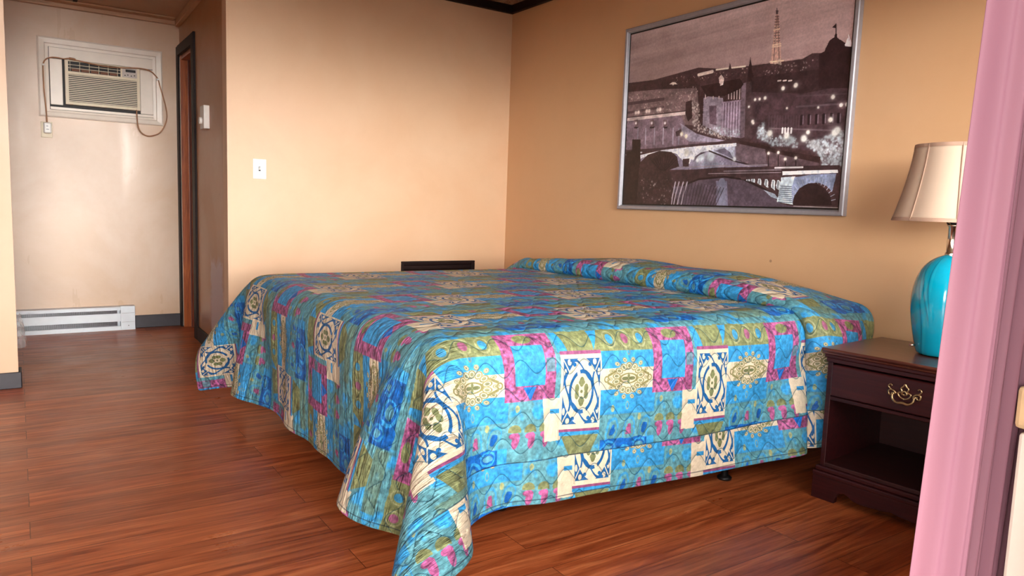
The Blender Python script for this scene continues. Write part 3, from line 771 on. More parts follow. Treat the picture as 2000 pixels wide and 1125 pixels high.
# ---- data: shapes drawn in the wall print (on its own 0..1 frame) and the draped cloth
POSTER = [
 ('p',[(-0.011,0.717),(0.149,0.709),(0.286,0.723),(0.383,0.733),(0.469,0.712),(0.625,0.696),(0.698,0.694),(0.767,0.69),(0.826,0.688),(0.86,0.706),(1.015,0.681),(1.061,-0.038),(-0.018,-0.089)],(66,47,50)),
 ('p',[(-0.011,0.711),(0.256,0.699),(0.386,0.681),(0.401,0.593),(0.263,0.571),(-0.006,0.608)],(60,42,44)),
 ('p',[(-0.009,0.665),(0.196,0.65),(0.38,0.627),(0.406,0.511),(0.391,0.43),(0.0,0.493)],(112,92,94)),
 ('s',[(0.009,0.663),(0.389,0.635),(0.4,0.45),(0.16,0.509),(0.012,0.605)],220,0.0035,(235,215,205)),
 ('s',[(0.235,0.703),(0.608,0.704),(0.619,0.655),(0.388,0.656),(0.237,0.67)],70,0.003,(225,200,190)),
 ('s',[(0.66,0.657),(0.753,0.676),(0.883,0.681),(0.885,0.646),(0.771,0.623),(0.67,0.632)],60,0.003,(230,210,205)),
 ('l',[(0.386,0.695),(0.451,0.7)],0.012,(225,205,195)),
 ('l',[(0.469,0.706),(0.598,0.699)],0.006,(240,225,210)),
 ('p',[(0.237,0.67),(0.249,0.679),(0.268,0.677),(0.281,0.663)],(225,210,200)),
 ('l',[(0.007,0.595),(0.21,0.594)],0.012,(82,62,66)),
 ('l',[(0.01,0.543),(0.212,0.551)],0.01,(82,62,66)),
 ('d',[(0.057,0.537),(0.072,0.538)],0.008,(235,220,215)),
 ('d',[(0.12,0.538),(0.134,0.538)],0.008,(235,220,215)),
 ('d',[(0.181,0.538),(0.195,0.539)],0.008,(235,220,215)),
 ('p',[(0.007,0.501),(0.309,0.491),(0.332,0.436),(0.394,0.379),(0.526,0.338),(0.358,0.324),(0.009,0.325)],(118,100,112)),
 ('l',[(0.01,0.503),(0.333,0.503)],0.013,(225,208,206)),
 ('l',[(0.009,0.515),(0.333,0.514)],0.004,(70,52,54)),
 ('p',[(0.05,0.497),(0.071,0.497),(0.075,0.462),(0.055,0.455)],(92,72,76)),
 ('d',[(0.06,0.477)],0.006,(230,220,225)),
 ('p',[(0.05,0.456),(0.078,0.456),(0.076,0.445),(0.053,0.447)],(40,28,30)),
 ('p',[(0.142,0.487),(0.162,0.487),(0.166,0.453),(0.146,0.446)],(92,72,76)),
 ('d',[(0.152,0.468)],0.006,(230,220,225)),
 ('p',[(0.142,0.447),(0.168,0.448),(0.166,0.437),(0.144,0.438)],(40,28,30)),
 ('p',[(0.216,0.478),(0.235,0.478),(0.239,0.446),(0.22,0.439)],(92,72,76)),
 ('d',[(0.226,0.46)],0.006,(230,220,225)),
 ('p',[(0.216,0.439),(0.242,0.44),(0.24,0.43),(0.219,0.431)],(40,28,30)),
 ('l',[(0.074,0.446),(0.076,0.355)],0.006,(150,142,160)),
 ('l',[(0.12,0.441),(0.122,0.352)],0.006,(175,167,185)),
 ('l',[(0.17,0.436),(0.172,0.348)],0.006,(165,157,175)),
 ('l',[(0.219,0.432),(0.221,0.345)],0.006,(185,177,195)),
 ('l',[(0.272,0.427),(0.274,0.341)],0.006,(170,162,180)),
 ('l',[(0.302,0.424),(0.305,0.339)],0.006,(150,142,160)),
 ('d',[(0.258,0.667)],0.004,(250,240,230)),
 ('p',[(0.33,0.562),(0.359,0.568),(0.367,0.474),(0.346,0.456),(0.33,0.499)],(50,34,36)),
 ('p',[(0.387,0.595),(0.419,0.61),(0.43,0.447),(0.398,0.471)],(58,40,42)),
 ('s',[(0.358,0.579),(0.394,0.553),(0.41,0.429),(0.595,0.352),(0.526,0.346),(0.373,0.412)],190,0.005,(240,228,222)),
 ('p',[(0.311,0.449),(0.341,0.425),(0.394,0.387),(0.471,0.357),(0.531,0.341),(0.49,0.336),(0.357,0.349),(0.32,0.385)],(150,142,160)),
 ('p',[(0.285,0.407),(0.311,0.418),(0.325,0.385),(0.291,0.381)],(52,38,42)),
 ('d',[(0.318,0.392),(0.341,0.378)],0.009,(255,245,225)),
 ('p',[(0.417,0.57),(0.44,0.575),(0.509,0.557),(0.521,0.368),(0.42,0.428)],(138,126,140)),
 ('p',[(0.446,0.526),(0.48,0.523),(0.486,0.421),(0.453,0.434)],(98,80,92)),
 ('p',[(0.504,0.538),(0.597,0.537),(0.603,0.346),(0.507,0.369)],(142,124,142)),
 ('l',[(0.512,0.529),(0.516,0.368)],0.0028,(180,168,186)),
 ('l',[(0.518,0.529),(0.522,0.368)],0.0028,(96,76,92)),
 ('l',[(0.524,0.529),(0.528,0.367)],0.0028,(180,168,186)),
 ('l',[(0.53,0.529),(0.535,0.367)],0.0028,(96,76,92)),
 ('l',[(0.536,0.529),(0.541,0.366)],0.0028,(180,168,186)),
 ('l',[(0.543,0.529),(0.547,0.366)],0.0028,(96,76,92)),
 ('l',[(0.549,0.529),(0.553,0.365)],0.0028,(180,168,186)),
 ('l',[(0.555,0.529),(0.559,0.365)],0.0028,(96,76,92)),
 ('l',[(0.561,0.529),(0.565,0.364)],0.0028,(180,168,186)),
 ('l',[(0.567,0.529),(0.572,0.364)],0.0028,(96,76,92)),
 ('l',[(0.573,0.529),(0.578,0.363)],0.0028,(180,168,186)),
 ('l',[(0.579,0.528),(0.584,0.363)],0.0028,(96,76,92)),
 ('l',[(0.585,0.528),(0.59,0.362)],0.0028,(180,168,186)),
 ('l',[(0.591,0.528),(0.596,0.362)],0.0028,(96,76,92)),
 ('l',[(0.424,0.62),(0.426,0.564)],0.004,(205,190,186)),
 ('l',[(0.46,0.619),(0.463,0.559)],0.004,(205,190,186)),
 ('l',[(0.489,0.599),(0.49,0.555)],0.004,(205,190,186)),
 ('l',[(0.531,0.603),(0.534,0.549)],0.004,(205,190,186)),
 ('l',[(0.545,0.599),(0.547,0.547)],0.004,(205,190,186)),
 ('l',[(0.557,0.599),(0.559,0.545)],0.004,(205,190,186)),
 ('l',[(0.569,0.597),(0.571,0.543)],0.004,(205,190,186)),
 ('l',[(0.581,0.599),(0.583,0.542)],0.004,(205,190,186)),
 ('s',[(0.42,0.428),(0.593,0.391),(0.596,0.347),(0.441,0.385)],70,0.006,(225,235,245)),
 ('p',[(0.587,0.615),(0.607,0.619),(0.619,0.35),(0.596,0.347)],(108,92,102)),
 ('p',[(0.607,0.619),(0.643,0.617),(0.652,0.338),(0.616,0.345)],(72,56,60)),
 ('p',[(0.61,0.622),(0.613,0.684),(0.618,0.742),(0.627,0.686),(0.638,0.622)],(48,32,36)),
 ('p',[(0.525,0.699),(0.53,0.731),(0.539,0.696)],(60,42,46)),
 ('p',[(0.399,0.634),(0.578,0.643),(0.597,0.611),(0.581,0.59),(0.513,0.566),(0.43,0.578)],(44,29,31)),
 ('p',[(0.482,0.662),(0.493,0.678),(0.508,0.657),(0.506,0.624),(0.492,0.621)],(190,170,165)),
 ('p',[(0.643,0.615),(0.834,0.564),(0.995,0.546),(1.005,0.233),(0.647,0.328)],(70,52,58)),
 ('p',[(0.629,0.639),(0.9,0.63),(1.005,0.544),(0.836,0.53),(0.633,0.568)],(54,38,41)),
 ('p',[(0.885,0.697),(0.903,0.705),(0.918,0.749),(0.938,0.762),(0.967,0.731),(0.988,0.712),(0.998,0.703),(0.999,0.529),(0.893,0.545)],(46,30,33)),
 ('l',[(0.94,0.758),(0.936,0.816)],0.003,(40,26,30)),
 ('p',[(0.936,0.816),(0.923,0.804),(0.937,0.798)],(38,24,28)),
 ('p',[(0.934,0.755),(0.938,0.783),(0.946,0.752)],(44,30,32)),
 ('p',[(0.972,0.72),(0.979,0.744),(0.982,0.763),(0.987,0.742),(0.996,0.718),(0.996,0.705),(0.973,0.712)],(226,216,222)),
 ('l',[(0.839,0.428),(0.839,0.392)],0.01,(40,27,32)),
 ('l',[(0.845,0.427),(0.846,0.392)],0.004,(126,108,120)),
 ('l',[(0.866,0.427),(0.867,0.391)],0.01,(40,27,32)),
 ('l',[(0.872,0.426),(0.873,0.391)],0.004,(126,108,120)),
 ('l',[(0.893,0.425),(0.894,0.39)],0.01,(40,27,32)),
 ('l',[(0.899,0.425),(0.9,0.39)],0.004,(126,108,120)),
 ('l',[(0.919,0.424),(0.92,0.389)],0.01,(40,27,32)),
 ('l',[(0.925,0.423),(0.926,0.389)],0.004,(126,108,120)),
 ('l',[(0.945,0.423),(0.946,0.388)],0.01,(40,27,32)),
 ('l',[(0.951,0.422),(0.952,0.388)],0.004,(126,108,120)),
 ('l',[(0.97,0.421),(0.971,0.387)],0.01,(40,27,32)),
 ('l',[(0.976,0.421),(0.977,0.387)],0.004,(126,108,120)),
 ('l',[(0.713,0.445),(0.714,0.37)],0.003,(90,72,80)),
 ('l',[(0.724,0.443),(0.725,0.369)],0.003,(90,72,80)),
 ('l',[(0.735,0.442),(0.736,0.368)],0.003,(90,72,80)),
 ('l',[(0.746,0.441),(0.747,0.367)],0.003,(90,72,80)),
 ('l',[(0.757,0.439),(0.758,0.366)],0.003,(90,72,80)),
 ('l',[(0.767,0.438),(0.769,0.365)],0.003,(90,72,80)),
 ('l',[(0.778,0.437),(0.78,0.364)],0.003,(90,72,80)),
 ('l',[(0.789,0.436),(0.79,0.363)],0.003,(90,72,80)),
 ('l',[(0.799,0.434),(0.801,0.362)],0.003,(90,72,80)),
 ('l',[(0.81,0.433),(0.811,0.361)],0.003,(90,72,80)),
 ('l',[(0.82,0.432),(0.822,0.36)],0.003,(90,72,80)),
 ('l',[(0.83,0.431),(0.832,0.359)],0.003,(90,72,80)),
 ('l',[(0.818,0.473),(0.994,0.464)],0.006,(104,86,94)),
 ('l',[(0.717,0.384),(0.998,0.346)],0.005,(112,94,102)),
 ('l',[(0.815,0.522),(0.993,0.506)],0.004,(92,74,80)),
 ('d',[(0.65,0.529)],0.0055000000000000005,(255,248,240)),
 ('d',[(0.669,0.529)],0.0055000000000000005,(255,248,240)),
 ('d',[(0.691,0.531)],0.0066,(255,248,240)),
 ('d',[(0.946,0.499)],0.0077,(255,248,240)),
 ('d',[(0.976,0.46)],0.0066,(255,248,240)),
 ('d',[(0.944,0.4)],0.0088,(255,248,240)),
 ('d',[(0.626,0.498)],0.0044,(255,248,240)),
 ('d',[(0.646,0.424)],0.0066,(255,248,240)),
 ('d',[(0.867,0.352)],0.0077,(255,248,240)),
 ('d',[(0.76,0.566)],0.0077,(255,248,240)),
 ('d',[(0.808,0.572)],0.0088,(255,248,240)),
 ('d',[(0.781,0.471)],0.0044,(255,248,240)),
 ('d',[(0.996,0.46)],0.0066,(255,248,240)),
 ('d',[(0.649,0.416)],0.0055000000000000005,(255,248,240)),
 ('d',[(0.897,0.46)],0.0044,(255,248,240)),
 ('l',[(0.738,0.604),(0.749,0.604)],0.005,(235,220,214)),
 ('l',[(0.759,0.601),(0.77,0.601)],0.005,(235,220,214)),
 ('l',[(0.78,0.597),(0.791,0.597)],0.005,(235,220,214)),
 ('l',[(0.77,0.379),(0.77,0.358)],0.007,(245,240,240)),
 ('l',[(0.78,0.378),(0.781,0.357)],0.007,(245,240,240)),
 ('l',[(0.792,0.377),(0.792,0.356)],0.007,(245,240,240)),
 ('l',[(0.804,0.375),(0.804,0.355)],0.007,(245,240,240)),
 ('s',[(0.671,0.402),(0.69,0.424),(0.715,0.351),(0.826,0.333),(0.833,0.283),(0.729,0.304),(0.667,0.346)],170,0.007,(215,230,240)),
 ('s',[(0.861,0.294),(0.991,0.353),(1.003,0.191),(0.927,0.194),(0.914,0.247)],330,0.007,(222,234,244)),
 ('s',[(0.841,0.332),(0.921,0.299),(0.991,0.26),(0.917,0.247)],90,0.006,(240,244,250)),
 ('d',[(0.788,0.343),(0.853,0.325),(0.962,0.342),(0.97,0.351),(0.72,0.36)],0.012,(255,255,250)),
 ('p',[(0.596,0.334),(0.681,0.312),(0.77,0.275),(0.918,0.238),(0.918,0.207),(0.841,0.217),(0.724,0.257),(0.597,0.318)],(52,35,36)),
 ('p',[(0.576,0.324),(0.707,0.285),(0.721,0.199),(0.646,0.215),(0.58,0.244)],(98,82,90)),
 ('p',[(0.717,0.276),(0.771,0.255),(0.916,0.21),(0.914,0.184),(0.72,0.201)],(88,70,76)),
 ('l',[(0.721,0.265),(0.725,0.196)],0.0035,(40,28,30)),
 ('d',[(0.721,0.265)],0.006,(255,245,235)),
 ('l',[(0.76,0.266),(0.764,0.195)],0.0035,(40,28,30)),
 ('d',[(0.76,0.266)],0.006,(255,245,235)),
 ('l',[(0.789,0.234),(0.792,0.194)],0.0035,(40,28,30)),
 ('d',[(0.789,0.234)],0.006,(255,245,235)),
 ('l',[(0.829,0.237),(0.832,0.193)],0.0035,(40,28,30)),
 ('d',[(0.829,0.237)],0.006,(255,245,235)),
 ('p',[(0.082,0.281),(0.36,0.288),(0.581,0.314),(0.585,0.24),(0.646,0.212),(0.72,0.201),(0.535,0.196),(0.221,0.2),(0.098,0.213)],(126,118,138)),
 ('d',[(0.42,0.264),(0.469,0.265)],0.02,(205,215,225)),
 ('s',[(0.383,0.234),(0.533,0.228),(0.525,0.203),(0.385,0.205)],60,0.006,(160,170,190)),
 ('p',[(0.094,0.29),(0.225,0.312),(0.407,0.321),(0.582,0.324),(0.583,0.309),(0.564,0.303),(0.474,0.296),(0.419,0.286),(0.374,0.25),(0.368,0.229),(0.35,0.227),(0.333,0.245),(0.298,0.285),(0.258,0.298),(0.161,0.293),(0.099,0.269)],(206,208,218)),
 ('p',[(0.458,0.294),(0.528,0.308),(0.577,0.307),(0.578,0.236),(0.531,0.266)],(178,182,200)),
 ('p',[(0.484,0.291),(0.529,0.302),(0.556,0.281),(0.574,0.244),(0.531,0.268)],(104,98,116)),
 ('l',[(0.46,0.292),(0.578,0.234),(0.646,0.212)],0.005,(48,34,38)),
 ('p',[(0.391,0.265),(0.419,0.286),(0.475,0.293),(0.447,0.288),(0.41,0.269),(0.388,0.238)],(80,70,84)),
 ('p',[(0.33,0.256),(0.366,0.258),(0.364,0.214),(0.334,0.215)],(58,42,44)),
 ('d',[(0.348,0.288)],0.014,(255,252,246)),
 ('d',[(0.383,0.259),(0.406,0.246),(0.578,0.244)],0.008,(245,250,255)),
 ('l',[(0.09,0.309),(0.277,0.325),(0.416,0.331),(0.584,0.335)],0.005,(70,54,60)),
 ('l',[(0.011,0.297),(0.104,0.305)],0.006,(210,214,222)),
 ('p',[(0.222,0.187),(0.498,0.204),(0.774,0.201),(0.987,0.198),(0.988,0.173),(0.777,0.162),(0.607,0.152),(0.537,0.158),(0.408,0.145),(0.29,0.099),(0.183,0.099)],(58,42,45)),
 ('l',[(0.242,0.21),(0.498,0.213),(0.719,0.209)],0.004,(150,140,150)),
 ('l',[(0.535,0.184),(0.775,0.184)],0.005,(120,108,116)),
 ('l',[(0.463,0.174),(0.776,0.171)],0.003,(140,128,134)),
 ('l',[(0.752,0.194),(0.857,0.193)],0.006,(225,220,224)),
 ('p',[(0.33,0.109),(0.408,0.142),(0.537,0.153),(0.616,0.142),(0.71,0.093),(0.785,0.023),(0.824,0.013),(1.0,0.009),(1.002,-0.024),(0.005,-0.053),(0.183,0.099)],(82,70,82)),
 ('p',[(0.502,0.134),(0.552,0.133),(0.564,-0.002),(0.51,-0.003)],(112,108,128)),
 ('l',[(0.528,0.128),(0.539,-0.002)],0.03,(132,132,154)),
 ('l',[(0.428,0.124),(0.426,-0.006)],0.02,(92,80,92)),
 ('l',[(0.335,0.111),(0.417,0.145),(0.537,0.156),(0.625,0.141),(0.719,0.09),(0.785,0.032)],0.007,(40,27,30)),
 ('p',[(0.635,0.136),(0.638,0.148),(0.648,0.148),(0.653,0.138),(0.653,0.131),(0.637,0.134)],(205,214,220)),
 ('l',[(0.643,0.142),(0.642,0.134)],0.004,(110,120,128)),
 ('p',[(0.657,0.133),(0.66,0.148),(0.67,0.148),(0.674,0.138),(0.674,0.124),(0.659,0.129)],(205,214,220)),
 ('l',[(0.665,0.142),(0.664,0.129)],0.004,(110,120,128)),
 ('p',[(0.683,0.125),(0.686,0.143),(0.696,0.143),(0.701,0.134),(0.701,0.111),(0.686,0.12)],(205,214,220)),
 ('l',[(0.692,0.138),(0.691,0.12)],0.004,(110,120,128)),
 ('p',[(0.712,0.118),(0.715,0.14),(0.724,0.14),(0.729,0.13),(0.73,0.097),(0.715,0.11)],(205,214,220)),
 ('l',[(0.72,0.134),(0.72,0.11)],0.004,(110,120,128)),
 ('p',[(0.74,0.112),(0.743,0.137),(0.752,0.137),(0.757,0.127),(0.758,0.085),(0.743,0.101)],(205,214,220)),
 ('l',[(0.748,0.131),(0.748,0.101)],0.004,(110,120,128)),
 ('p',[(0.761,0.109),(0.763,0.135),(0.772,0.135),(0.777,0.125),(0.779,0.081),(0.764,0.097)],(205,214,220)),
 ('l',[(0.768,0.129),(0.768,0.097)],0.004,(110,120,128)),
 ('p',[(0.607,0.152),(0.776,0.167),(0.777,0.153),(0.617,0.139)],(66,50,54)),
 ('p',[(0.711,0.09),(0.759,0.069),(0.776,0.042),(0.744,0.055)],(150,160,175)),
 ('p',[(0.779,0.148),(0.834,0.152),(0.826,0.106),(0.832,0.02),(0.769,0.032),(0.776,0.107)],(196,210,220)),
 ('l',[(0.779,0.107),(0.829,0.103)],0.0028,(96,110,128)),
 ('l',[(0.778,0.097),(0.829,0.094)],0.0028,(96,110,128)),
 ('l',[(0.777,0.088),(0.829,0.084)],0.0028,(96,110,128)),
 ('l',[(0.777,0.079),(0.829,0.075)],0.0028,(96,110,128)),
 ('l',[(0.776,0.069),(0.829,0.066)],0.0028,(96,110,128)),
 ('l',[(0.776,0.06),(0.83,0.057)],0.0028,(96,110,128)),
 ('l',[(0.775,0.051),(0.83,0.048)],0.0028,(96,110,128)),
 ('l',[(0.775,0.042),(0.83,0.039)],0.0028,(96,110,128)),
 ('l',[(0.774,0.032),(0.83,0.03)],0.0028,(96,110,128)),
 ('p',[(0.782,0.177),(0.983,0.178),(0.985,0.164),(0.888,0.161),(0.783,0.158)],(236,240,244)),
 ('p',[(0.83,0.147),(0.888,0.158),(0.98,0.162),(0.97,0.079),(0.95,0.106),(0.918,0.122),(0.883,0.119),(0.852,0.097),(0.834,0.061),(0.829,0.024),(0.822,0.097)],(128,138,166)),
 ('l',[(0.832,0.04),(0.816,0.044)],0.0022,(178,188,206)),
 ('l',[(0.834,0.058),(0.818,0.067)],0.0022,(178,188,206)),
 ('l',[(0.839,0.074),(0.824,0.089)],0.0022,(178,188,206)),
 ('l',[(0.846,0.089),(0.833,0.109)],0.0022,(178,188,206)),
 ('l',[(0.855,0.102),(0.844,0.125)],0.0022,(178,188,206)),
 ('l',[(0.866,0.112),(0.857,0.138)],0.0022,(178,188,206)),
 ('l',[(0.878,0.118),(0.872,0.146)],0.0022,(178,188,206)),
 ('l',[(0.891,0.122),(0.887,0.15)],0.0022,(178,188,206)),
 ('l',[(0.904,0.121),(0.903,0.15)],0.0022,(178,188,206)),
 ('l',[(0.917,0.118),(0.919,0.145)],0.0022,(178,188,206)),
 ('l',[(0.929,0.111),(0.934,0.136)],0.0022,(178,188,206)),
 ('l',[(0.94,0.102),(0.948,0.124)],0.0022,(178,188,206)),
 ('l',[(0.95,0.089),(0.96,0.108)],0.0022,(178,188,206)),
 ('l',[(0.958,0.075),(0.97,0.089)],0.0022,(178,188,206)),
 ('l',[(0.965,0.059),(0.978,0.069)],0.0022,(178,188,206)),
 ('l',[(0.969,0.042),(0.983,0.047)],0.0022,(178,188,206)),
 ('p',[(0.831,0.017),(0.831,0.031),(0.832,0.044),(0.835,0.058),(0.839,0.07),(0.844,0.081),(0.85,0.092),(0.857,0.1),(0.865,0.107),(0.874,0.113),(0.883,0.116),(0.892,0.118),(0.902,0.118),(0.912,0.116),(0.921,0.112),(0.93,0.107),(0.939,0.1),(0.946,0.092),(0.953,0.082),(0.96,0.071),(0.965,0.059),(0.968,0.047),(0.971,0.034),(0.973,0.02)],(44,30,32)),
 ('l',[(0.835,0.013),(0.993,0.01)],0.003,(170,160,160)),
 ('p',[(0.01,0.314),(0.045,0.317),(0.044,0.384),(0.094,0.38),(0.096,0.292),(0.121,-0.003),(0.003,-0.006)],(40,26,26)),
 ('p',[(0.096,0.247),(0.139,0.289),(0.204,0.308),(0.268,0.298),(0.301,0.27),(0.314,0.216),(0.263,0.199),(0.29,0.099),(0.327,-0.008),(0.087,-0.015)],(54,38,40)),
 ('s',[(0.1,0.167),(0.306,0.184),(0.327,-0.008),(0.11,-0.015)],90,0.004,(120,104,106)),
 ('s',[(0.1,0.167),(0.31,0.099),(0.327,-0.008),(0.11,-0.015)],26,0.005,(200,190,190)),
 ('l',[(0.296,-0.004),(0.304,0.056),(0.319,0.131)],0.006,(176,166,178)),
 ('l',[(0.314,-0.003),(0.324,0.056),(0.341,0.13)],0.006,(176,166,178)),
 ('l',[(0.335,-0.003),(0.344,0.056),(0.361,0.13)],0.006,(176,166,178)),
 ('l',[(0.285,-0.004),(0.289,0.055),(0.3,0.131)],0.006,(176,166,178)),
 ('l',[(0.216,0.198),(0.163,0.255)],0.0022,(36,24,26)),
 ('l',[(0.219,0.198),(0.178,0.261)],0.0022,(36,24,26)),
 ('l',[(0.222,0.198),(0.193,0.267)],0.0022,(36,24,26)),
 ('l',[(0.225,0.198),(0.208,0.273)],0.0022,(36,24,26)),
 ('l',[(0.228,0.197),(0.223,0.278)],0.0022,(36,24,26)),
 ('l',[(0.232,0.197),(0.238,0.284)],0.0022,(36,24,26)),
 ('l',[(0.235,0.197),(0.253,0.277)],0.0022,(36,24,26)),
 ('l',[(0.238,0.197),(0.268,0.27)],0.0022,(36,24,26)),
 ('l',[(0.241,0.197),(0.283,0.262)],0.0022,(36,24,26)),
 ('l',[(0.244,0.197),(0.298,0.255)],0.0022,(36,24,26)),
 ('l',[(0.327,-0.008),(0.341,0.099)],0.0026,(50,36,40)),
 ('l',[(0.341,-0.008),(0.355,0.138)],0.0026,(50,36,40)),
 ('l',[(0.355,-0.008),(0.371,0.134)],0.0026,(50,36,40)),
 ('l',[(0.369,-0.007),(0.387,0.131)],0.0026,(50,36,40)),
 ('l',[(0.383,-0.007),(0.403,0.128)],0.0026,(50,36,40)),
 ('l',[(0.397,-0.006),(0.418,0.124)],0.0026,(50,36,40)),
 ('l',[(0.41,-0.006),(0.434,0.121)],0.0026,(50,36,40)),
 ('l',[(0.424,-0.006),(0.449,0.118)],0.0026,(50,36,40)),
 ('l',[(0.437,-0.005),(0.464,0.115)],0.0026,(50,36,40)),
 ('l',[(0.451,-0.005),(0.48,0.111)],0.0026,(50,36,40)),
 ('l',[(0.464,-0.005),(0.495,0.108)],0.0026,(50,36,40)),
 ('l',[(0.477,-0.004),(0.509,0.105)],0.0026,(50,36,40)),
 ('l',[(0.49,-0.004),(0.524,0.102)],0.0026,(50,36,40)),
 ('l',[(0.503,-0.003),(0.539,0.099)],0.0026,(50,36,40)),
 ('l',[(0.716,0.923),(0.713,0.945)],0.003,(90,72,76)),
 ('p',[(0.709,0.937),(0.72,0.934),(0.72,0.916),(0.71,0.919)],(76,58,60)),
 ('p',[(0.711,0.918),(0.721,0.916),(0.747,0.684),(0.703,0.69)],(186,150,138)),
 ('l',[(0.716,0.91),(0.715,0.691)],0.003,(120,92,90)),
 ('l',[(0.719,0.909),(0.738,0.688)],0.003,(120,92,90)),
 ('l',[(0.709,0.908),(0.723,0.906)],0.0026,(112,86,86)),
 ('l',[(0.709,0.895),(0.724,0.893)],0.0026,(112,86,86)),
 ('l',[(0.709,0.883),(0.726,0.88)],0.0026,(112,86,86)),
 ('l',[(0.709,0.87),(0.727,0.867)],0.0026,(112,86,86)),
 ('l',[(0.71,0.857),(0.728,0.855)],0.0026,(112,86,86)),
 ('l',[(0.71,0.845),(0.729,0.842)],0.0026,(112,86,86)),
 ('l',[(0.71,0.832),(0.73,0.829)],0.0026,(112,86,86)),
 ('l',[(0.71,0.819),(0.732,0.816)],0.0026,(112,86,86)),
 ('l',[(0.71,0.807),(0.733,0.803)],0.0026,(112,86,86)),
 ('l',[(0.71,0.794),(0.734,0.79)],0.0026,(112,86,86)),
 ('l',[(0.71,0.781),(0.735,0.777)],0.0026,(112,86,86)),
 ('l',[(0.71,0.768),(0.737,0.764)],0.0026,(112,86,86)),
 ('l',[(0.707,0.846),(0.729,0.846)],0.005,(240,214,190)),
 ('l',[(0.707,0.777),(0.738,0.776)],0.005,(240,214,190)),
 ('l',[(0.706,0.768),(0.739,0.766)],0.005,(240,214,190)),
 ('l',[(0.701,0.7),(0.753,0.695)],0.005,(240,214,190)),
 ('s',[(0.708,0.876),(0.724,0.872),(0.736,0.765),(0.709,0.767)],40,0.003,(250,228,205)),
 ('s',[(0.702,0.693),(0.743,0.705),(0.75,0.68),(0.706,0.681)],20,0.0035,(250,230,210)),
]

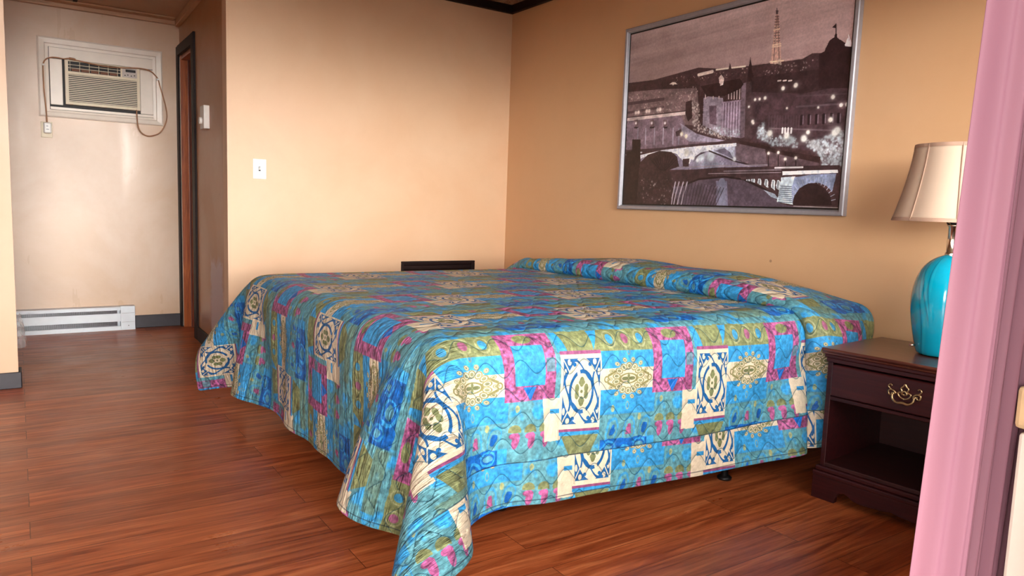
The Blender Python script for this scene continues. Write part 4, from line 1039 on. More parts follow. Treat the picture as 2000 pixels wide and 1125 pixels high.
CLOTH = [
 1370,-17,-15,4,17,32,41,48,50,51,45,42,32,21,10,-3,-15,-25,-32,-38,-44,-41,-35,-29,-20,-9,0,11,20,27,33,36,34,31,26,21,15,11,5,0,-2,-2,3,5,4,2,-2,-6,-4,-1,2,6,4,1,-4,-6,-10,-12,-9,-4,-2,3,5,9,10,7,6,5,1,0,-4,-9,-12,-18,-22,-25,-30,-31,-26,-20,-14,-5,3,14,22,28,36,37,31,25,17,8,-1,-10,-19,-25,-32,-36,-40,-42,-43,-42,-39,
 -44,14,16,9,4,0,-1,-3,-2,-2,1,-2,1,3,2,3,4,3,2,2,1,1,0,1,1,0,1,1,0,0,0,0,0,-3,-1,-3,-2,-4,-3,-2,0,1,0,1,0,-1,-1,1,0,0,1,-1,0,0,1,0,0,0,1,-1,1,-1,2,0,0,0,-1,-1,0,0,2,2,2,3,1,1,0,1,-1,0,0,0,1,-1,-1,1,-1,-1,-2,-2,-3,-2,-3,-2,-2,-2,-2,-1,0,-1,1,3,1,
 -27,10,9,4,3,-1,-2,-2,-1,-1,0,0,1,1,3,3,3,4,2,1,2,-1,0,0,0,1,1,1,1,1,1,0,-2,-1,-3,-2,-4,-2,-3,-2,0,1,1,0,-1,0,0,0,0,0,0,0,1,-1,1,0,0,0,-1,1,0,1,0,1,0,0,0,-2,-1,0,2,3,2,2,2,1,1,-1,0,-1,0,0,0,0,0,0,0,-2,-1,-2,-2,-3,-2,-3,-2,-2,-1,-1,-2,1,2,1,3,
 -11,5,4,1,-1,-1,-2,-2,-1,-1,0,1,1,1,2,3,3,3,3,1,1,0,0,1,1,0,2,0,1,1,0,0,-2,-1,-3,-3,-2,-4,-3,-1,1,1,1,0,0,0,0,-2,1,0,0,1,-1,1,0,0,-1,1,0,0,0,1,0,1,0,0,-1,-1,-2,1,1,3,2,2,2,1,2,-1,0,-1,0,-1,0,0,0,0,0,-1,-2,-2,-2,-2,-3,-2,-2,-3,-1,-2,0,2,1,3,2,
 -1,3,0,-1,-2,-3,-2,-1,-3,0,-1,1,1,3,2,3,3,2,2,3,1,0,1,0,0,2,0,1,1,1,1,-1,-2,-3,-2,-4,-3,-3,-1,0,0,2,0,1,0,-2,0,0,0,1,-1,1,0,0,0,0,0,0,0,0,1,0,1,0,0,-1,-1,-1,-1,-1,2,2,3,2,3,2,0,1,-1,0,-1,0,-1,0,0,0,0,-2,-1,-2,-2,-3,-2,-3,-2,-2,-1,-1,0,1,3,3,3,
 19,-6,-3,-4,-4,-4,-3,-3,-2,-1,0,1,1,2,3,3,3,2,2,2,1,1,0,1,1,0,1,2,1,1,0,-2,-2,-3,-4,-2,-3,-2,-2,1,1,0,2,-1,0,0,-1,0,0,0,1,-1,1,0,0,0,0,0,0,1,0,0,1,0,0,-1,-1,-1,-1,-1,1,2,2,3,2,2,3,1,-2,0,-1,-1,0,0,0,0,-1,-1,-2,-2,-2,-3,-2,-3,-2,-1,-2,0,1,3,3,3,5,
 31,-7,-7,-5,-5,-5,-5,-4,-3,-2,0,1,2,2,2,3,2,3,3,1,2,1,0,0,1,1,2,1,1,2,-1,-3,-3,-2,-3,-3,-3,-3,0,1,1,1,1,0,-1,0,-2,1,0,0,1,0,0,0,0,0,0,0,1,-1,1,1,0,0,-1,0,-1,-1,-1,-1,-1,2,3,3,3,2,2,1,0,-1,0,-1,-1,0,-1,0,-1,0,-3,-1,-3,-2,-3,-2,-2,-2,-1,0,3,2,4,5,6,
 41,-8,-6,-7,-6,-6,-7,-5,-4,-4,0,0,2,2,3,2,3,2,2,3,2,0,0,1,1,2,1,1,2,0,-1,-3,-2,-4,-4,-2,-3,-2,1,2,0,2,0,-1,0,-1,0,0,0,0,0,2,-1,0,0,0,0,0,1,0,0,0,1,0,-1,0,-1,-1,-1,-1,0,0,2,3,3,3,2,3,0,-2,-1,-1,0,-1,0,0,0,-3,-1,-3,-2,-2,-3,-2,-2,-2,0,1,4,4,5,7,7,
 46,-5,-7,-6,-7,-7,-6,-8,-5,-4,-4,0,2,2,3,3,3,2,3,2,1,1,0,2,1,1,2,2,1,0,-2,-3,-4,-4,-3,-3,-2,0,1,0,2,1,1,-1,-1,0,-1,-1,1,1,0,0,0,0,0,0,0,0,0,2,0,0,-1,1,-1,-1,0,-1,-1,0,-2,1,2,2,3,3,3,2,0,0,-1,-1,-1,-1,0,-1,0,-1,-2,-2,-3,-3,-2,-2,-3,-1,0,4,4,6,7,7,7,
 50,-4,-4,-5,-6,-7,-9,-8,-8,-6,-4,-2,1,2,2,4,3,3,2,3,1,0,2,0,2,2,1,2,2,-1,-4,-4,-3,-4,-2,-2,-2,0,1,1,1,1,0,-1,0,-1,-1,1,1,0,0,0,0,0,0,0,0,1,1,-1,1,0,0,-1,0,-1,0,0,-1,-1,0,-2,1,2,3,3,4,3,2,-2,-1,-1,-1,-1,-1,0,-1,-2,-3,-1,-2,-2,-3,-3,-1,-1,4,4,6,8,8,7,8,
 49,0,-2,-4,-5,-6,-7,-8,-10,-8,-7,-5,-1,2,4,2,4,4,2,2,2,1,0,2,1,2,3,1,1,-2,-3,-4,-5,-4,-2,-1,-1,1,1,1,1,1,-1,0,-1,-1,0,1,-1,1,1,-1,0,0,0,-1,1,1,0,1,0,-1,0,0,0,0,-1,0,0,-1,-2,0,0,2,2,3,3,4,3,0,-2,-1,-2,-1,0,-1,-1,-2,-3,-1,-2,-4,-2,-3,-2,4,4,7,7,9,8,8,5,
 49,0,0,-1,-3,-5,-6,-8,-9,-11,-8,-7,-5,0,3,4,4,4,1,4,2,1,1,1,2,2,2,3,0,-3,-6,-4,-5,-2,0,-3,0,2,1,1,1,0,-1,-1,-1,0,0,0,1,0,0,1,0,-1,0,0,0,1,1,0,0,0,0,-1,-1,0,0,0,0,-1,0,-2,-1,2,2,3,4,3,4,0,-1,-2,-1,-2,-1,0,-1,-2,-3,-1,-4,-2,-4,-2,1,5,8,8,10,7,8,6,5,
 46,2,1,0,0,-3,-4,-7,-8,-9,-11,-9,-9,-3,1,4,5,3,3,3,3,0,1,2,3,2,3,2,-2,-5,-5,-6,-4,1,-1,-2,1,1,1,2,-1,1,-2,0,0,-1,0,1,1,-1,1,-1,-1,0,0,0,1,2,0,0,1,-1,-1,-1,0,0,0,-1,1,-1,0,-1,-2,1,2,2,3,5,4,2,-1,-2,-2,-1,-1,-1,-1,-3,-2,-3,-2,-4,-4,0,5,9,9,10,8,8,5,4,3,
 43,1,3,2,0,1,-2,-4,-6,-9,-10,-12,-10,-9,-3,3,5,5,3,4,3,1,2,2,2,3,3,0,-4,-6,-6,-5,-3,1,-1,-1,4,1,1,0,0,-1,0,-2,0,-1,1,1,1,0,-1,0,0,-2,1,0,1,2,0,1,0,-1,-1,0,-3,1,0,0,2,0,-1,0,-2,-2,2,1,3,4,5,4,-1,-1,-1,-2,-3,0,-1,-4,-1,-3,-5,-4,-1,4,10,10,10,9,8,5,4,1,1,
 37,3,2,2,3,2,0,0,-3,-6,-9,-10,-12,-12,-9,-2,4,7,5,0,5,2,1,3,4,3,1,-1,-6,-7,-6,-4,-1,0,0,2,4,0,1,1,-2,-2,-2,-1,1,1,1,1,0,0,0,-2,-2,1,0,1,2,2,1,0,0,-1,-1,-3,-1,-1,1,0,3,0,-1,1,-2,-3,-1,0,4,5,5,6,2,-2,-2,-3,-2,0,-3,-4,0,-5,-6,-2,4,10,11,10,10,8,5,3,0,0,-2,
 31,2,3,4,3,2,3,1,0,-2,-5,-9,-11,-12,-12,-9,-3,7,8,1,5,2,2,4,5,4,-1,-6,-9,-8,-3,-3,2,1,-1,4,2,1,1,-2,-1,-2,-2,0,0,1,2,2,0,-1,-1,-2,-1,-1,1,2,2,2,0,1,0,-2,-2,-1,-2,0,0,1,2,2,0,0,-1,-3,-2,-2,1,3,4,9,7,1,-2,-3,-5,-3,-1,-4,-1,-6,-5,4,10,13,10,10,7,4,2,0,-1,-2,-1,
 26,2,2,3,3,4,3,3,3,1,-2,-5,-7,-10,-13,-12,-9,-1,7,3,4,5,4,5,6,0,-7,-9,-9,-5,-1,3,3,-3,2,3,0,1,0,-2,-1,-2,-1,1,-1,2,3,0,-1,0,-2,-2,0,2,-1,2,2,0,2,0,-1,0,-2,-2,0,-2,0,2,0,2,2,-1,0,-1,-2,-1,-3,0,1,7,9,4,3,-1,-7,-5,-5,-1,-2,-5,3,10,13,10,9,6,4,2,-1,-2,-3,-2,-2,
 19,3,2,2,4,3,3,4,4,3,2,1,-4,-7,-9,-13,-13,-11,2,6,3,6,7,8,2,-8,-12,-7,-2,1,3,3,-1,-1,1,2,-1,2,-1,-1,0,-2,0,0,1,1,0,1,0,0,-2,0,0,0,0,2,1,0,1,0,-1,0,-1,-2,1,-1,0,1,0,2,1,-1,0,0,-2,1,-1,-2,1,-1,4,7,5,4,-6,-9,-6,-2,-2,0,12,12,10,9,6,3,-1,-2,-3,-3,-1,-3,-2,
 13,3,2,2,2,3,4,4,3,5,4,3,2,-3,-6,-9,-11,-13,-8,2,2,11,7,2,-5,-6,-3,-3,1,3,1,0,0,0,1,0,0,0,0,0,-1,0,0,0,0,0,1,-1,1,0,0,-1,0,0,1,0,0,0,1,0,-1,2,-1,-1,0,0,0,1,0,0,0,0,1,0,-1,1,-1,0,0,0,1,4,1,1,2,-7,-9,-1,0,8,12,9,7,5,2,-1,-3,-3,-3,-3,-3,-2,-2,
 19,0,0,-1,0,1,2,3,4,4,5,5,4,3,-1,-5,-7,-9,-10,-4,2,9,7,-3,-5,-1,1,-1,0,1,-1,0,0,1,0,0,0,0,-1,0,0,0,0,0,0,1,0,0,-1,0,1,0,0,0,0,0,1,0,0,0,0,-1,1,0,-1,0,0,0,0,1,1,0,0,0,0,0,0,0,1,0,1,2,0,-2,2,-2,-5,-1,3,8,7,5,5,0,-2,-5,-3,-4,-3,-2,-3,-2,-2,
 26,-1,-1,0,0,-1,-1,-1,1,1,4,5,6,6,4,0,-3,-4,-7,-5,0,3,2,-1,0,0,1,0,0,0,0,1,0,0,0,-1,1,0,0,0,1,-1,0,0,0,0,1,0,0,0,-1,0,1,0,0,0,0,0,0,0,0,0,0,0,0,0,1,0,0,0,-1,0,1,0,0,0,0,0,0,0,0,0,0,-1,1,0,-1,0,2,6,2,3,-2,-4,-6,-4,-4,-2,-2,-1,0,0,-2,
 32,-1,0,0,-1,0,0,0,-1,-1,-1,1,2,5,6,6,3,-1,-3,-2,1,-1,0,0,0,1,-1,0,1,0,1,-1,0,1,0,0,0,0,0,1,-1,0,0,1,0,0,-1,0,0,1,0,0,-1,0,1,0,0,0,0,0,0,0,0,0,0,0,0,0,0,0,0,0,0,0,0,0,0,0,0,0,0,0,0,1,0,0,1,0,-1,1,1,-3,-6,-6,-4,-2,-1,0,0,0,1,0,1,
 37,0,0,0,0,0,0,0,0,1,0,-1,-1,0,2,5,5,3,0,2,-1,-1,0,-1,-1,0,1,0,0,0,-1,1,1,-1,0,1,-1,1,0,-1,1,0,0,-1,1,0,0,0,0,0,0,0,0,0,-1,0,1,0,0,0,0,0,-1,1,0,0,-1,1,0,0,0,0,0,0,0,-1,1,-1,0,0,0,1,0,0,1,-1,1,1,-1,0,-2,-6,-3,-3,0,-1,-1,-1,1,-1,-1,0,0,
 42,0,0,0,0,1,0,1,0,1,0,0,1,0,1,1,2,2,2,-1,0,0,-1,1,-1,0,-1,1,0,0,0,0,0,0,1,-1,0,0,0,1,-1,0,0,1,-1,0,0,0,1,-1,0,0,0,1,0,0,-1,0,0,0,0,1,0,-1,0,1,0,-1,0,0,0,1,-1,0,0,1,-1,0,0,0,0,0,0,0,0,1,0,0,0,-1,-2,0,-1,-1,-2,-1,-1,-1,-2,0,-1,-1,-1,
 45,0,1,1,0,0,1,0,1,0,1,1,0,1,-1,0,0,0,1,1,0,-1,0,-1,1,0,0,-1,0,0,1,0,-1,1,-1,1,0,0,0,-1,1,0,0,-1,1,0,0,0,-1,1,0,0,0,-1,0,1,0,0,0,0,0,-1,1,0,0,-1,1,0,0,0,0,-1,1,0,0,-1,1,0,0,0,0,0,0,0,0,0,0,0,0,-1,1,0,-1,1,-1,-2,-1,-1,-1,-1,-1,-1,0,
 48,1,0,0,1,1,0,0,0,1,0,0,0,0,0,-1,0,1,0,0,0,0,0,0,-1,0,1,0,0,0,0,0,0,0,0,0,0,0,0,0,0,0,0,0,0,0,0,0,0,0,0,0,0,0,0,0,0,0,0,0,0,0,0,0,0,0,0,0,0,0,0,0,0,0,0,0,-1,1,0,0,-1,0,1,-1,1,0,0,0,0,0,-1,-1,1,1,0,0,-1,-1,-1,-1,-1,0,-2,
 50,1,0,0,1,-1,1,0,0,-1,0,0,0,-1,-1,1,1,0,1,0,0,1,-1,0,0,0,-1,1,0,0,0,0,0,0,0,0,0,0,0,0,0,0,0,0,0,0,0,0,0,0,0,0,0,0,0,0,0,0,0,0,0,0,0,0,0,0,-1,1,0,0,0,0,-1,1,0,0,0,-1,0,0,1,0,0,1,-1,0,0,0,0,0,-1,0,0,-1,1,1,0,0,-1,-1,0,-2,0,
 52,-1,1,0,0,0,0,0,0,0,-1,-1,0,0,1,0,0,1,1,0,0,-1,1,0,-1,0,0,0,0,0,0,0,0,0,0,0,0,0,0,0,0,0,0,0,0,0,0,0,1,-1,0,0,0,0,0,0,0,0,0,0,0,0,0,0,0,0,1,-1,0,0,0,0,1,-1,0,0,0,0,0,0,0,0,0,0,1,0,0,0,0,-1,-1,0,0,0,0,0,1,-1,1,0,-1,0,-1,
 52,0,0,0,-1,1,-1,0,-1,0,0,1,0,0,0,0,0,1,0,0,0,0,0,0,1,-1,0,-1,1,0,0,-1,1,0,0,0,0,0,0,0,0,0,0,0,0,0,0,0,-1,1,0,0,0,0,0,0,0,0,0,0,0,0,0,0,0,0,-1,1,0,0,0,0,-1,1,0,0,0,0,0,0,0,0,0,1,-1,0,0,0,0,0,0,0,-1,1,0,0,0,0,0,0,-1,0,0,
 52,0,-1,0,0,-1,0,0,1,0,1,0,0,0,-1,1,0,0,0,1,0,0,0,-1,0,1,0,-1,-1,1,0,0,0,0,0,0,0,0,0,0,0,0,0,1,-1,0,0,0,1,-1,0,0,0,0,1,-1,0,0,0,0,0,0,0,0,0,0,0,0,0,0,0,0,0,0,0,0,0,0,0,0,0,1,0,-1,0,0,0,0,0,-1,0,0,0,0,0,0,0,1,-1,0,1,0,0,
 51,0,0,0,0,0,1,0,0,0,-1,0,0,0,1,-1,1,0,0,0,0,0,0,1,0,-1,0,0,0,0,0,0,0,0,0,0,0,0,0,0,0,0,0,0,0,0,0,0,0,0,0,0,0,0,-1,1,0,0,0,0,0,0,0,0,0,0,0,0,0,0,0,0,0,0,0,0,0,0,0,0,1,-1,0,0,0,0,1,0,-1,0,0,-1,1,-1,1,0,-1,0,1,0,0,0,0,
 50,1,0,0,1,0,-1,0,1,-1,1,-1,0,0,1,0,-1,1,0,0,0,1,-1,0,0,0,0,1,-1,0,0,0,0,0,0,0,0,0,0,1,-1,0,0,0,0,0,0,0,0,0,0,0,0,0,1,-1,0,0,0,0,0,1,-1,0,0,0,0,0,0,0,0,0,0,0,0,0,0,0,0,0,0,0,0,0,1,0,-1,0,0,0,0,0,-1,1,-1,0,1,0,0,0,0,0,0,
 52,-1,1,0,0,0,0,0,-1,0,0,0,0,1,-1,1,0,0,0,0,0,0,0,0,0,0,0,0,1,-1,0,0,0,0,0,0,0,0,0,-1,1,0,0,0,0,0,0,0,0,0,0,0,0,0,-1,1,0,0,0,0,0,-1,1,0,0,0,0,0,0,0,0,0,0,0,-1,0,1,0,0,0,0,0,0,0,0,0,0,0,0,0,-1,0,1,0,0,0,0,0,0,0,-1,0,0,
 52,0,0,0,-1,1,0,-1,0,0,0,0,1,-1,1,-1,1,0,0,1,0,-1,1,0,0,0,-1,0,0,0,0,0,0,0,1,-1,1,-1,0,1,-1,0,0,0,0,0,0,0,0,0,0,0,0,0,1,-1,0,0,0,0,0,1,-1,0,0,0,0,0,0,0,0,0,0,-1,1,0,0,0,0,1,-1,0,0,1,-1,0,0,0,0,0,0,0,0,-1,0,0,0,0,0,0,1,0,0,
 51,1,-1,1,0,-1,0,0,0,1,-1,1,0,0,0,0,0,-1,1,0,0,0,0,0,0,0,1,-1,0,0,0,0,0,0,0,0,0,0,0,0,0,0,0,0,0,0,0,0,0,0,0,0,0,0,0,0,0,0,0,0,0,0,0,0,0,0,0,0,0,0,0,0,0,0,0,0,0,0,1,-1,0,0,1,-1,0,0,1,0,-1,0,0,0,-1,1,0,0,0,0,0,-1,0,0,0,
 52,0,0,-1,0,0,0,1,0,-1,1,0,-1,1,0,0,0,0,1,0,0,0,0,-1,0,0,0,1,0,-1,0,1,-1,0,0,0,0,0,0,0,0,0,1,-1,0,0,0,1,-1,0,0,0,0,0,0,0,0,0,0,0,0,0,0,0,0,0,0,0,0,0,0,0,0,1,0,0,-1,1,-1,0,0,1,-1,0,0,1,-1,0,1,-1,0,-1,1,-1,0,0,0,0,0,1,-1,0,0,
 52,-1,0,0,1,0,0,0,-1,1,0,0,0,0,-1,1,0,0,0,0,0,0,0,1,-1,0,0,0,0,0,0,0,0,0,0,0,0,0,0,0,0,0,0,0,0,0,0,0,0,0,0,0,0,0,0,0,0,0,0,0,0,0,0,0,0,0,0,0,0,0,0,0,0,0,0,0,0,0,0,0,0,0,0,0,0,0,0,0,0,-1,0,1,-1,1,0,0,0,0,-1,0,1,0,0,
 51,1,0,0,-1,0,0,0,1,0,0,-1,1,0,0,0,0,1,-1,0,0,1,-1,0,1,0,-1,0,0,1,-1,0,1,-1,0,0,0,0,1,-1,0,0,0,0,0,0,0,0,0,0,0,0,0,1,-1,0,0,0,0,0,0,0,0,0,0,0,0,0,0,0,0,0,0,0,0,0,0,0,0,0,0,0,0,0,1,-1,0,0,0,0,0,0,0,-1,0,0,0,0,1,0,0,0,0,
 52,-1,1,0,0,0,0,0,0,0,-1,1,0,-1,1,0,-1,0,1,0,0,0,1,-1,0,0,1,-1,0,0,1,-1,0,0,0,0,0,0,0,0,0,0,0,0,0,0,0,0,0,0,0,0,0,0,0,0,0,0,0,0,0,0,0,0,0,0,0,0,0,0,0,0,0,0,0,0,0,0,0,0,1,-1,0,0,0,0,0,0,0,0,0,-1,1,0,0,0,0,0,0,0,0,0,0,
 52,0,0,0,0,0,0,0,0,-1,1,0,0,0,0,0,1,0,-1,1,0,-1,0,1,0,-1,0,1,-1,0,0,0,0,1,-1,1,-1,0,0,0,0,1,-1,0,0,0,1,-1,0,0,0,0,0,0,0,0,0,0,0,0,1,-1,0,0,0,0,0,0,0,0,0,0,1,-1,0,0,1,-1,0,0,0,0,0,1,-1,0,1,-1,0,0,0,0,-1,1,0,0,0,0,-1,0,0,0,0,
 51,1,-1,1,0,0,0,0,-1,1,0,0,-1,1,0,0,-1,0,1,0,0,1,-1,0,0,0,0,0,0,0,0,0,0,0,0,0,0,0,0,0,0,0,0,0,0,0,0,0,0,0,0,0,0,0,0,0,0,0,0,0,-1,1,0,0,0,0,0,0,0,0,0,0,0,0,0,0,0,0,0,0,0,0,0,0,0,0,0,0,0,0,-1,1,0,-1,0,0,0,0,1,0,-1,0,0,
 52,0,0,-1,1,0,0,-1,1,0,0,0,0,0,0,0,0,1,-1,0,1,-1,1,-1,0,1,-1,0,1,-1,0,1,-1,0,0,0,0,1,-1,0,0,0,0,0,0,0,0,0,0,0,0,0,1,-1,0,0,0,0,0,0,1,-1,0,0,0,0,0,0,0,0,0,0,0,0,0,0,0,0,0,1,-1,0,0,0,0,0,0,0,0,0,0,0,0,0,0,0,-1,0,0,0,1,0,0,
 52,0,0,0,-1,1,-1,1,0,0,0,0,0,0,0,0,0,0,1,0,-1,0,0,1,-1,0,1,-1,0,1,-1,0,0,0,0,0,0,0,0,0,0,0,0,0,0,0,0,0,0,0,0,0,-1,1,0,0,0,0,0,0,0,0,0,0,0,0,0,0,0,0,0,0,0,0,0,0,0,0,0,0,0,0,0,0,0,0,0,0,-1,1,0,-1,0,0,0,0,1,0,0,0,0,0,-1,
 52,0,0,0,0,-1,1,0,0,0,0,-1,1,0,0,0,1,-1,0,0,1,0,-1,0,1,-1,0,1,-1,0,1,-1,1,-1,1,-1,0,0,0,0,1,-1,0,0,0,1,-1,0,0,0,0,0,1,-1,0,0,0,0,0,0,0,0,0,0,0,0,1,-1,0,0,0,1,-1,0,0,1,-1,0,0,0,0,0,1,-1,0,0,0,1,-1,0,0,0,0,0,0,0,0,0,0,0,-1,0,1,
 52,-1,1,0,0,0,0,0,0,0,0,0,0,0,0,0,-1,1,0,0,0,0,1,-1,0,0,0,0,0,0,0,0,0,0,0,0,0,0,0,0,0,0,0,0,0,0,0,0,0,0,0,0,0,0,0,0,0,0,0,0,0,0,0,0,0,0,0,0,0,0,0,0,0,0,0,0,0,0,0,0,0,0,0,0,0,0,0,-1,1,-1,1,0,0,0,0,0,0,0,-1,0,1,0,0,
 52,0,0,0,0,0,0,0,0,0,0,0,0,0,0,0,1,-1,0,1,-1,0,0,1,-1,1,0,-1,1,-1,0,0,0,0,0,0,1,-1,0,1,-1,0,0,0,1,-1,0,0,0,0,0,1,-1,0,0,0,0,0,0,1,-1,0,0,0,0,0,0,0,0,0,1,-1,0,0,1,-1,0,0,1,-1,0,0,0,0,0,0,0,0,0,0,-1,0,0,0,0,0,0,0,1,0,0,0,0,
 52,0,0,0,0,0,0,0,0,0,-1,1,0,0,0,0,0,0,0,0,0,1,-1,0,0,0,0,0,0,0,0,1,-1,0,0,0,0,0,0,0,0,0,0,0,0,0,0,0,0,0,0,0,0,0,0,0,0,0,0,-1,1,0,0,0,0,0,0,0,0,0,0,0,0,0,0,0,0,0,0,0,0,0,0,0,0,0,0,0,0,0,0,0,0,0,0,0,0,0,0,-1,0,0,0,
 52,0,-1,1,0,0,0,0,0,-1,1,0,0,0,0,0,0,0,1,-1,1,-1,1,-1,1,0,-1,1,-1,1,-1,0,0,1,-1,1,-1,0,1,-1,0,0,0,1,-1,0,0,0,0,0,1,-1,0,0,0,0,0,0,0,1,-1,0,0,0,0,1,-1,0,0,1,-1,0,0,1,-1,0,0,1,-1,0,0,1,-1,0,0,0,0,0,0,0,0,0,0,0,0,-1,0,0,0,1,0,0,0,
 51,1,0,0,0,0,0,0,-1,1,0,0,0,0,0,0,0,0,0,0,0,0,0,0,0,0,0,0,0,0,0,0,0,0,0,0,0,0,0,0,0,0,0,0,0,0,0,0,0,0,-1,1,0,0,0,0,0,0,0,-1,1,0,0,0,0,0,0,0,0,0,0,0,0,-1,1,0,0,-1,1,0,0,-1,1,0,0,0,0,0,0,0,0,0,0,-1,0,1,0,0,0,0,0,0,0,
 52,0,0,-1,1,0,0,0,0,0,0,0,0,0,0,0,0,0,0,1,-1,1,-1,1,-1,0,1,-1,1,-1,1,-1,1,-1,0,0,0,0,0,0,0,0,1,-1,0,0,0,0,0,0,1,-1,0,0,0,0,0,0,0,1,-1,0,0,0,1,-1,0,0,0,0,0,0,0,1,-1,0,0,1,-1,0,0,1,-1,0,0,0,0,0,0,0,-1,0,0,1,0,0,0,0,0,0,0,-1,0,
 52,0,0,0,-1,1,0,-1,1,0,0,0,0,0,0,0,0,0,0,0,1,-1,0,0,1,-1,0,0,0,0,0,0,0,0,0,0,0,0,0,0,0,0,0,0,0,0,0,0,0,0,0,0,0,0,0,0,0,0,0,0,0,0,0,0,0,0,0,0,0,0,0,0,0,0,0,0,0,0,0,0,0,0,0,0,0,0,0,0,0,-1,1,0,0,0,0,0,0,0,-1,0,0,1,0,
 52,0,0,0,0,-1,0,1,0,0,0,0,0,0,0,0,0,1,-1,0,0,0,1,0,-1,1,-1,1,-1,1,-1,1,-1,0,1,-1,0,1,-1,0,0,1,-1,0,0,0,0,0,0,1,-1,0,0,0,0,0,0,0,1,-1,0,0,0,1,-1,0,0,0,1,-1,0,0,1,-1,0,0,0,0,0,0,0,0,0,0,0,0,0,0,0,0,0,0,0,-1,0,0,0,0,1,0,0,0,0,
 52,0,0,0,0,0,0,0,0,0,0,0,0,0,0,0,0,0,0,0,0,1,-1,0,0,0,0,0,0,0,0,0,0,0,0,0,0,0,0,0,0,0,0,0,0,0,0,0,0,0,0,0,0,0,0,0,0,0,0,0,0,0,0,0,0,0,0,0,0,0,0,0,0,0,0,0,0,0,0,0,0,0,0,0,0,0,0,0,-1,1,0,0,-1,1,0,0,0,-1,0,0,0,0,0,
 52,0,0,0,0,0,0,0,0,0,0,0,0,0,0,0,0,0,1,0,0,-1,1,-1,1,-1,1,-1,1,-1,1,-1,0,1,-1,0,1,-1,0,0,1,-1,0,0,0,0,0,0,1,-1,0,0,0,0,0,0,0,1,-1,0,0,0,1,-1,0,0,0,1,-1,0,0,0,0,0,0,0,1,-1,0,0,0,0,0,0,0,0,0,0,0,0,0,-1,1,0,0,-1,0,1,0,0,0,0,0,
 52,-1,1,0,0,0,0,0,0,0,0,0,0,0,0,0,0,0,0,0,0,0,0,0,0,0,0,0,0,0,0,0,0,0,0,0,0,0,0,0,0,0,0,0,0,0,0,0,0,0,0,0,0,0,0,0,0,0,0,0,0,0,0,0,0,0,0,0,0,0,0,0,0,0,0,0,-1,1,0,0,0,0,0,0,0,0,-1,1,0,0,-1,1,0,-1,0,1,0,0,0,0,0,0,0,
 52,0,0,0,0,0,0,0,0,0,0,0,0,0,0,0,0,0,0,0,0,1,-1,1,-1,1,-1,1,-1,1,-1,0,1,-1,0,1,-1,0,0,1,-1,0,0,0,0,0,0,1,-1,0,0,0,0,0,0,0,1,-1,0,0,0,1,-1,0,0,0,1,-1,0,0,0,1,-1,0,0,0,1,-1,0,0,0,0,0,0,0,0,0,0,0,0,0,0,-1,1,0,0,0,0,0,0,0,0,0,
 52,0,0,0,0,0,0,0,0,0,0,0,0,0,0,0,0,0,0,0,1,-1,0,0,0,0,0,0,0,0,0,0,0,0,0,0,0,0,0,0,0,0,0,0,0,0,0,0,0,0,0,0,0,0,0,0,0,0,0,0,0,0,0,0,0,0,0,0,0,0,0,0,0,0,0,0,-1,1,0,0,0,-1,1,0,0,0,0,0,0,-1,1,-1,1,0,0,0,-1,0,0,0,0,0,0,
 52,0,0,0,0,0,0,0,0,0,0,0,0,0,1,0,0,-1,0,1,-1,0,1,-1,1,-1,1,-1,1,-1,0,1,-1,0,1,-1,0,0,1,-1,0,0,0,0,0,0,1,-1,0,0,0,0,0,0,0,1,-1,0,0,0,1,-1,0,0,0,1,-1,0,0,0,0,0,0,0,0,0,1,-1,0,0,0,0,0,0,0,0,0,0,0,0,0,0,0,-1,0,0,1,0,0,0,0,0,0,
 52,0,0,0,0,0,0,0,0,0,0,0,0,0,0,0,0,1,0,-1,0,1,-1,1,-1,0,0,0,0,0,0,0,0,0,0,0,0,0,0,0,0,0,0,0,0,0,0,0,0,0,0,0,0,0,0,0,0,0,0,0,0,0,0,0,0,0,0,0,0,0,0,0,0,0,0,0,0,0,0,0,0,0,0,0,0,0,0,-1,1,0,-1,1,-1,1,0,0,0,0,0,-1,1,0,0,
 52,0,-1,1,0,0,0,0,0,0,0,0,1,0,-1,0,0,0,0,0,1,-1,1,-1,1,0,-1,1,-1,0,1,-1,0,1,-1,0,1,0,-1,0,0,0,0,0,1,0,-1,0,0,0,0,0,0,1,0,-1,0,0,0,1,-1,0,0,0,0,0,0,0,0,0,1,-1,0,0,0,0,0,0,0,0,0,0,0,0,0,0,0,0,0,0,0,-1,1,0,0,-1,0,0,0,1,-1,0,0,
 52,0,0,0,0,0,0,0,0,0,0,0,-1,1,0,0,0,0,0,0,0,0,0,0,0,0,0,0,0,1,-1,0,1,-1,0,0,0,0,0,0,0,0,0,0,0,0,0,0,0,0,0,0,0,0,0,0,0,0,0,0,0,0,0,0,0,0,0,0,0,0,0,0,0,0,0,0,-1,1,0,0,0,0,-1,1,0,0,0,0,-1,0,1,0,0,-1,0,1,0,0,0,0,0,0,0,
 52,0,0,0,0,0,0,0,0,0,0,0,1,-1,0,0,0,0,0,1,-1,1,-1,1,-1,1,0,-1,1,-1,0,1,-1,0,0,1,-1,0,0,0,0,1,0,0,-1,0,0,0,0,0,0,0,1,-1,0,0,0,0,1,-1,0,0,0,1,0,-1,0,0,0,1,-1,0,0,0,0,0,1,-1,0,0,0,0,0,0,0,0,0,0,0,0,-1,1,-1,1,0,0,0,-1,1,0,0,0,0,
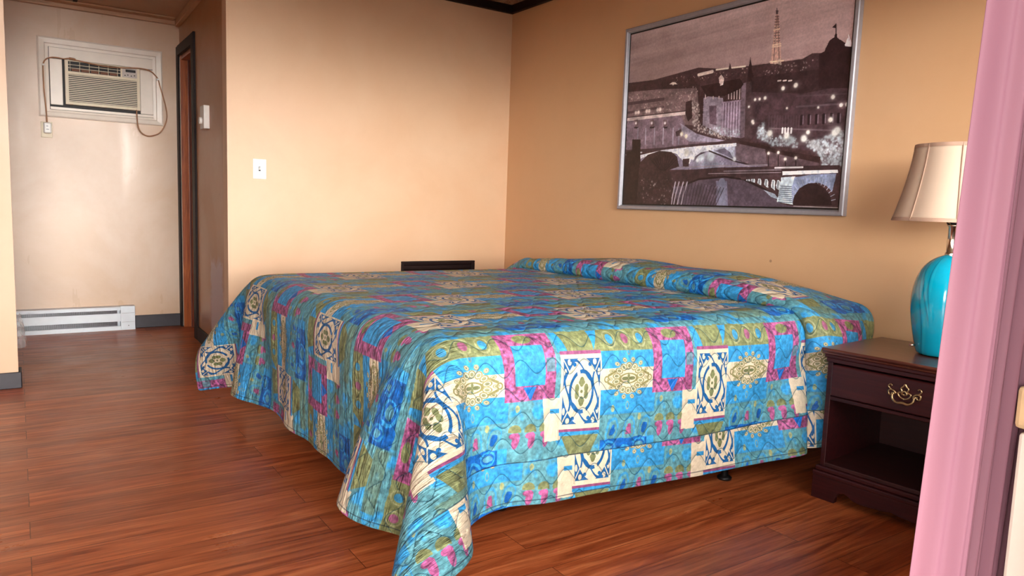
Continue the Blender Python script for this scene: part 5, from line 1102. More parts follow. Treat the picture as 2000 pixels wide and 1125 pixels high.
 52,0,0,-1,1,0,0,0,0,0,0,0,0,0,0,0,0,0,0,0,0,0,1,-1,0,0,0,0,0,0,0,0,0,0,0,0,0,0,0,0,0,0,0,0,0,0,0,0,0,0,0,0,0,0,0,0,0,0,0,0,0,0,0,-1,1,0,0,0,0,-1,1,0,0,0,0,0,-1,1,0,0,0,0,0,-1,1,0,0,0,0,0,0,-1,1,0,-1,0,0,1,-1,0,1,0,0,
 52,0,0,0,0,0,0,0,0,0,0,1,-1,0,0,0,0,1,0,-1,1,-1,0,0,1,-1,0,1,-1,0,1,-1,0,1,0,-1,0,0,0,1,0,-1,0,0,0,0,0,0,0,0,1,0,-1,0,0,0,0,1,-1,0,0,0,0,1,-1,0,0,0,0,0,0,0,0,0,0,0,0,0,0,0,0,0,0,0,-1,1,0,0,0,0,0,0,-1,0,1,0,0,0,0,0,-1,0,0,
 51,1,0,0,-1,1,0,0,0,0,0,-1,1,0,0,0,0,0,0,0,0,1,-1,1,-1,0,1,-1,0,1,-1,0,0,0,0,0,0,0,0,0,0,0,0,0,0,0,0,0,0,0,0,0,0,0,0,0,0,0,0,0,0,0,0,0,0,0,0,0,0,0,0,0,0,0,0,0,0,0,0,0,0,0,0,0,0,-1,1,0,0,0,0,0,0,0,0,0,0,0,-1,0,1,0,-1,
 52,0,0,0,0,0,0,0,0,0,0,1,-1,0,0,0,1,-1,0,1,-1,0,1,-1,0,1,-1,0,1,-1,0,0,1,-1,0,0,0,1,0,-1,0,0,0,0,0,0,0,0,1,0,-1,0,0,0,0,1,0,-1,0,0,0,0,1,-1,0,0,0,0,0,1,-1,0,0,0,0,0,0,0,0,0,0,0,0,0,0,0,0,0,-1,0,0,0,1,-1,0,0,0,-1,1,0,-1,0,1,
 51,0,1,0,0,0,0,0,0,0,0,0,0,0,0,0,0,0,0,0,1,-1,0,0,1,-1,0,0,0,0,0,1,-1,0,0,0,0,0,0,0,0,0,0,0,0,0,0,0,0,0,0,0,0,0,0,0,0,0,0,0,0,0,0,0,0,0,0,0,0,-1,1,0,0,0,0,0,0,-1,1,0,0,0,0,0,0,0,-1,0,1,0,0,0,-1,1,-1,0,-1,1,0,0,0,0,0,
 52,0,-1,1,0,-1,1,0,0,0,0,0,0,0,0,1,-1,0,1,-1,0,1,-1,1,-1,0,1,0,-1,0,1,-1,0,0,0,1,0,-1,0,0,0,0,0,0,0,1,0,0,-1,0,0,0,0,0,1,-1,0,0,0,0,0,1,-1,0,0,0,0,0,0,1,-1,0,0,0,0,0,0,0,0,0,0,0,0,0,0,0,0,0,0,0,0,0,0,-1,1,-1,1,0,-1,0,0,0,-1,
 50,0,2,-1,1,0,0,0,0,0,0,0,0,0,0,0,0,0,0,1,-1,0,0,0,0,0,0,0,0,1,-1,0,0,0,1,-1,0,0,0,0,0,0,0,0,0,0,0,0,0,0,0,0,0,1,-1,0,0,0,0,0,0,0,0,0,0,0,0,0,0,-1,1,0,0,0,0,0,0,0,-1,0,1,0,0,0,0,0,0,0,0,0,-1,0,0,1,0,0,0,-1,1,0,0,-1,0,
 50,1,-1,2,0,0,-1,1,0,0,0,0,0,0,1,-1,0,1,-1,0,1,0,0,-1,1,0,-1,0,1,-1,0,0,1,0,-1,0,0,0,0,0,1,0,0,0,0,-1,0,0,0,0,0,1,0,-1,0,0,0,0,0,0,1,-1,0,0,0,0,0,0,0,1,-1,0,0,0,0,0,0,0,0,0,0,0,0,0,0,0,0,0,0,-1,1,0,0,-1,0,1,-1,1,0,-1,0,0,-2,
 50,-1,1,0,1,1,0,0,0,0,0,0,0,0,0,0,0,0,0,0,0,0,0,1,-1,0,0,1,-1,0,0,0,0,0,0,0,0,0,0,1,-1,0,0,0,0,0,0,0,0,0,0,0,0,0,0,0,0,0,0,0,0,0,0,0,0,0,0,0,0,-1,1,0,0,0,0,0,0,0,0,0,-1,1,0,0,0,0,0,0,0,0,0,-1,0,1,-1,0,1,0,-1,1,-1,-2,-1,
 48,1,0,1,0,0,2,-1,1,0,0,0,0,1,-1,0,1,-1,1,0,-1,0,1,-1,0,1,0,-1,0,1,0,0,-1,0,0,0,1,0,0,-1,0,0,0,0,0,0,0,0,0,1,0,-1,0,0,0,0,0,0,0,1,-1,0,0,0,0,0,0,0,0,0,0,0,0,0,0,0,0,0,0,0,0,-1,1,0,0,0,0,0,-1,1,-1,1,0,-1,1,0,-1,0,1,-1,-1,-1,-3,
 47,0,1,0,0,2,0,2,-1,1,0,-1,1,0,0,0,0,0,0,0,1,-1,0,0,0,0,0,0,0,0,0,0,0,0,0,0,0,0,0,0,0,0,0,0,0,0,0,0,0,0,0,0,0,0,0,0,0,0,0,-1,1,0,0,0,0,0,0,0,0,0,-1,1,0,0,0,0,0,0,0,0,0,0,-1,0,0,1,0,0,0,-1,1,-1,0,1,0,-1,1,0,-1,-1,-1,-4,-3,
 49,-1,0,-1,1,0,1,1,2,-1,1,0,0,0,0,1,-1,1,0,-1,0,1,-1,1,0,-1,0,1,0,-1,0,0,0,0,1,0,-1,0,0,0,0,0,0,0,0,1,0,0,0,-1,0,0,0,0,0,0,0,1,0,0,-1,0,0,0,0,0,0,0,0,0,0,0,0,0,0,0,0,0,0,0,0,0,0,0,0,-1,0,0,1,0,-1,1,0,0,-1,1,0,-1,0,-2,-3,-3,-3,
 50,0,-1,-1,0,-1,0,1,1,3,-1,1,-1,0,1,0,0,0,0,0,0,0,0,0,0,0,1,-1,0,0,0,0,0,1,-1,0,0,0,0,0,0,0,0,0,0,0,0,0,0,0,0,0,0,0,0,0,0,-1,0,1,0,0,0,0,0,0,0,0,0,0,0,-1,1,0,0,0,0,0,0,0,0,0,0,0,0,0,0,0,0,0,0,-1,0,0,1,-1,0,0,-2,-2,-4,-3,-5,
 53,-1,-1,1,-2,0,-1,-1,1,0,3,0,0,0,0,0,0,0,0,1,0,-1,1,-1,1,0,-1,0,0,1,0,0,0,-1,0,0,0,0,0,0,1,0,0,0,0,-1,0,0,0,0,0,0,0,0,0,0,0,1,0,-1,0,0,0,0,0,0,0,0,0,0,0,0,0,0,0,0,0,0,0,0,0,0,0,0,0,0,0,0,0,0,-1,0,1,-1,0,1,-1,-1,-3,-4,-4,-4,-3,
 51,1,0,0,0,-1,0,-1,-2,1,0,2,1,-1,1,0,0,0,0,0,0,1,-1,0,0,0,0,0,1,-1,0,0,0,0,0,0,0,0,1,0,-1,0,0,0,0,0,0,0,0,0,0,0,0,0,0,0,0,-1,1,0,0,0,0,0,0,0,0,0,0,0,0,0,-1,0,1,0,0,0,0,0,0,0,0,0,0,0,0,0,-1,0,1,0,-1,1,0,-1,-1,-3,-4,-5,-4,-3,-2,
 50,0,1,0,1,1,-1,0,0,-2,0,0,1,1,0,0,1,0,0,0,0,-1,1,0,-1,1,0,0,-1,0,0,0,0,0,1,0,0,0,-1,0,0,0,0,0,0,0,0,0,0,0,0,0,0,1,0,0,0,0,-1,0,0,0,0,0,0,0,0,0,0,0,0,0,0,0,0,0,0,0,0,0,0,0,0,0,0,0,0,0,0,0,-1,0,0,0,0,-1,-3,-6,-5,-4,-3,-1,0,
 41,3,2,1,1,1,2,1,0,0,-1,0,1,0,-1,1,0,-1,0,0,0,1,0,0,0,-1,0,1,0,0,0,0,0,0,-1,0,1,0,0,0,0,0,0,0,0,0,0,0,0,0,0,0,0,-1,0,0,0,0,0,1,0,0,0,0,0,0,0,0,0,0,0,0,0,0,-1,0,0,0,0,0,0,1,0,0,0,0,0,-1,1,0,0,-1,0,0,-3,-4,-6,-6,-5,-4,-2,2,4,
 35,2,3,2,3,2,1,1,1,1,1,-1,-1,1,1,0,0,1,0,0,0,0,-1,0,0,0,1,-1,0,0,0,0,0,0,1,0,-1,0,0,0,0,0,0,0,0,0,0,0,0,0,0,0,0,0,0,0,0,0,0,-1,1,0,0,0,0,0,0,0,0,0,0,0,0,0,0,0,0,0,0,0,0,-1,0,0,0,0,0,1,0,-1,0,0,0,-2,-4,-8,-7,-6,-6,-3,-2,3,8,
 22,3,3,3,2,3,3,2,3,3,1,2,1,1,0,0,0,0,0,0,0,0,0,0,0,0,-1,1,0,0,0,0,0,0,-1,1,0,0,0,0,0,0,0,0,0,0,0,0,0,0,0,0,0,0,0,0,0,0,0,0,-1,0,0,1,0,0,0,0,0,0,0,0,0,0,0,0,0,0,0,0,0,0,0,0,0,0,0,0,0,0,0,-1,-3,-8,-9,-7,-9,-7,-4,1,3,5,10,
 1,7,3,5,3,3,4,4,3,3,4,3,4,4,1,0,1,0,0,0,0,0,0,0,-1,1,0,-1,0,1,0,0,0,0,0,-1,0,0,0,0,0,0,0,0,0,0,0,0,0,0,0,0,0,0,0,0,0,0,0,0,0,0,0,-1,0,0,0,0,0,1,0,0,0,0,0,0,0,0,0,0,0,0,0,0,0,0,0,0,0,0,0,-6,-11,-14,-7,-8,-7,-7,-6,6,10,15,13,
 -42,-2,-2,-2,-1,0,-1,-1,0,0,0,0,-1,-1,1,1,0,1,1,-1,0,-1,1,0,1,-1,0,0,0,-1,0,0,0,0,0,0,1,0,0,0,0,0,0,0,0,0,0,0,0,0,0,0,0,0,0,0,0,0,0,0,0,0,0,0,0,0,0,0,0,0,0,0,0,0,0,0,0,0,0,0,0,0,0,0,0,0,0,1,0,0,-3,1,0,3,2,6,8,11,19,14,14,4,-2,
 -21,-4,-4,-3,-3,-3,-2,-1,-2,-3,-2,-1,-1,-1,-1,-1,0,-1,-1,0,-1,1,0,0,1,0,0,1,0,0,0,0,1,0,0,0,0,0,1,0,0,0,0,0,0,0,0,0,0,0,-1,0,0,0,0,1,0,0,0,0,0,0,0,0,0,0,0,0,0,-1,0,0,0,0,-1,0,0,0,0,0,0,0,0,0,-1,0,0,0,0,1,2,3,8,3,6,8,12,14,15,8,4,1,0,
 9,-6,-6,-5,-3,-3,-3,-3,-3,-1,-2,-3,-2,-2,-3,-5,-4,-2,-1,0,1,-1,1,1,0,1,1,0,1,1,1,1,0,1,1,1,0,0,0,0,0,0,1,0,0,-1,0,0,0,0,1,-1,1,0,0,0,0,0,0,1,0,0,0,0,0,0,-1,0,0,0,-1,0,-1,0,0,-1,0,-1,-1,0,-1,-1,-1,-1,0,0,-1,-1,0,4,7,10,6,6,8,10,10,11,6,5,2,1,-1,
 27,-4,-2,-4,-4,-3,-3,-3,-2,-2,-2,-1,-1,-2,-1,0,-1,-2,1,1,0,1,-1,-1,1,-1,0,0,0,0,0,0,0,0,0,0,0,0,0,0,0,0,0,0,0,0,0,0,0,0,-1,1,-1,1,0,-1,1,0,0,-1,1,0,0,0,0,-1,1,-1,0,0,0,0,0,0,0,0,-1,1,0,0,0,0,0,1,0,0,1,1,2,1,3,1,2,8,7,8,8,7,4,1,1,0,-1,
 46,-2,-2,-1,-2,-3,-2,-2,-2,-2,-1,-1,0,-1,1,2,3,5,1,1,0,-1,-2,-1,-1,-1,0,-1,-1,-2,0,-1,0,-1,-1,0,-1,0,-1,0,0,0,0,0,0,1,0,0,0,0,0,0,0,-1,1,0,-1,0,0,0,0,0,0,0,0,1,-1,1,0,0,0,0,1,-1,1,1,0,0,1,0,1,1,1,0,1,1,1,1,0,-1,-2,0,1,5,4,4,3,2,0,0,0,0,0,
 54,-1,0,-1,0,-1,-1,-1,-1,-1,0,0,-1,1,1,2,3,1,2,-1,0,-1,0,0,-1,0,-1,-1,-1,0,-1,0,-1,0,0,-1,-1,0,0,-1,0,0,0,0,0,0,0,0,0,0,1,0,0,0,-1,0,0,0,0,0,-1,0,0,0,0,0,1,0,0,0,0,0,0,1,0,1,1,0,0,0,1,0,1,1,1,1,1,0,-1,0,-2,-2,0,2,2,0,0,-1,0,0,-1,0,1,
 52,0,-1,1,0,0,0,0,0,0,0,0,0,0,0,1,-1,0,-2,0,-1,1,1,0,0,1,-1,1,0,1,0,-1,0,0,0,-1,1,-1,0,1,0,0,-1,0,1,0,0,0,0,0,0,0,0,0,0,0,-1,0,0,0,0,0,0,0,0,0,0,0,0,0,1,0,0,1,0,-1,0,0,1,0,-1,1,-1,0,0,-1,0,-1,1,1,1,-1,0,0,-2,-1,-1,-1,0,0,1,0,0,
 49,-1,1,1,1,0,0,1,0,0,0,0,0,0,0,-2,-1,-2,0,0,0,0,0,2,0,0,1,0,1,0,0,1,0,0,-1,1,0,0,0,0,0,0,0,1,-1,0,0,0,0,0,0,0,0,0,0,0,1,0,0,0,0,-1,0,0,0,0,0,0,0,0,0,0,0,-1,0,0,1,0,-1,0,0,-1,0,-1,0,-1,-1,0,0,2,1,1,-1,-3,-5,-4,-1,1,1,1,0,1,1,
 43,3,2,1,0,2,0,0,1,0,-2,-2,0,1,1,1,0,0,-1,0,0,0,1,-1,0,0,0,1,0,0,0,0,0,0,0,0,0,0,0,0,0,0,0,0,0,0,0,0,0,0,0,0,0,0,0,0,0,0,0,0,0,1,0,0,0,0,0,0,0,0,-1,0,0,0,0,0,-1,0,0,0,0,0,0,0,0,0,-1,0,0,0,1,-1,-1,-6,-8,-6,-2,-1,3,2,0,1,1,
 51,0,1,-1,0,-1,1,0,0,-2,-3,-1,2,2,2,1,1,0,-1,0,-1,0,0,0,1,0,0,-1,-1,0,0,0,1,0,0,0,0,0,0,0,0,0,1,-1,0,0,0,0,1,0,0,0,0,0,-1,0,0,0,0,0,0,0,0,0,0,0,0,0,0,0,1,0,0,0,0,0,0,0,0,0,0,0,0,0,-1,0,1,-1,0,-1,0,0,-2,-1,-3,-7,-8,-6,-4,0,2,1,1,
 51,1,-1,-1,0,1,1,-1,-3,-4,-1,3,2,3,0,1,-1,1,0,-1,1,0,0,0,-1,0,0,0,1,0,0,0,-1,0,1,0,-1,1,0,0,0,0,-1,1,0,0,0,0,-1,0,0,0,0,0,1,0,0,0,0,0,0,0,0,0,0,0,0,0,0,0,0,0,0,-1,1,0,0,0,0,0,0,0,0,0,0,0,-1,1,-1,0,-1,-1,0,1,0,-3,-7,-7,-8,-5,-1,0,0,
 53,-3,-1,1,2,0,-2,-2,-4,-1,3,3,1,0,1,0,1,-1,0,1,0,0,-1,0,1,0,0,0,0,0,0,0,0,0,0,0,0,0,0,0,0,0,0,-1,1,0,0,0,0,0,0,0,0,0,0,0,0,0,0,0,0,0,0,0,0,-1,0,0,0,0,0,0,0,1,-1,0,0,0,0,0,0,0,0,0,1,0,0,-1,0,0,-1,0,-1,-1,1,0,-2,-4,-6,-7,-5,-4,-2,
 45,2,2,2,0,-1,-3,-4,-2,4,4,1,1,0,0,0,0,0,1,-1,0,1,0,0,-1,0,0,0,0,0,0,0,1,-1,0,0,1,0,0,0,0,0,0,0,-1,0,1,0,0,0,0,0,0,0,0,0,0,0,0,-1,0,0,0,0,0,1,0,0,0,0,0,0,0,0,0,0,0,0,0,0,0,0,0,0,-1,1,0,0,0,-2,0,-1,0,0,0,1,-1,-3,-4,-5,-6,-3,-3,
 48,3,1,0,-2,-4,-4,-3,4,4,2,2,1,-1,0,0,0,1,-1,1,0,-1,0,1,0,0,0,0,0,0,0,0,-1,1,0,0,0,0,0,0,0,0,0,0,0,0,-1,0,0,0,0,0,0,0,0,0,0,0,0,1,0,0,0,0,0,0,0,0,0,0,0,0,0,0,0,0,0,0,0,0,0,0,0,0,0,-1,0,1,-1,-2,-1,1,0,0,1,-1,1,-1,-3,-4,-4,-5,-3,
 51,0,0,-3,-4,-3,-3,4,5,2,2,0,0,0,0,0,0,0,1,-1,1,0,0,-1,0,0,0,1,0,0,0,0,0,0,0,0,0,0,0,0,0,0,0,0,0,0,0,0,0,0,0,0,0,0,0,0,0,0,0,0,0,0,0,0,0,0,0,0,0,0,0,0,0,0,0,0,0,0,0,0,0,0,0,0,0,0,0,-1,0,-1,-1,-1,1,0,0,1,0,0,-1,-3,-3,-5,-4,
 53,-2,-3,-4,-4,-3,4,5,2,3,0,1,-1,0,-1,1,1,-1,0,1,-1,0,0,1,0,0,0,-1,0,0,0,1,0,0,0,0,0,0,0,0,0,0,0,0,0,0,0,0,0,0,0,0,0,0,0,0,0,0,0,0,0,0,0,0,0,0,0,0,0,0,0,0,0,-1,0,0,0,0,0,0,0,0,0,0,0,1,0,0,0,-1,-2,-1,0,1,1,1,-1,0,-1,0,-3,-3,-4,
 50,-4,-5,-4,-2,4,5,4,3,0,0,0,-1,0,1,0,0,1,0,-1,1,0,0,-1,0,0,0,1,0,0,0,-1,0,0,0,0,0,0,0,0,0,0,0,0,0,0,0,0,0,0,0,0,0,0,0,0,0,0,0,0,0,0,0,0,0,0,0,0,0,0,0,0,0,1,0,0,0,0,0,0,0,0,0,0,0,-1,1,0,-1,1,-1,-1,-1,1,-1,0,1,0,0,-2,0,-2,-3,
 45,-5,-5,-1,5,5,4,2,1,0,1,-1,0,0,0,0,0,0,0,1,-1,0,0,0,1,0,0,-1,0,0,0,0,0,0,0,0,0,0,0,0,0,0,0,0,0,0,0,0,0,0,0,0,0,0,0,0,0,0,0,0,0,0,0,0,0,0,0,0,0,0,0,0,0,0,-1,0,0,1,0,0,0,0,0,0,0,1,-1,0,1,-1,1,-1,0,-2,1,-1,0,0,0,0,-1,-1,-2,
 38,-3,0,4,5,4,2,1,0,0,0,-1,0,0,0,1,1,0,0,-1,1,0,0,0,-1,0,0,0,0,0,0,0,0,0,0,0,-1,0,0,0,0,0,0,0,0,0,0,0,1,-1,0,0,0,0,0,0,0,0,0,0,0,0,0,0,0,0,0,0,0,0,0,0,0,0,1,0,0,-1,1,0,0,0,0,0,0,0,0,0,0,1,-1,1,-2,-1,-1,0,0,-1,1,1,0,0,-3,
 30,1,7,6,4,2,2,-1,0,0,-1,0,0,0,1,0,0,0,0,1,-1,0,0,1,0,-1,0,0,0,0,0,0,0,0,0,-1,1,0,0,0,0,0,0,0,0,0,0,0,-1,1,0,0,0,0,0,0,0,0,0,0,-1,1,0,0,-1,0,0,0,1,0,0,0,0,0,0,0,0,0,0,0,0,0,0,0,1,-1,1,0,0,-1,1,-1,-1,0,-2,-1,-1,2,1,0,0,-2,-2,
 28,10,6,5,1,1,0,1,0,-1,0,0,0,-1,0,1,0,1,0,-1,1,0,0,-1,0,0,0,0,-1,0,0,-1,0,-1,0,1,-1,0,0,0,0,-1,0,0,1,0,0,0,0,0,0,0,0,0,0,-1,0,0,0,0,1,-1,0,0,1,0,0,0,-1,0,0,1,0,0,0,1,0,0,0,0,0,1,0,1,-1,1,-1,1,0,1,-1,0,0,-2,-1,-1,1,1,0,-1,-1,-2,-2,
 38,7,5,1,0,1,-1,0,0,0,0,0,-1,0,0,0,1,0,0,1,-1,0,-1,-2,-1,0,-1,-1,0,-2,-1,0,-1,1,-1,-1,0,0,-1,0,0,1,0,0,-1,0,1,0,0,0,0,0,0,-1,0,1,-1,0,0,-1,0,0,0,0,0,0,1,0,0,1,0,0,0,0,1,0,0,1,-1,1,1,0,1,0,1,1,2,1,2,0,-1,-1,0,-1,0,0,0,0,-1,0,-2,-1,-1,
 2768,49,50,51,47,42,29,22,11,11,23,31,40,48,50,53,49,46,40,34,25,31,37,43,48,52,52,52,48,45,40,37,39,42,45,48,50,52,52,52,52,52,52,52,52,52,52,52,52,52,53,51,52,53,52,52,51,51,51,52,52,52,52,52,51,52,51,52,53,52,52,52,50,49,48,46,42,42,45,48,51,52,52,51,47,44,37,36,41,46,49,52,52,52,48,46,41,37,33,29,27,31,33,
 -14,1,0,-3,-2,-3,3,3,5,3,0,1,-1,-2,0,-2,1,1,2,1,3,0,0,0,0,0,0,-1,0,0,-1,0,1,1,1,1,1,0,0,0,0,0,0,0,0,0,0,0,0,0,-1,1,0,-1,0,0,0,0,1,0,0,0,0,-1,0,0,1,0,-1,0,0,0,1,1,0,0,1,0,0,0,-1,1,0,-1,1,-1,0,2,1,1,1,0,0,-2,0,-2,-1,-2,-1,0,2,2,3,
 -12,-1,-2,-1,-1,0,2,2,4,2,0,-1,-1,-1,-1,1,1,1,1,2,1,0,0,1,0,-1,1,0,-1,-1,0,0,1,1,1,1,0,1,0,0,0,0,0,0,0,0,0,0,0,0,0,0,0,0,0,0,0,0,-1,0,1,0,-1,1,0,0,-1,1,0,0,0,0,1,0,1,0,1,-1,0,-1,1,-1,0,1,-1,0,1,1,1,1,0,0,0,0,-2,-1,-2,0,-2,0,3,2,2,
 -15,-1,-1,0,0,1,2,3,2,3,-1,0,-1,-1,-1,0,0,1,1,2,2,0,0,0,0,1,-1,0,0,-1,0,0,1,2,1,1,0,0,0,0,0,0,0,0,0,0,0,0,0,0,0,0,0,0,0,0,0,0,0,0,-1,0,1,-1,0,0,1,-1,0,0,0,1,-1,2,0,1,0,1,-1,0,0,0,0,0,0,0,0,1,1,1,1,0,-1,-1,-1,-1,-2,-2,0,2,2,2,2,
 -17,-1,1,0,1,2,1,2,4,2,0,-1,-1,-2,0,-2,1,1,1,2,2,-1,1,0,0,0,0,0,0,-1,-1,1,2,1,1,1,1,-1,-1,0,1,0,-1,0,0,1,0,-1,0,0,1,-1,0,0,1,-1,0,0,1,0,0,0,0,-1,1,0,0,0,0,0,0,-1,1,0,1,1,1,-1,0,0,-1,0,1,-1,1,0,0,1,1,1,0,0,0,-1,-1,-2,-1,-2,0,3,2,3,2,
 -21,2,0,0,2,2,3,3,3,2,0,-2,-1,-1,-2,0,0,0,2,1,1,1,0,1,0,1,0,-1,-1,-1,0,2,1,1,2,0,0,0,0,0,-1,1,0,0,0,-1,0,1,0,0,-1,1,0,0,-1,1,0,0,-1,0,1,0,-1,1,-1,0,0,0,0,0,0,0,1,-1,1,1,1,1,-1,0,0,0,-1,1,0,0,0,1,2,0,0,0,-1,-1,-1,-2,-1,-1,2,2,4,2,3,
 -18,-2,0,1,0,2,4,3,4,4,0,-2,-2,-2,-1,-1,0,1,0,2,1,1,0,0,1,0,0,-1,0,-1,0,2,2,1,1,0,0,-1,1,0,0,-1,1,0,0,0,0,0,0,0,0,-1,0,1,0,-1,1,-1,1,0,-1,0,1,-1,1,0,0,0,0,0,0,0,-1,1,0,1,1,2,-1,0,-1,0,0,0,0,0,1,1,0,1,1,-1,0,-2,-1,-2,-2,1,2,4,2,3,3,
 -15,-2,-2,-1,0,2,1,5,4,4,3,-2,-3,-2,-1,0,-1,0,2,0,2,1,0,1,0,0,-1,0,-2,0,2,3,0,2,0,0,0,0,0,0,0,0,-1,0,0,1,-1,0,0,0,0,1,0,-1,0,1,-1,1,0,0,0,0,-1,1,-1,0,1,0,-1,0,1,-1,0,1,0,1,1,1,0,-1,0,0,0,1,-1,0,1,1,1,0,0,0,-1,-1,-3,-1,-1,2,4,3,3,3,1,
 -7,-6,-4,-3,0,-1,2,3,4,6,4,0,-2,-2,-2,-2,0,0,1,1,2,0,1,0,1,-1,1,-1,-1,0,2,1,2,1,0,0,-1,1,0,0,0,0,0,0,0,-1,1,0,0,0,0,-1,0,1,0,-1,0,1,-1,0,0,0,1,0,0,0,-1,0,1,0,-1,1,0,-1,1,0,2,1,0,0,0,-1,0,0,1,0,0,1,1,0,0,0,-2,-1,-2,-2,1,4,3,3,3,2,1,
 1,-6,-6,-4,-4,-1,0,1,5,4,6,4,-3,-2,-3,-1,-1,1,0,2,0,1,1,0,0,1,-1,0,-1,0,2,2,2,0,0,0,0,-1,0,1,0,-1,1,0,0,0,-1,0,0,0,0,1,0,-1,0,1,0,-1,1,0,0,0,-1,0,1,0,0,0,0,0,0,0,-1,0,0,1,1,1,2,-1,-1,0,1,-1,0,1,0,1,1,0,0,-1,-1,-2,-2,-1,4,4,4,3,1,0,-2,
 9,-7,-6,-5,-5,-4,-2,0,1,5,5,6,3,-4,-2,-2,-2,0,1,0,2,1,0,1,1,0,-1,-1,-1,2,2,2,0,0,1,-1,0,1,0,-1,0,0,0,0,0,0,1,0,0,0,0,-1,0,0,1,-1,0,1,-1,1,0,0,0,0,0,0,0,0,-1,0,0,0,1,0,0,0,0,2,2,-1,0,0,-1,1,0,0,1,0,1,1,-1,-1,-1,-3,-2,4,4,4,3,1,0,-2,-3,
 16,-5,-6,-7,-5,-6,-4,-3,0,1,6,6,6,0,-5,-2,-1,-1,0,2,1,1,0,1,1,-1,-1,-2,1,2,3,1,1,0,-1,1,0,-1,1,0,-1,1,-1,1,0,0,-1,0,0,0,0,1,0,0,-1,1,0,-1,1,-1,0,0,1,0,0,0,0,0,0,0,0,0,0,-1,0,0,1,2,1,1,-1,-1,0,0,1,0,1,1,0,0,0,-1,-3,-3,2,5,5,3,2,-1,-2,-5,-4,
 24,-4,-6,-6,-7,-6,-6,-5,-3,0,1,5,7,5,-2,-4,-2,-1,1,1,1,1,1,0,0,0,-1,-1,1,3,2,0,0,1,-1,0,0,1,-1,0,1,-1,1,-1,0,0,0,0,0,1,-1,0,0,0,0,0,0,1,0,0,0,0,-1,1,-1,0,1,-1,1,0,0,0,0,0,0,0,0,0,2,1,0,-1,0,1,0,0,1,1,0,0,0,-2,-3,0,4,5,3,2,-1,-3,-5,-4,-5,
 31,-4,-4,-5,-6,-7,-7,-7,-6,-4,-1,3,5,7,4,-3,-4,-1,-1,1,2,0,1,1,0,0,-1,-1,2,3,1,1,0,-2,1,-1,1,0,0,0,0,0,0,0,0,0,1,0,0,-1,1,-1,0,0,0,0,1,-1,0,0,0,0,1,-1,1,0,-1,1,0,0,0,0,0,0,0,0,0,1,1,2,-1,0,0,-1,1,0,1,1,1,0,-3,-3,-1,4,7,2,2,-2,-3,-5,-5,-7,-5,
 36,-2,-4,-4,-5,-6,-7,-7,-7,-7,-4,-2,2,5,7,1,-2,-4,0,0,2,2,0,1,0,-1,-1,2,3,1,0,0,-1,1,0,0,0,0,0,0,0,0,0,0,0,0,0,0,0,0,0,1,0,0,0,0,-1,1,0,0,0,0,0,0,0,0,0,0,0,0,-1,0,0,1,0,0,-1,1,1,2,1,-1,0,0,0,1,0,2,-1,0,-3,-1,3,6,3,2,-3,-4,-6,-6,-7,-4,-5,
 42,-3,-1,-4,-4,-5,-6,-6,-9,-8,-8,-6,-2,2,6,6,1,-3,-2,0,1,1,2,1,-1,-1,0,2,3,1,0,-1,1,0,0,0,0,0,0,0,0,1,0,0,0,-1,0,0,0,0,0,0,0,0,0,0,1,0,0,0,0,0,-1,1,0,0,0,0,0,0,0,0,0,0,0,0,0,-1,1,2,2,1,-1,-1,1,0,2,-1,1,-2,-2,2,5,4,1,-3,-4,-7,-8,-6,-5,-5,-3,
 45,-1,-2,-2,-3,-3,-4,-6,-7,-8,-9,-8,-7,-3,1,5,5,-1,-2,-1,1,3,2,-1,-1,-1,3,3,1,0,-1,1,0,0,0,0,0,0,0,0,0,0,0,0,0,1,0,0,0,0,0,0,0,-1,0,0,0,0,0,0,0,0,1,0,0,0,0,0,0,-1,1,0,0,0,0,0,0,0,0,0,2,1,0,0,0,2,1,1,-1,-2,1,3,4,0,-3,-5,-8,-7,-6,-6,-4,-3,-3,
 48,-1,-2,-1,-2,-2,-3,-4,-4,-7,-9,-9,-10,-7,-3,1,3,4,-1,-2,1,2,2,0,0,2,2,1,0,-1,1,-1,0,0,0,1,0,0,0,0,0,0,0,0,0,0,0,0,0,0,0,0,0,1,0,0,0,0,0,0,0,0,0,0,0,0,0,0,0,1,0,0,0,-1,0,0,1,0,-1,0,1,1,0,0,0,3,2,-1,0,0,3,3,-1,-3,-7,-9,-8,-6,-5,-4,-3,-2,-3,
 50,-1,0,-1,-1,-2,-2,-3,-4,-4,-6,-8,-10,-10,-9,-4,-1,2,2,1,0,4,2,0,1,1,0,1,0,0,0,1,0,0,0,0,0,0,0,0,0,0,0,0,0,0,0,0,0,0,0,0,0,0,1,0,0,0,0,0,0,0,0,0,0,0,0,0,0,0,0,0,0,1,0,0,0,-1,1,0,0,1,1,0,0,2,2,1,-1,2,2,-1,-4,-8,-10,-7,-6,-6,-4,-2,-2,-2,0,
 48,0,0,0,0,0,-1,-1,-2,-4,-3,-7,-7,-11,-11,-9,-5,0,1,1,1,2,1,2,0,0,1,0,0,1,0,0,0,1,0,0,0,0,0,0,0,0,1,0,0,0,0,0,0,0,1,0,0,0,-1,0,0,0,1,0,0,0,0,0,0,0,0,0,0,1,0,0,0,0,0,0,0,1,0,0,0,1,0,1,1,-1,1,2,1,1,-1,-5,-8,-10,-8,-7,-5,-3,-2,-2,-1,-1,-1,
 45,0,0,1,0,0,1,0,-1,0,-2,-4,-6,-8,-10,-12,-8,-4,-2,-1,2,2,1,0,1,1,0,0,1,0,0,1,0,-1,0,1,0,0,0,1,0,0,-1,0,1,0,0,0,0,1,-1,0,0,0,0,1,0,0,-1,0,0,1,0,0,0,0,0,0,1,-1,0,0,0,1,0,0,0,0,1,0,0,0,0,1,0,1,1,0,1,-3,-3,-8,-10,-9,-7,-5,-2,-1,-1,-1,0,0,-2,
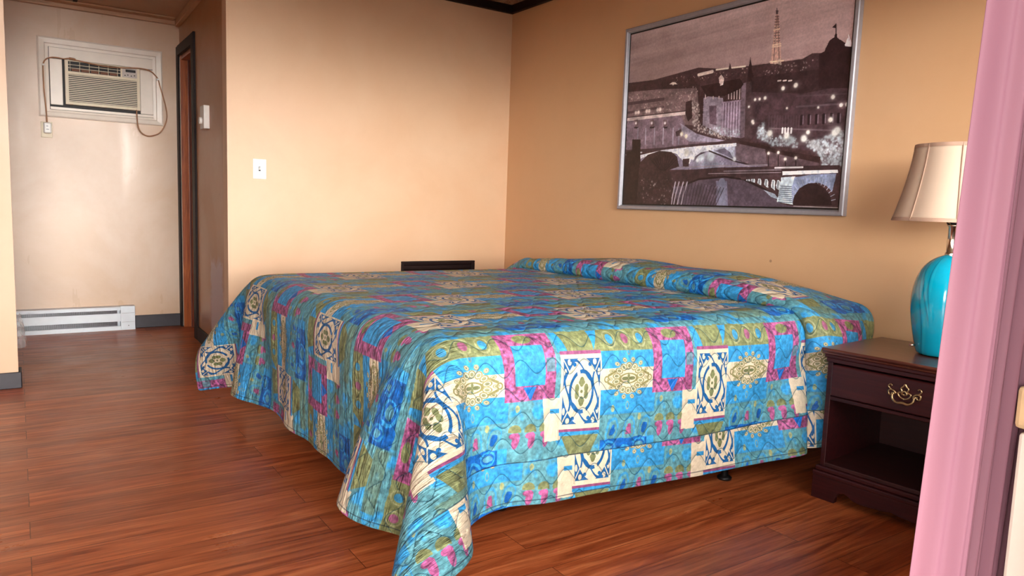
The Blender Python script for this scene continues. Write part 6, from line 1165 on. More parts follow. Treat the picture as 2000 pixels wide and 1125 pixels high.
 41,0,1,-1,1,0,0,0,1,0,0,1,-2,-4,-8,-11,-12,-8,-4,-2,0,1,0,1,0,0,1,0,0,0,1,0,0,0,1,-1,0,1,0,-1,1,0,0,1,-1,0,0,1,0,-1,0,1,0,0,0,0,0,0,0,1,0,-1,0,1,0,0,0,0,0,0,0,0,1,-1,0,1,0,0,0,0,0,0,1,0,-1,1,0,1,-1,-3,-8,-10,-12,-6,-4,-1,-1,0,0,1,0,0,1,
 36,1,0,0,0,0,-1,0,0,0,0,-1,2,0,-3,-6,-12,-11,-7,-1,0,0,1,-1,0,0,0,1,-1,1,0,-1,1,0,0,0,1,-1,0,1,-1,1,0,-1,0,1,0,-1,1,0,0,0,0,0,0,0,0,0,1,-1,0,0,1,-1,0,0,1,0,-1,1,0,0,-1,1,0,0,0,0,0,0,1,-1,-1,0,1,0,-1,0,-1,-3,-7,-11,-7,-4,0,-1,-1,0,0,-1,-1,0,0,
 31,0,-1,1,-1,-1,0,0,-1,-1,-1,0,-3,-1,-1,-5,-6,-5,-2,-2,-1,-1,0,0,1,-1,0,0,0,0,-1,1,-1,1,-1,1,-1,1,0,0,0,-1,1,0,0,0,0,0,0,0,0,0,0,0,1,-1,0,1,-1,0,0,1,-1,0,1,0,-1,1,0,-1,0,1,0,0,0,-1,1,0,-1,1,-1,1,0,-1,0,0,0,-1,-1,-1,-2,-2,-5,-5,-5,-3,-2,-2,-1,-2,0,-1,-1,
 26,-2,0,-2,0,0,-2,-1,-1,-1,-2,-3,-2,-4,-3,-2,0,1,-1,1,-2,0,-1,1,-1,1,-1,0,0,0,0,0,0,0,0,0,0,0,0,0,0,0,0,0,0,0,0,1,-1,0,1,-1,0,1,-1,0,0,0,0,0,1,-1,0,1,-1,0,1,-1,0,1,0,-1,1,-1,0,1,-1,1,0,-1,1,-1,0,1,0,-1,0,-1,0,1,0,1,-1,-4,-5,-6,-3,-3,-3,-1,-2,-1,0,
 19,-1,-1,-1,-2,-1,-1,-2,-3,-2,-2,-1,-2,-1,0,1,0,0,0,0,0,0,0,-1,0,0,0,0,0,0,0,0,1,-1,1,-1,0,0,0,0,0,1,-1,0,1,-1,0,0,0,0,0,0,0,0,0,0,1,-1,0,1,-1,0,1,-1,0,1,-1,0,1,-1,0,1,-1,1,0,-1,1,-1,1,0,0,0,0,0,-1,0,0,0,0,0,1,1,0,0,-2,-3,-5,-5,-3,-2,-2,-2,-3,
 14,-2,-2,-1,-2,-2,-2,-2,0,-2,0,-2,-3,-5,-1,4,6,2,0,0,0,-1,0,0,0,0,0,0,0,0,1,-1,0,0,0,0,1,-1,1,-1,0,0,0,1,-1,0,1,-1,0,1,-1,0,1,-1,0,1,-1,0,1,-1,0,1,-1,0,1,-1,0,1,-1,1,0,-1,1,-1,0,1,-1,1,-1,1,-1,0,1,-1,1,-1,0,0,1,-1,1,2,4,0,-3,-2,-3,-3,-4,-3,-3,-2,-2,
 8,-3,-1,-2,-1,-2,0,-1,-2,-2,-4,-2,-1,5,7,2,0,-1,0,0,0,0,0,0,0,-1,1,-1,1,-1,0,0,0,0,0,0,0,0,0,0,0,0,0,0,0,0,0,0,0,0,0,1,-1,0,1,-1,0,1,-1,0,1,-1,0,1,-1,0,1,-1,0,0,0,1,-1,0,1,-1,0,0,0,0,0,0,-1,1,-1,1,1,0,-1,1,0,0,2,2,1,-1,-3,-2,-2,-4,-3,-3,-2,
 1,0,-2,-1,-2,-1,-3,-2,-2,-1,1,1,6,8,2,-1,-3,-1,0,0,0,0,0,0,0,0,-1,1,-1,1,-1,1,-1,1,-1,0,0,0,0,0,0,0,0,0,0,1,-1,0,1,-1,0,0,0,0,0,0,0,0,0,1,-1,0,1,-1,0,1,-1,0,1,-1,1,-1,0,1,-1,0,1,-1,1,-1,0,0,0,0,1,0,-1,0,0,0,0,1,-2,0,1,1,2,0,-2,-2,-2,-3,-3,
 -2,-1,-2,-2,-2,-2,0,0,1,1,3,4,3,1,-1,-1,0,0,0,-1,0,0,0,0,1,0,0,-1,0,0,0,0,0,0,0,1,-1,1,-1,0,1,-1,0,0,0,0,0,0,0,0,1,-1,0,1,-1,0,1,-1,0,0,0,1,-1,0,1,-1,0,1,-1,0,0,0,1,-1,0,1,-1,1,-1,0,0,1,0,-1,0,0,0,0,0,1,0,1,3,1,1,1,0,-1,-1,-3,-2,-3,-2,
 -8,-1,-1,-1,1,1,1,2,2,3,1,3,3,1,-4,-3,0,0,0,0,0,0,0,0,-1,0,0,0,0,0,1,-1,1,-1,0,0,0,0,0,1,-1,0,1,-1,1,-1,0,1,-1,0,0,0,1,-1,0,1,-1,0,1,-1,0,0,0,1,-1,0,1,-1,0,1,-1,1,-1,0,1,-1,0,0,0,1,0,-1,0,0,0,0,0,0,1,-1,1,0,1,1,1,0,0,0,-1,1,-1,-1,-2,
 -11,1,1,2,2,2,1,1,2,2,3,3,1,-5,-5,-1,1,0,-1,1,-1,0,1,0,0,0,0,0,0,0,-1,1,-1,0,1,-1,1,-1,0,0,0,1,-1,0,0,0,1,-1,0,1,-1,0,0,0,0,0,0,1,-1,0,1,-1,0,0,0,0,0,0,1,-1,0,0,0,0,0,0,0,0,0,-1,0,1,0,0,0,0,1,0,-1,1,0,1,0,-2,-2,-1,1,1,2,1,1,0,0,
 -8,2,2,2,1,1,2,2,2,3,2,-1,-4,-4,-2,0,0,-1,1,-1,1,0,-1,0,0,0,1,0,0,-1,1,-1,0,1,-1,1,-1,0,1,-1,1,-1,0,1,-1,1,-1,0,1,-1,0,1,-1,0,1,-1,0,0,0,1,-1,0,1,-1,0,1,-1,1,-1,0,1,-1,0,1,-1,1,0,-1,0,0,1,-1,0,0,0,1,-1,0,1,0,0,0,1,0,0,0,0,1,0,1,1,1,0,
 -3,1,2,1,1,2,2,2,2,0,-2,-3,-4,-3,0,1,0,1,-1,1,-1,0,1,0,0,0,-1,1,0,0,-1,0,1,-1,1,-1,0,1,-1,1,-1,0,1,-1,0,0,0,1,-1,0,1,-1,0,1,-1,0,1,-1,0,0,0,1,-1,0,1,-1,0,0,0,0,0,0,1,-1,1,-1,0,0,0,1,-1,0,0,0,1,-1,0,0,0,0,0,2,0,2,2,1,-1,0,1,0,0,1,0,
 0,2,1,1,2,2,1,0,-1,-2,-3,-2,-2,0,1,0,0,0,0,-1,1,0,-1,0,0,1,0,-1,0,0,1,0,-1,1,-1,0,1,-1,1,-1,0,1,-1,0,1,-1,0,0,0,1,-1,0,1,-1,0,1,-1,0,1,-1,0,0,0,1,-1,0,1,-1,0,1,-1,0,0,0,0,0,0,0,1,-1,0,0,0,1,-1,0,0,0,0,1,0,0,0,0,0,1,3,1,2,1,0,0,1,
 3,2,1,2,0,0,-1,-1,-2,-2,-2,-2,-1,1,0,1,1,-1,0,0,0,0,1,0,0,-1,0,1,0,0,-1,1,0,-1,0,1,-1,1,-1,0,1,-1,0,1,-1,0,1,-1,0,0,0,0,0,0,1,-1,0,1,-1,0,1,-1,0,0,0,0,0,0,0,0,0,0,0,0,-1,1,0,0,-1,1,0,0,0,0,0,0,0,0,1,-1,1,0,1,2,3,2,0,0,-1,0,-1,0,0,
 7,0,0,-1,0,-2,-1,-1,-2,-1,-1,-1,1,2,0,0,-1,1,0,0,0,0,-1,0,0,1,0,-1,0,1,0,-1,0,1,0,-1,1,-1,0,1,-1,0,1,-1,0,1,-1,0,1,-1,0,1,-1,0,0,0,0,0,0,1,-1,0,1,-1,0,1,-1,0,1,-1,0,1,-1,0,0,0,0,0,0,0,0,0,0,0,0,0,0,1,-1,0,0,0,1,1,1,1,1,0,0,-1,1,-1,0,
 6,-1,-1,-1,-1,0,-1,-2,-1,-2,0,1,2,0,0,0,1,0,-1,0,0,0,0,1,0,-1,0,1,0,-1,0,1,0,-1,0,1,-1,0,1,-1,0,1,-1,0,1,-1,0,1,-1,0,1,-1,0,1,-1,0,1,-1,0,0,0,0,0,0,0,0,0,1,-1,0,1,-1,0,0,1,-1,0,0,1,-1,0,0,0,0,0,0,0,0,0,1,0,0,0,-2,0,0,1,1,0,0,0,0,0,
 3,-1,0,0,-1,-2,-1,-1,-1,1,1,1,1,-1,1,0,0,-1,1,0,-1,1,0,-1,0,0,1,-1,0,0,1,-1,0,1,0,-1,0,1,-1,0,1,-1,0,1,-1,0,1,-1,0,1,-1,0,1,-1,0,1,-1,0,1,-1,0,1,-1,0,1,-1,0,0,0,1,-1,0,0,0,0,0,0,0,0,0,0,0,1,-1,0,0,0,0,0,0,0,1,0,1,-1,0,-1,-1,0,0,-1,1,0,
 2,-1,-1,-1,-1,0,-1,0,1,0,1,0,0,0,0,0,0,1,-1,0,1,-1,0,0,0,1,-1,0,0,1,-1,0,1,-1,0,1,0,-1,0,1,-1,0,1,-1,0,1,-1,0,1,-1,0,1,-1,0,0,0,0,0,0,0,0,0,0,0,0,0,0,0,0,-1,1,0,0,0,0,0,0,0,0,0,0,0,0,0,0,0,0,0,0,0,1,-1,0,-1,-1,-2,-1,0,0,0,1,-1,0,
 0,0,-1,-1,0,-1,1,0,1,1,0,0,-1,1,-1,0,1,-1,1,-1,0,0,0,1,0,-1,0,1,0,-1,0,1,-1,0,1,-1,0,0,1,-1,0,1,-1,0,1,-1,0,1,-1,0,0,0,0,0,1,-1,0,1,-1,0,1,-1,0,1,-1,0,1,-1,0,0,0,0,0,0,0,0,0,0,0,0,0,0,0,0,0,0,1,-1,0,1,-1,1,-1,-1,-3,-2,-1,0,-1,1,0,1,-1,
 -1,0,0,0,-1,1,-1,1,0,0,0,0,0,0,1,0,-1,1,-1,1,-1,1,0,-1,0,0,1,-1,0,0,1,-1,0,1,-1,0,0,1,-1,0,1,-1,0,1,-1,0,0,0,0,0,1,-1,0,1,-1,0,1,-1,0,1,-1,0,0,0,0,0,0,0,0,1,-1,0,0,0,0,0,0,0,0,0,0,0,0,0,0,0,0,0,0,0,1,-1,0,0,0,-2,-1,-2,1,-1,0,-1,1,
 -1,0,0,-1,1,0,1,0,0,0,-1,0,1,-1,0,0,1,0,0,-1,1,-1,0,0,0,1,-1,0,0,1,-1,0,1,-1,0,0,1,-1,0,1,-1,0,0,0,0,0,1,-1,0,1,-1,0,1,-1,0,1,-1,0,0,0,0,0,1,-1,0,1,-1,0,0,0,0,0,0,1,-1,0,0,1,-1,0,0,1,-1,0,0,0,0,0,0,0,0,1,0,0,0,1,-2,0,-2,0,0,0,-1,
 -1,0,-1,1,0,0,0,0,0,0,1,0,-1,0,1,0,0,-1,0,0,0,0,0,0,1,-1,0,0,1,-1,0,1,-1,0,0,1,-1,0,1,-1,0,0,1,-1,0,1,-1,0,0,0,0,0,0,0,0,0,0,0,1,-1,0,0,0,0,0,0,0,0,0,0,0,0,0,0,0,0,0,0,0,0,0,0,0,0,0,0,0,0,1,-1,1,-1,1,0,-1,-1,1,0,1,-1,0,0,0,
 -1,-1,1,0,0,0,0,0,0,0,0,0,0,1,-1,1,-1,1,0,0,-1,0,1,0,-1,0,0,1,-1,0,1,-1,0,0,1,-1,0,1,-1,0,0,1,-1,0,1,-1,0,1,0,-1,0,1,-1,0,1,-1,0,0,0,0,0,1,-1,0,1,-1,0,0,1,-1,0,0,0,0,0,0,0,0,0,0,0,0,0,0,0,1,-1,0,0,1,-1,1,0,0,1,1,0,0,0,0,-1,1,0,
 -1,0,0,0,0,0,0,0,0,0,0,1,0,-1,1,-1,1,0,-1,0,0,1,-1,0,0,0,1,-1,0,1,-1,0,0,1,-1,0,0,0,0,0,1,-1,0,1,-1,0,0,0,0,0,1,-1,0,0,0,0,0,1,-1,0,0,0,0,0,0,0,0,0,0,0,0,0,0,0,0,0,0,0,0,0,0,0,0,0,0,0,0,0,0,0,1,0,0,2,1,1,1,0,0,0,0,-1,0,
 -1,0,0,0,0,0,1,0,0,0,0,-1,0,1,-1,1,0,-1,1,-1,1,-1,0,0,0,1,-1,0,1,-1,0,0,1,-1,0,0,1,-1,0,1,-1,0,0,0,0,0,1,-1,0,1,-1,0,0,1,-1,0,1,-1,0,0,1,-1,0,1,-1,0,0,0,0,0,0,0,1,-1,0,0,0,0,0,0,0,0,0,0,0,0,0,0,0,0,1,0,0,-1,1,1,1,1,1,1,1,0,0,
 -1,0,0,0,1,0,-1,0,0,0,0,1,0,-1,1,0,-1,1,-1,1,-1,0,0,1,0,-1,0,1,-1,0,0,1,-1,0,0,1,-1,0,1,-1,0,0,1,-1,0,1,-1,0,0,0,0,0,0,0,0,0,0,0,0,1,-1,0,0,0,0,0,0,0,0,0,0,0,0,0,0,0,0,0,0,0,0,0,0,0,1,-1,0,0,0,1,-1,1,0,2,1,1,1,1,-1,1,-1,0,1,
 -1,0,0,1,-1,0,0,0,0,1,0,-1,0,1,0,0,0,0,0,-1,0,0,1,-1,0,0,1,-1,0,0,1,-1,0,0,1,-1,0,1,-1,0,0,1,-1,0,0,0,0,0,1,-1,0,0,1,-1,0,1,-1,0,0,0,0,0,1,-1,0,0,0,1,-1,0,0,0,0,0,0,0,1,-1,0,0,0,0,0,0,0,0,0,1,-1,0,1,-1,1,0,1,0,1,0,0,0,0,0,0,
 -1,0,0,0,0,0,0,1,0,-1,0,1,0,-1,1,-1,1,-1,0,0,1,0,-1,0,0,1,-1,0,0,1,-1,0,0,1,-1,0,0,0,0,0,1,-1,0,0,1,-1,0,1,-1,0,0,1,-1,0,0,0,0,0,1,-1,0,0,0,0,0,0,0,0,0,0,0,0,0,0,0,0,-1,1,0,0,0,0,0,0,0,0,0,0,0,0,0,1,0,-1,-1,1,-1,1,1,-1,1,0,0,
 -2,1,0,0,0,0,1,-1,0,1,0,-1,0,1,-1,1,0,0,0,0,-1,0,0,0,1,-1,0,0,1,-1,0,0,1,-1,0,0,1,-1,0,1,-1,0,0,1,-1,0,0,0,0,0,1,-1,0,0,1,-1,0,1,-1,0,0,1,-1,0,0,0,1,-1,0,0,0,1,-1,0,0,0,1,-1,0,0,1,-1,0,0,0,0,0,0,1,0,0,0,0,1,0,-1,0,-1,-1,0,-1,1,-1,
 -1,0,0,0,0,1,-1,0,1,-1,0,1,0,0,0,0,-1,1,-1,0,0,0,0,1,-1,0,0,1,-1,0,0,1,-1,0,0,1,-1,0,0,0,0,0,1,-1,0,0,1,-1,0,0,0,0,0,1,-1,0,0,0,0,0,0,0,0,0,0,0,-1,1,0,0,0,-1,1,0,0,0,0,0,0,0,0,0,0,0,0,0,0,0,0,0,0,0,0,0,-1,-1,-1,-1,0,0,0,-1,1,
 -2,0,1,0,0,0,0,1,-1,0,1,-1,0,0,1,0,0,-1,1,-1,0,1,0,-1,0,0,1,-1,0,0,1,-1,0,0,1,-1,0,0,1,-1,0,1,-1,0,0,1,-1,0,0,1,-1,0,0,0,0,0,1,-1,0,0,0,0,0,0,0,0,1,-1,0,0,0,1,-1,0,0,0,0,0,0,0,0,0,0,1,-1,0,0,0,0,0,0,1,0,-2,-1,-2,-1,0,0,0,0,1,-1,
 -1,0,0,0,1,-1,1,-1,1,0,-1,1,0,0,0,0,0,0,-1,1,0,-1,0,0,0,1,-1,0,0,1,-1,0,0,1,-1,0,0,1,-1,0,0,0,0,0,0,0,0,0,1,-1,0,0,1,-1,0,0,0,0,0,0,0,0,0,0,0,0,0,0,0,0,0,0,0,0,0,0,0,0,0,0,0,0,0,-1,1,0,0,0,0,0,1,-1,0,0,0,-1,0,-1,0,0,0,0,0,
 -2,0,1,0,0,1,-1,1,-1,0,1,-1,0,0,0,1,0,0,0,-1,0,0,0,0,1,-1,0,0,1,-1,0,0,1,-1,0,0,1,-1,0,0,1,-1,0,1,0,-1,0,1,-1,0,0,1,-1,0,0,1,-1,0,0,0,1,-1,0,0,0,0,0,0,0,0,0,0,0,0,0,1,-1,0,0,1,-1,0,0,1,-1,0,0,0,0,0,0,1,0,1,0,1,-1,-1,0,-1,1,-1,0,
 -2,1,0,0,0,0,1,-1,1,0,-1,1,0,0,0,-1,1,-1,0,0,0,0,1,0,-1,0,0,1,-1,0,0,1,-1,0,0,1,-1,0,0,1,-1,0,0,0,0,0,0,0,0,0,0,0,0,0,0,0,0,0,0,0,0,0,0,0,0,0,0,0,0,0,0,0,0,0,0,0,0,0,0,0,0,0,0,0,0,0,0,0,0,1,0,-1,1,0,-1,0,1,1,0,1,-1,0,0,
 -2,0,1,0,0,0,0,1,-1,0,1,-1,0,0,1,0,-1,1,0,0,0,0,-1,0,0,0,1,-1,0,0,1,-1,0,0,1,-1,0,0,1,-1,0,0,1,-1,0,0,1,-1,0,0,1,-1,0,0,1,-1,0,0,0,0,0,0,0,0,0,1,-1,0,0,0,0,0,0,0,0,0,0,0,0,0,0,0,0,0,0,0,0,0,0,0,0,1,0,0,2,1,1,1,0,0,0,0,-1,
 -2,1,-1,1,1,0,0,-1,1,0,-1,1,0,0,-1,1,0,0,-1,0,0,0,0,0,0,1,-1,0,0,1,-1,0,0,1,-1,0,0,1,-1,0,0,1,-1,0,0,1,-1,0,0,1,-1,0,0,0,0,0,0,0,0,0,0,0,0,0,0,-1,1,0,0,0,0,0,0,0,0,0,0,0,0,0,0,0,0,0,0,0,0,0,0,0,1,0,0,1,2,2,0,1,0,-1,0,-1,1,
 -3,1,1,0,0,0,0,1,-1,0,1,-1,0,0,1,-1,1,0,0,0,-1,0,0,1,0,-1,0,0,1,-1,0,0,1,-1,0,0,1,-1,0,0,1,-1,0,0,1,-1,0,0,1,-1,0,0,0,1,-1,0,0,0,0,1,-1,0,0,0,0,1,-1,0,0,0,1,-1,0,0,0,0,0,0,0,0,0,0,0,0,0,0,0,0,0,0,0,0,1,1,0,0,1,0,0,1,0,0,0,
 -3,1,1,0,0,1,0,-1,1,0,-1,0,1,0,-1,1,-1,0,0,0,1,0,0,-1,0,0,1,0,-1,0,0,1,-1,0,0,1,-1,0,0,1,-1,0,0,1,-1,0,0,1,-1,0,0,0,0,0,0,0,0,0,0,0,0,0,0,0,0,0,0,0,0,0,0,0,0,0,0,0,0,0,0,0,0,0,1,-1,0,0,0,0,0,1,0,0,-1,0,-1,1,0,0,0,0,1,1,1,
 -3,1,0,1,1,-1,0,1,-1,1,0,0,-1,0,1,-1,1,0,0,0,-1,0,0,0,0,1,-1,0,0,1,0,-1,0,1,0,-1,0,0,1,-1,0,0,1,-1,0,0,1,-1,0,0,0,1,0,-1,0,0,0,0,1,-1,0,0,0,0,0,0,0,0,0,0,0,0,0,0,1,-1,0,0,1,-1,0,0,0,0,0,0,0,0,0,0,0,1,0,0,0,-2,-1,-1,0,1,0,2,1,
 -3,0,2,0,0,1,0,0,0,-1,0,0,0,0,0,1,-1,1,0,-1,1,-1,1,0,0,-1,0,0,1,-1,0,0,1,-1,0,0,0,1,-1,0,0,1,-1,0,0,0,0,0,0,0,0,0,0,0,0,0,0,0,-1,1,0,0,0,0,0,-1,1,0,0,0,-1,1,0,0,-1,1,0,0,-1,1,0,0,-1,1,0,0,0,0,0,0,0,0,0,-1,-2,-1,-1,0,1,1,2,2,3,
 -4,2,0,1,0,0,1,-1,1,0,0,-1,0,0,0,0,1,-1,0,1,-1,1,-1,0,0,0,1,0,-1,0,1,0,-1,0,0,1,0,-1,0,0,1,-1,0,0,1,0,-1,0,0,0,1,-1,0,0,0,0,0,1,0,-1,0,0,0,0,1,0,-1,0,0,1,0,-1,0,0,1,-1,0,0,1,-1,0,0,1,-1,0,0,1,-1,0,0,1,0,0,-1,0,-1,0,1,1,1,1,1,1,
 -5,1,2,1,1,0,-1,1,-1,0,0,1,-1,0,0,0,0,1,0,-1,1,-1,0,1,0,0,-1,0,0,1,-1,0,0,0,1,-1,0,0,0,1,-1,0,0,0,0,0,0,0,0,1,-1,0,0,0,0,0,0,0,0,0,0,0,0,1,-1,0,0,0,0,0,0,0,0,0,0,0,0,0,0,0,0,0,0,0,0,0,0,0,0,0,0,0,1,1,0,1,0,0,0,1,1,1,2,
 -5,1,1,1,1,1,0,0,0,0,0,-1,0,0,0,0,1,-1,1,0,-1,1,0,-1,0,0,1,0,0,-1,0,0,1,0,-1,0,0,1,0,-1,0,0,1,0,-1,0,0,0,1,-1,0,0,0,0,0,0,1,-1,0,0,0,0,0,0,0,0,0,0,0,0,0,0,0,1,-1,0,0,1,-1,0,0,1,-1,0,0,1,-1,0,1,-1,1,0,0,0,1,0,2,2,2,0,0,1,0,
 -7,2,2,1,1,1,1,0,0,-1,0,0,-1,0,0,0,0,1,-1,1,0,-1,0,1,0,0,-1,0,0,0,1,0,-1,0,0,1,0,-1,0,0,0,1,-1,0,0,0,0,1,-1,0,0,0,0,0,0,0,0,0,0,0,0,0,0,0,0,0,0,0,0,0,0,0,0,0,0,0,0,-1,1,0,0,0,0,0,0,0,0,0,0,1,-1,1,1,1,1,2,3,2,1,0,0,-1,1,
 -8,2,1,3,1,0,1,0,0,1,-1,-1,0,-1,0,1,0,0,1,-1,0,1,0,-1,0,0,0,1,0,0,-1,0,0,1,0,-1,0,0,0,1,0,-1,0,0,0,0,1,-1,0,0,0,0,0,0,0,1,-1,0,0,0,0,0,1,-1,0,0,0,0,1,-1,0,0,0,0,0,0,0,1,-1,0,0,0,0,0,0,0,0,0,0,0,1,0,1,3,3,3,1,-1,0,1,0,0,0,
 -9,1,2,2,1,2,1,1,0,-1,0,1,-1,-1,0,0,0,1,0,0,0,-1,1,0,0,0,0,-1,0,0,1,0,0,-1,0,0,0,0,1,-1,0,0,0,0,0,1,-1,0,0,0,0,0,0,0,1,-1,0,0,0,0,0,0,0,0,0,0,0,0,0,0,0,0,0,0,0,0,0,0,0,0,0,0,0,0,0,0,0,0,0,0,0,1,0,1,1,2,0,1,1,0,1,2,3,
 -11,1,2,1,4,2,1,1,0,0,0,-1,0,-1,0,0,1,0,0,0,0,0,-1,0,0,0,1,0,0,0,-1,0,0,0,0,1,0,0,-1,0,0,0,0,1,0,-1,0,0,0,0,0,0,0,0,0,0,0,0,0,0,0,0,0,0,0,0,0,1,-1,0,0,0,1,-1,0,0,1,-1,0,0,0,0,0,0,1,-1,0,0,0,1,0,-1,1,0,1,0,0,0,-1,1,2,4,6,
 -13,1,1,3,1,3,3,1,2,0,-1,0,-1,0,-1,0,0,0,1,0,0,0,0,0,0,0,-1,0,0,0,0,0,1,0,0,-1,0,0,0,0,0,0,1,-1,0,0,0,0,0,0,0,0,0,0,-1,0,1,0,0,0,0,0,-1,1,0,0,0,-1,1,0,0,0,-1,1,0,0,-1,1,0,0,0,0,0,0,-1,1,0,0,0,0,0,1,-1,0,-1,-1,0,0,0,2,5,6,5,
 -16,1,1,2,3,3,3,4,1,1,0,-1,0,-2,0,0,0,0,0,0,-1,1,0,0,-1,0,1,0,0,0,0,0,-1,0,0,0,0,0,0,1,0,0,-1,0,0,0,0,0,0,0,0,0,1,0,0,0,-1,0,0,0,0,1,0,-1,0,0,0,1,-1,0,0,1,0,-1,0,0,1,-1,0,0,1,-1,0,0,1,-1,0,0,0,0,0,0,0,-3,-2,-1,0,1,4,5,5,5,6,
 -19,1,2,1,2,2,4,3,5,2,1,-1,-1,0,-2,0,-1,1,0,0,0,-1,0,0,1,0,-1,0,0,0,0,0,0,0,1,0,0,0,0,-1,0,0,0,0,0,0,0,0,0,0,0,1,-1,0,0,0,0,0,0,0,1,-1,0,0,0,0,1,-1,0,0,0,0,0,0,0,0,0,0,0,0,0,0,0,1,-1,0,0,1,-1,0,0,0,0,0,0,-1,0,2,3,4,5,6,5,
 -21,1,0,1,2,3,3,4,4,4,3,1,-1,-1,-2,-1,0,0,0,0,0,0,0,0,0,0,0,0,0,0,0,0,0,0,-1,0,0,0,0,0,0,0,0,0,0,0,0,0,0,0,0,0,0,0,0,0,0,0,0,0,0,0,0,0,0,0,0,0,0,0,0,0,0,0,0,1,-1,0,0,1,-1,0,0,0,0,0,0,0,0,0,1,0,0,1,0,0,0,2,3,5,5,5,4,
 -17,-2,-1,-1,0,2,2,5,4,5,4,3,1,-2,0,-2,-1,-1,1,0,0,0,0,0,-1,0,0,0,0,0,0,0,0,0,0,0,0,0,0,0,0,0,0,0,0,0,0,0,0,0,0,-1,0,0,0,1,0,0,0,0,-1,0,1,0,0,0,-1,1,0,0,0,0,0,0,0,-1,1,0,0,-1,1,0,0,-1,1,0,0,-1,1,0,0,0,0,0,0,0,2,3,6,6,5,4,3,
 -13,0,-3,-1,-2,-2,1,2,5,7,5,4,2,-1,-3,0,0,-1,0,0,0,0,0,0,0,0,0,0,0,0,0,0,0,0,0,0,0,0,0,-1,1,-1,0,0,0,0,0,0,1,0,0,0,0,0,0,-1,0,0,0,1,0,0,-1,0,0,1,0,-1,0,0,1,-1,0,0,0,1,-1,0,0,1,-1,0,0,1,-1,0,0,1,-1,0,0,0,0,-2,-2,2,5,7,5,5,5,3,2,
 -3,-3,-1,-3,-2,-2,-3,-2,0,5,7,6,6,1,-2,-2,-1,0,-1,0,0,0,0,0,0,0,0,0,-1,0,0,0,0,0,0,0,0,0,0,1,-1,1,0,0,0,0,0,0,-1,0,0,0,0,0,0,0,0,0,1,-1,0,0,0,0,1,-1,0,0,0,0,0,0,0,0,1,-1,0,0,0,0,0,0,0,0,0,0,0,0,0,0,1,0,-2,-1,1,4,6,5,7,5,3,2,0,
 7,-3,-3,-3,-3,-3,-2,-4,-2,-2,5,8,6,6,-1,-4,-1,-1,0,0,0,0,0,0,0,-1,0,0,1,0,0,0,0,0,0,-1,0,0,0,0,0,0,0,0,0,0,0,0,0,0,0,0,0,0,0,0,0,0,0,0,0,0,0,0,0,0,0,0,0,1,-1,0,0,0,0,0,0,0,1,-1,0,0,1,-1,0,0,0,0,0,0,0,0,-2,-3,4,8,7,7,5,3,1,1,-1,
 18,-2,-4,-3,-3,-3,-4,-3,-4,-5,-2,3,8,7,3,-2,-2,-1,0,0,0,-1,0,0,0,0,0,0,0,0,0,-1,0,0,0,1,0,-1,0,0,0,0,0,-1,0,0,0,0,0,0,0,1,0,0,0,0,0,0,-1,1,0,0,0,0,-1,1,0,0,0,0,0,0,0,0,0,0,0,0,-1,1,0,0,-1,1,0,0,0,-1,1,0,0,0,-1,0,7,8,7,6,3,2,0,0,1,
 33,-5,-3,-3,-4,-3,-4,-4,-4,-4,-4,-1,1,3,2,0,0,1,-1,0,0,0,0,0,0,0,0,0,0,-1,0,1,0,0,-1,0,0,1,0,-1,0,0,0,1,0,0,0,0,0,0,0,-1,0,0,0,0,1,0,0,-1,0,0,0,1,0,-1,0,0,1,-1,0,0,0,1,-1,0,0,1,0,-1,0,0,1,-1,0,0,0,0,0,0,-1,1,2,7,9,7,5,2,1,-1,0,0,0,
 39,-3,-3,-3,-3,-3,-4,-3,-5,-5,-8,-7,-2,6,7,0,-1,-1,0,0,-1,1,0,0,-1,1,0,-1,0,0,0,-1,0,0,1,-1,0,0,0,0,0,0,0,0,0,0,0,0,0,0,0,0,0,0,0,1,-1,0,0,0,0,1,0,-1,0,0,0,1,-1,0,0,1,0,-1,0,0,1,-1,0,0,0,1,-1,0,0,0,0,1,-1,-1,1,0,2,11,11,6,3,1,-2,0,-1,0,1,
 47,-2,-2,-2,-2,-3,-2,-4,-3,-4,-6,-8,-9,-3,4,3,-1,-2,0,0,1,1,-1,-1,1,-1,-1,0,0,0,-1,1,-1,0,-1,1,0,-1,0,1,0,0,0,0,0,0,0,0,0,0,0,0,0,0,1,-1,0,0,0,0,1,-1,0,0,0,1,0,-1,0,0,1,-1,0,0,1,0,-1,0,0,1,0,-1,0,0,1,0,0,-1,1,1,-1,2,9,13,6,2,-1,-3,-1,-1,2,0,-1,
 53,-2,0,-1,-1,-2,-2,-2,-3,-3,-3,-5,-7,-11,-6,3,-3,-3,-2,2,3,0,-1,-3,0,-1,0,0,-1,0,0,-1,1,-1,0,0,0,0,0,0,0,0,0,0,0,0,0,0,0,0,1,0,0,0,-1,1,0,0,0,1,-1,0,0,0,1,-1,0,0,0,1,-1,0,1,0,-1,0,0,0,1,-1,0,0,0,1,-1,2,-2,1,0,6,-4,6,16,7,0,-1,-3,-5,-4,4,4,0,-5,
 -30,4,4,3,4,3,2,2,3,2,0,1,1,0,1,0,2,4,4,3,0,-2,1,0,-1,-2,-1,-2,-1,-2,-1,-1,-1,-1,0,-1,-1,0,0,-1,0,0,0,0,0,0,0,0,0,1,-1,0,0,0,1,-1,0,0,0,0,0,0,0,0,0,0,0,0,1,-1,0,0,0,0,0,0,1,0,-1,0,0,0,0,-1,0,-2,1,-1,0,-5,5,-2,0,0,4,3,6,9,10,1,-2,-3,2,
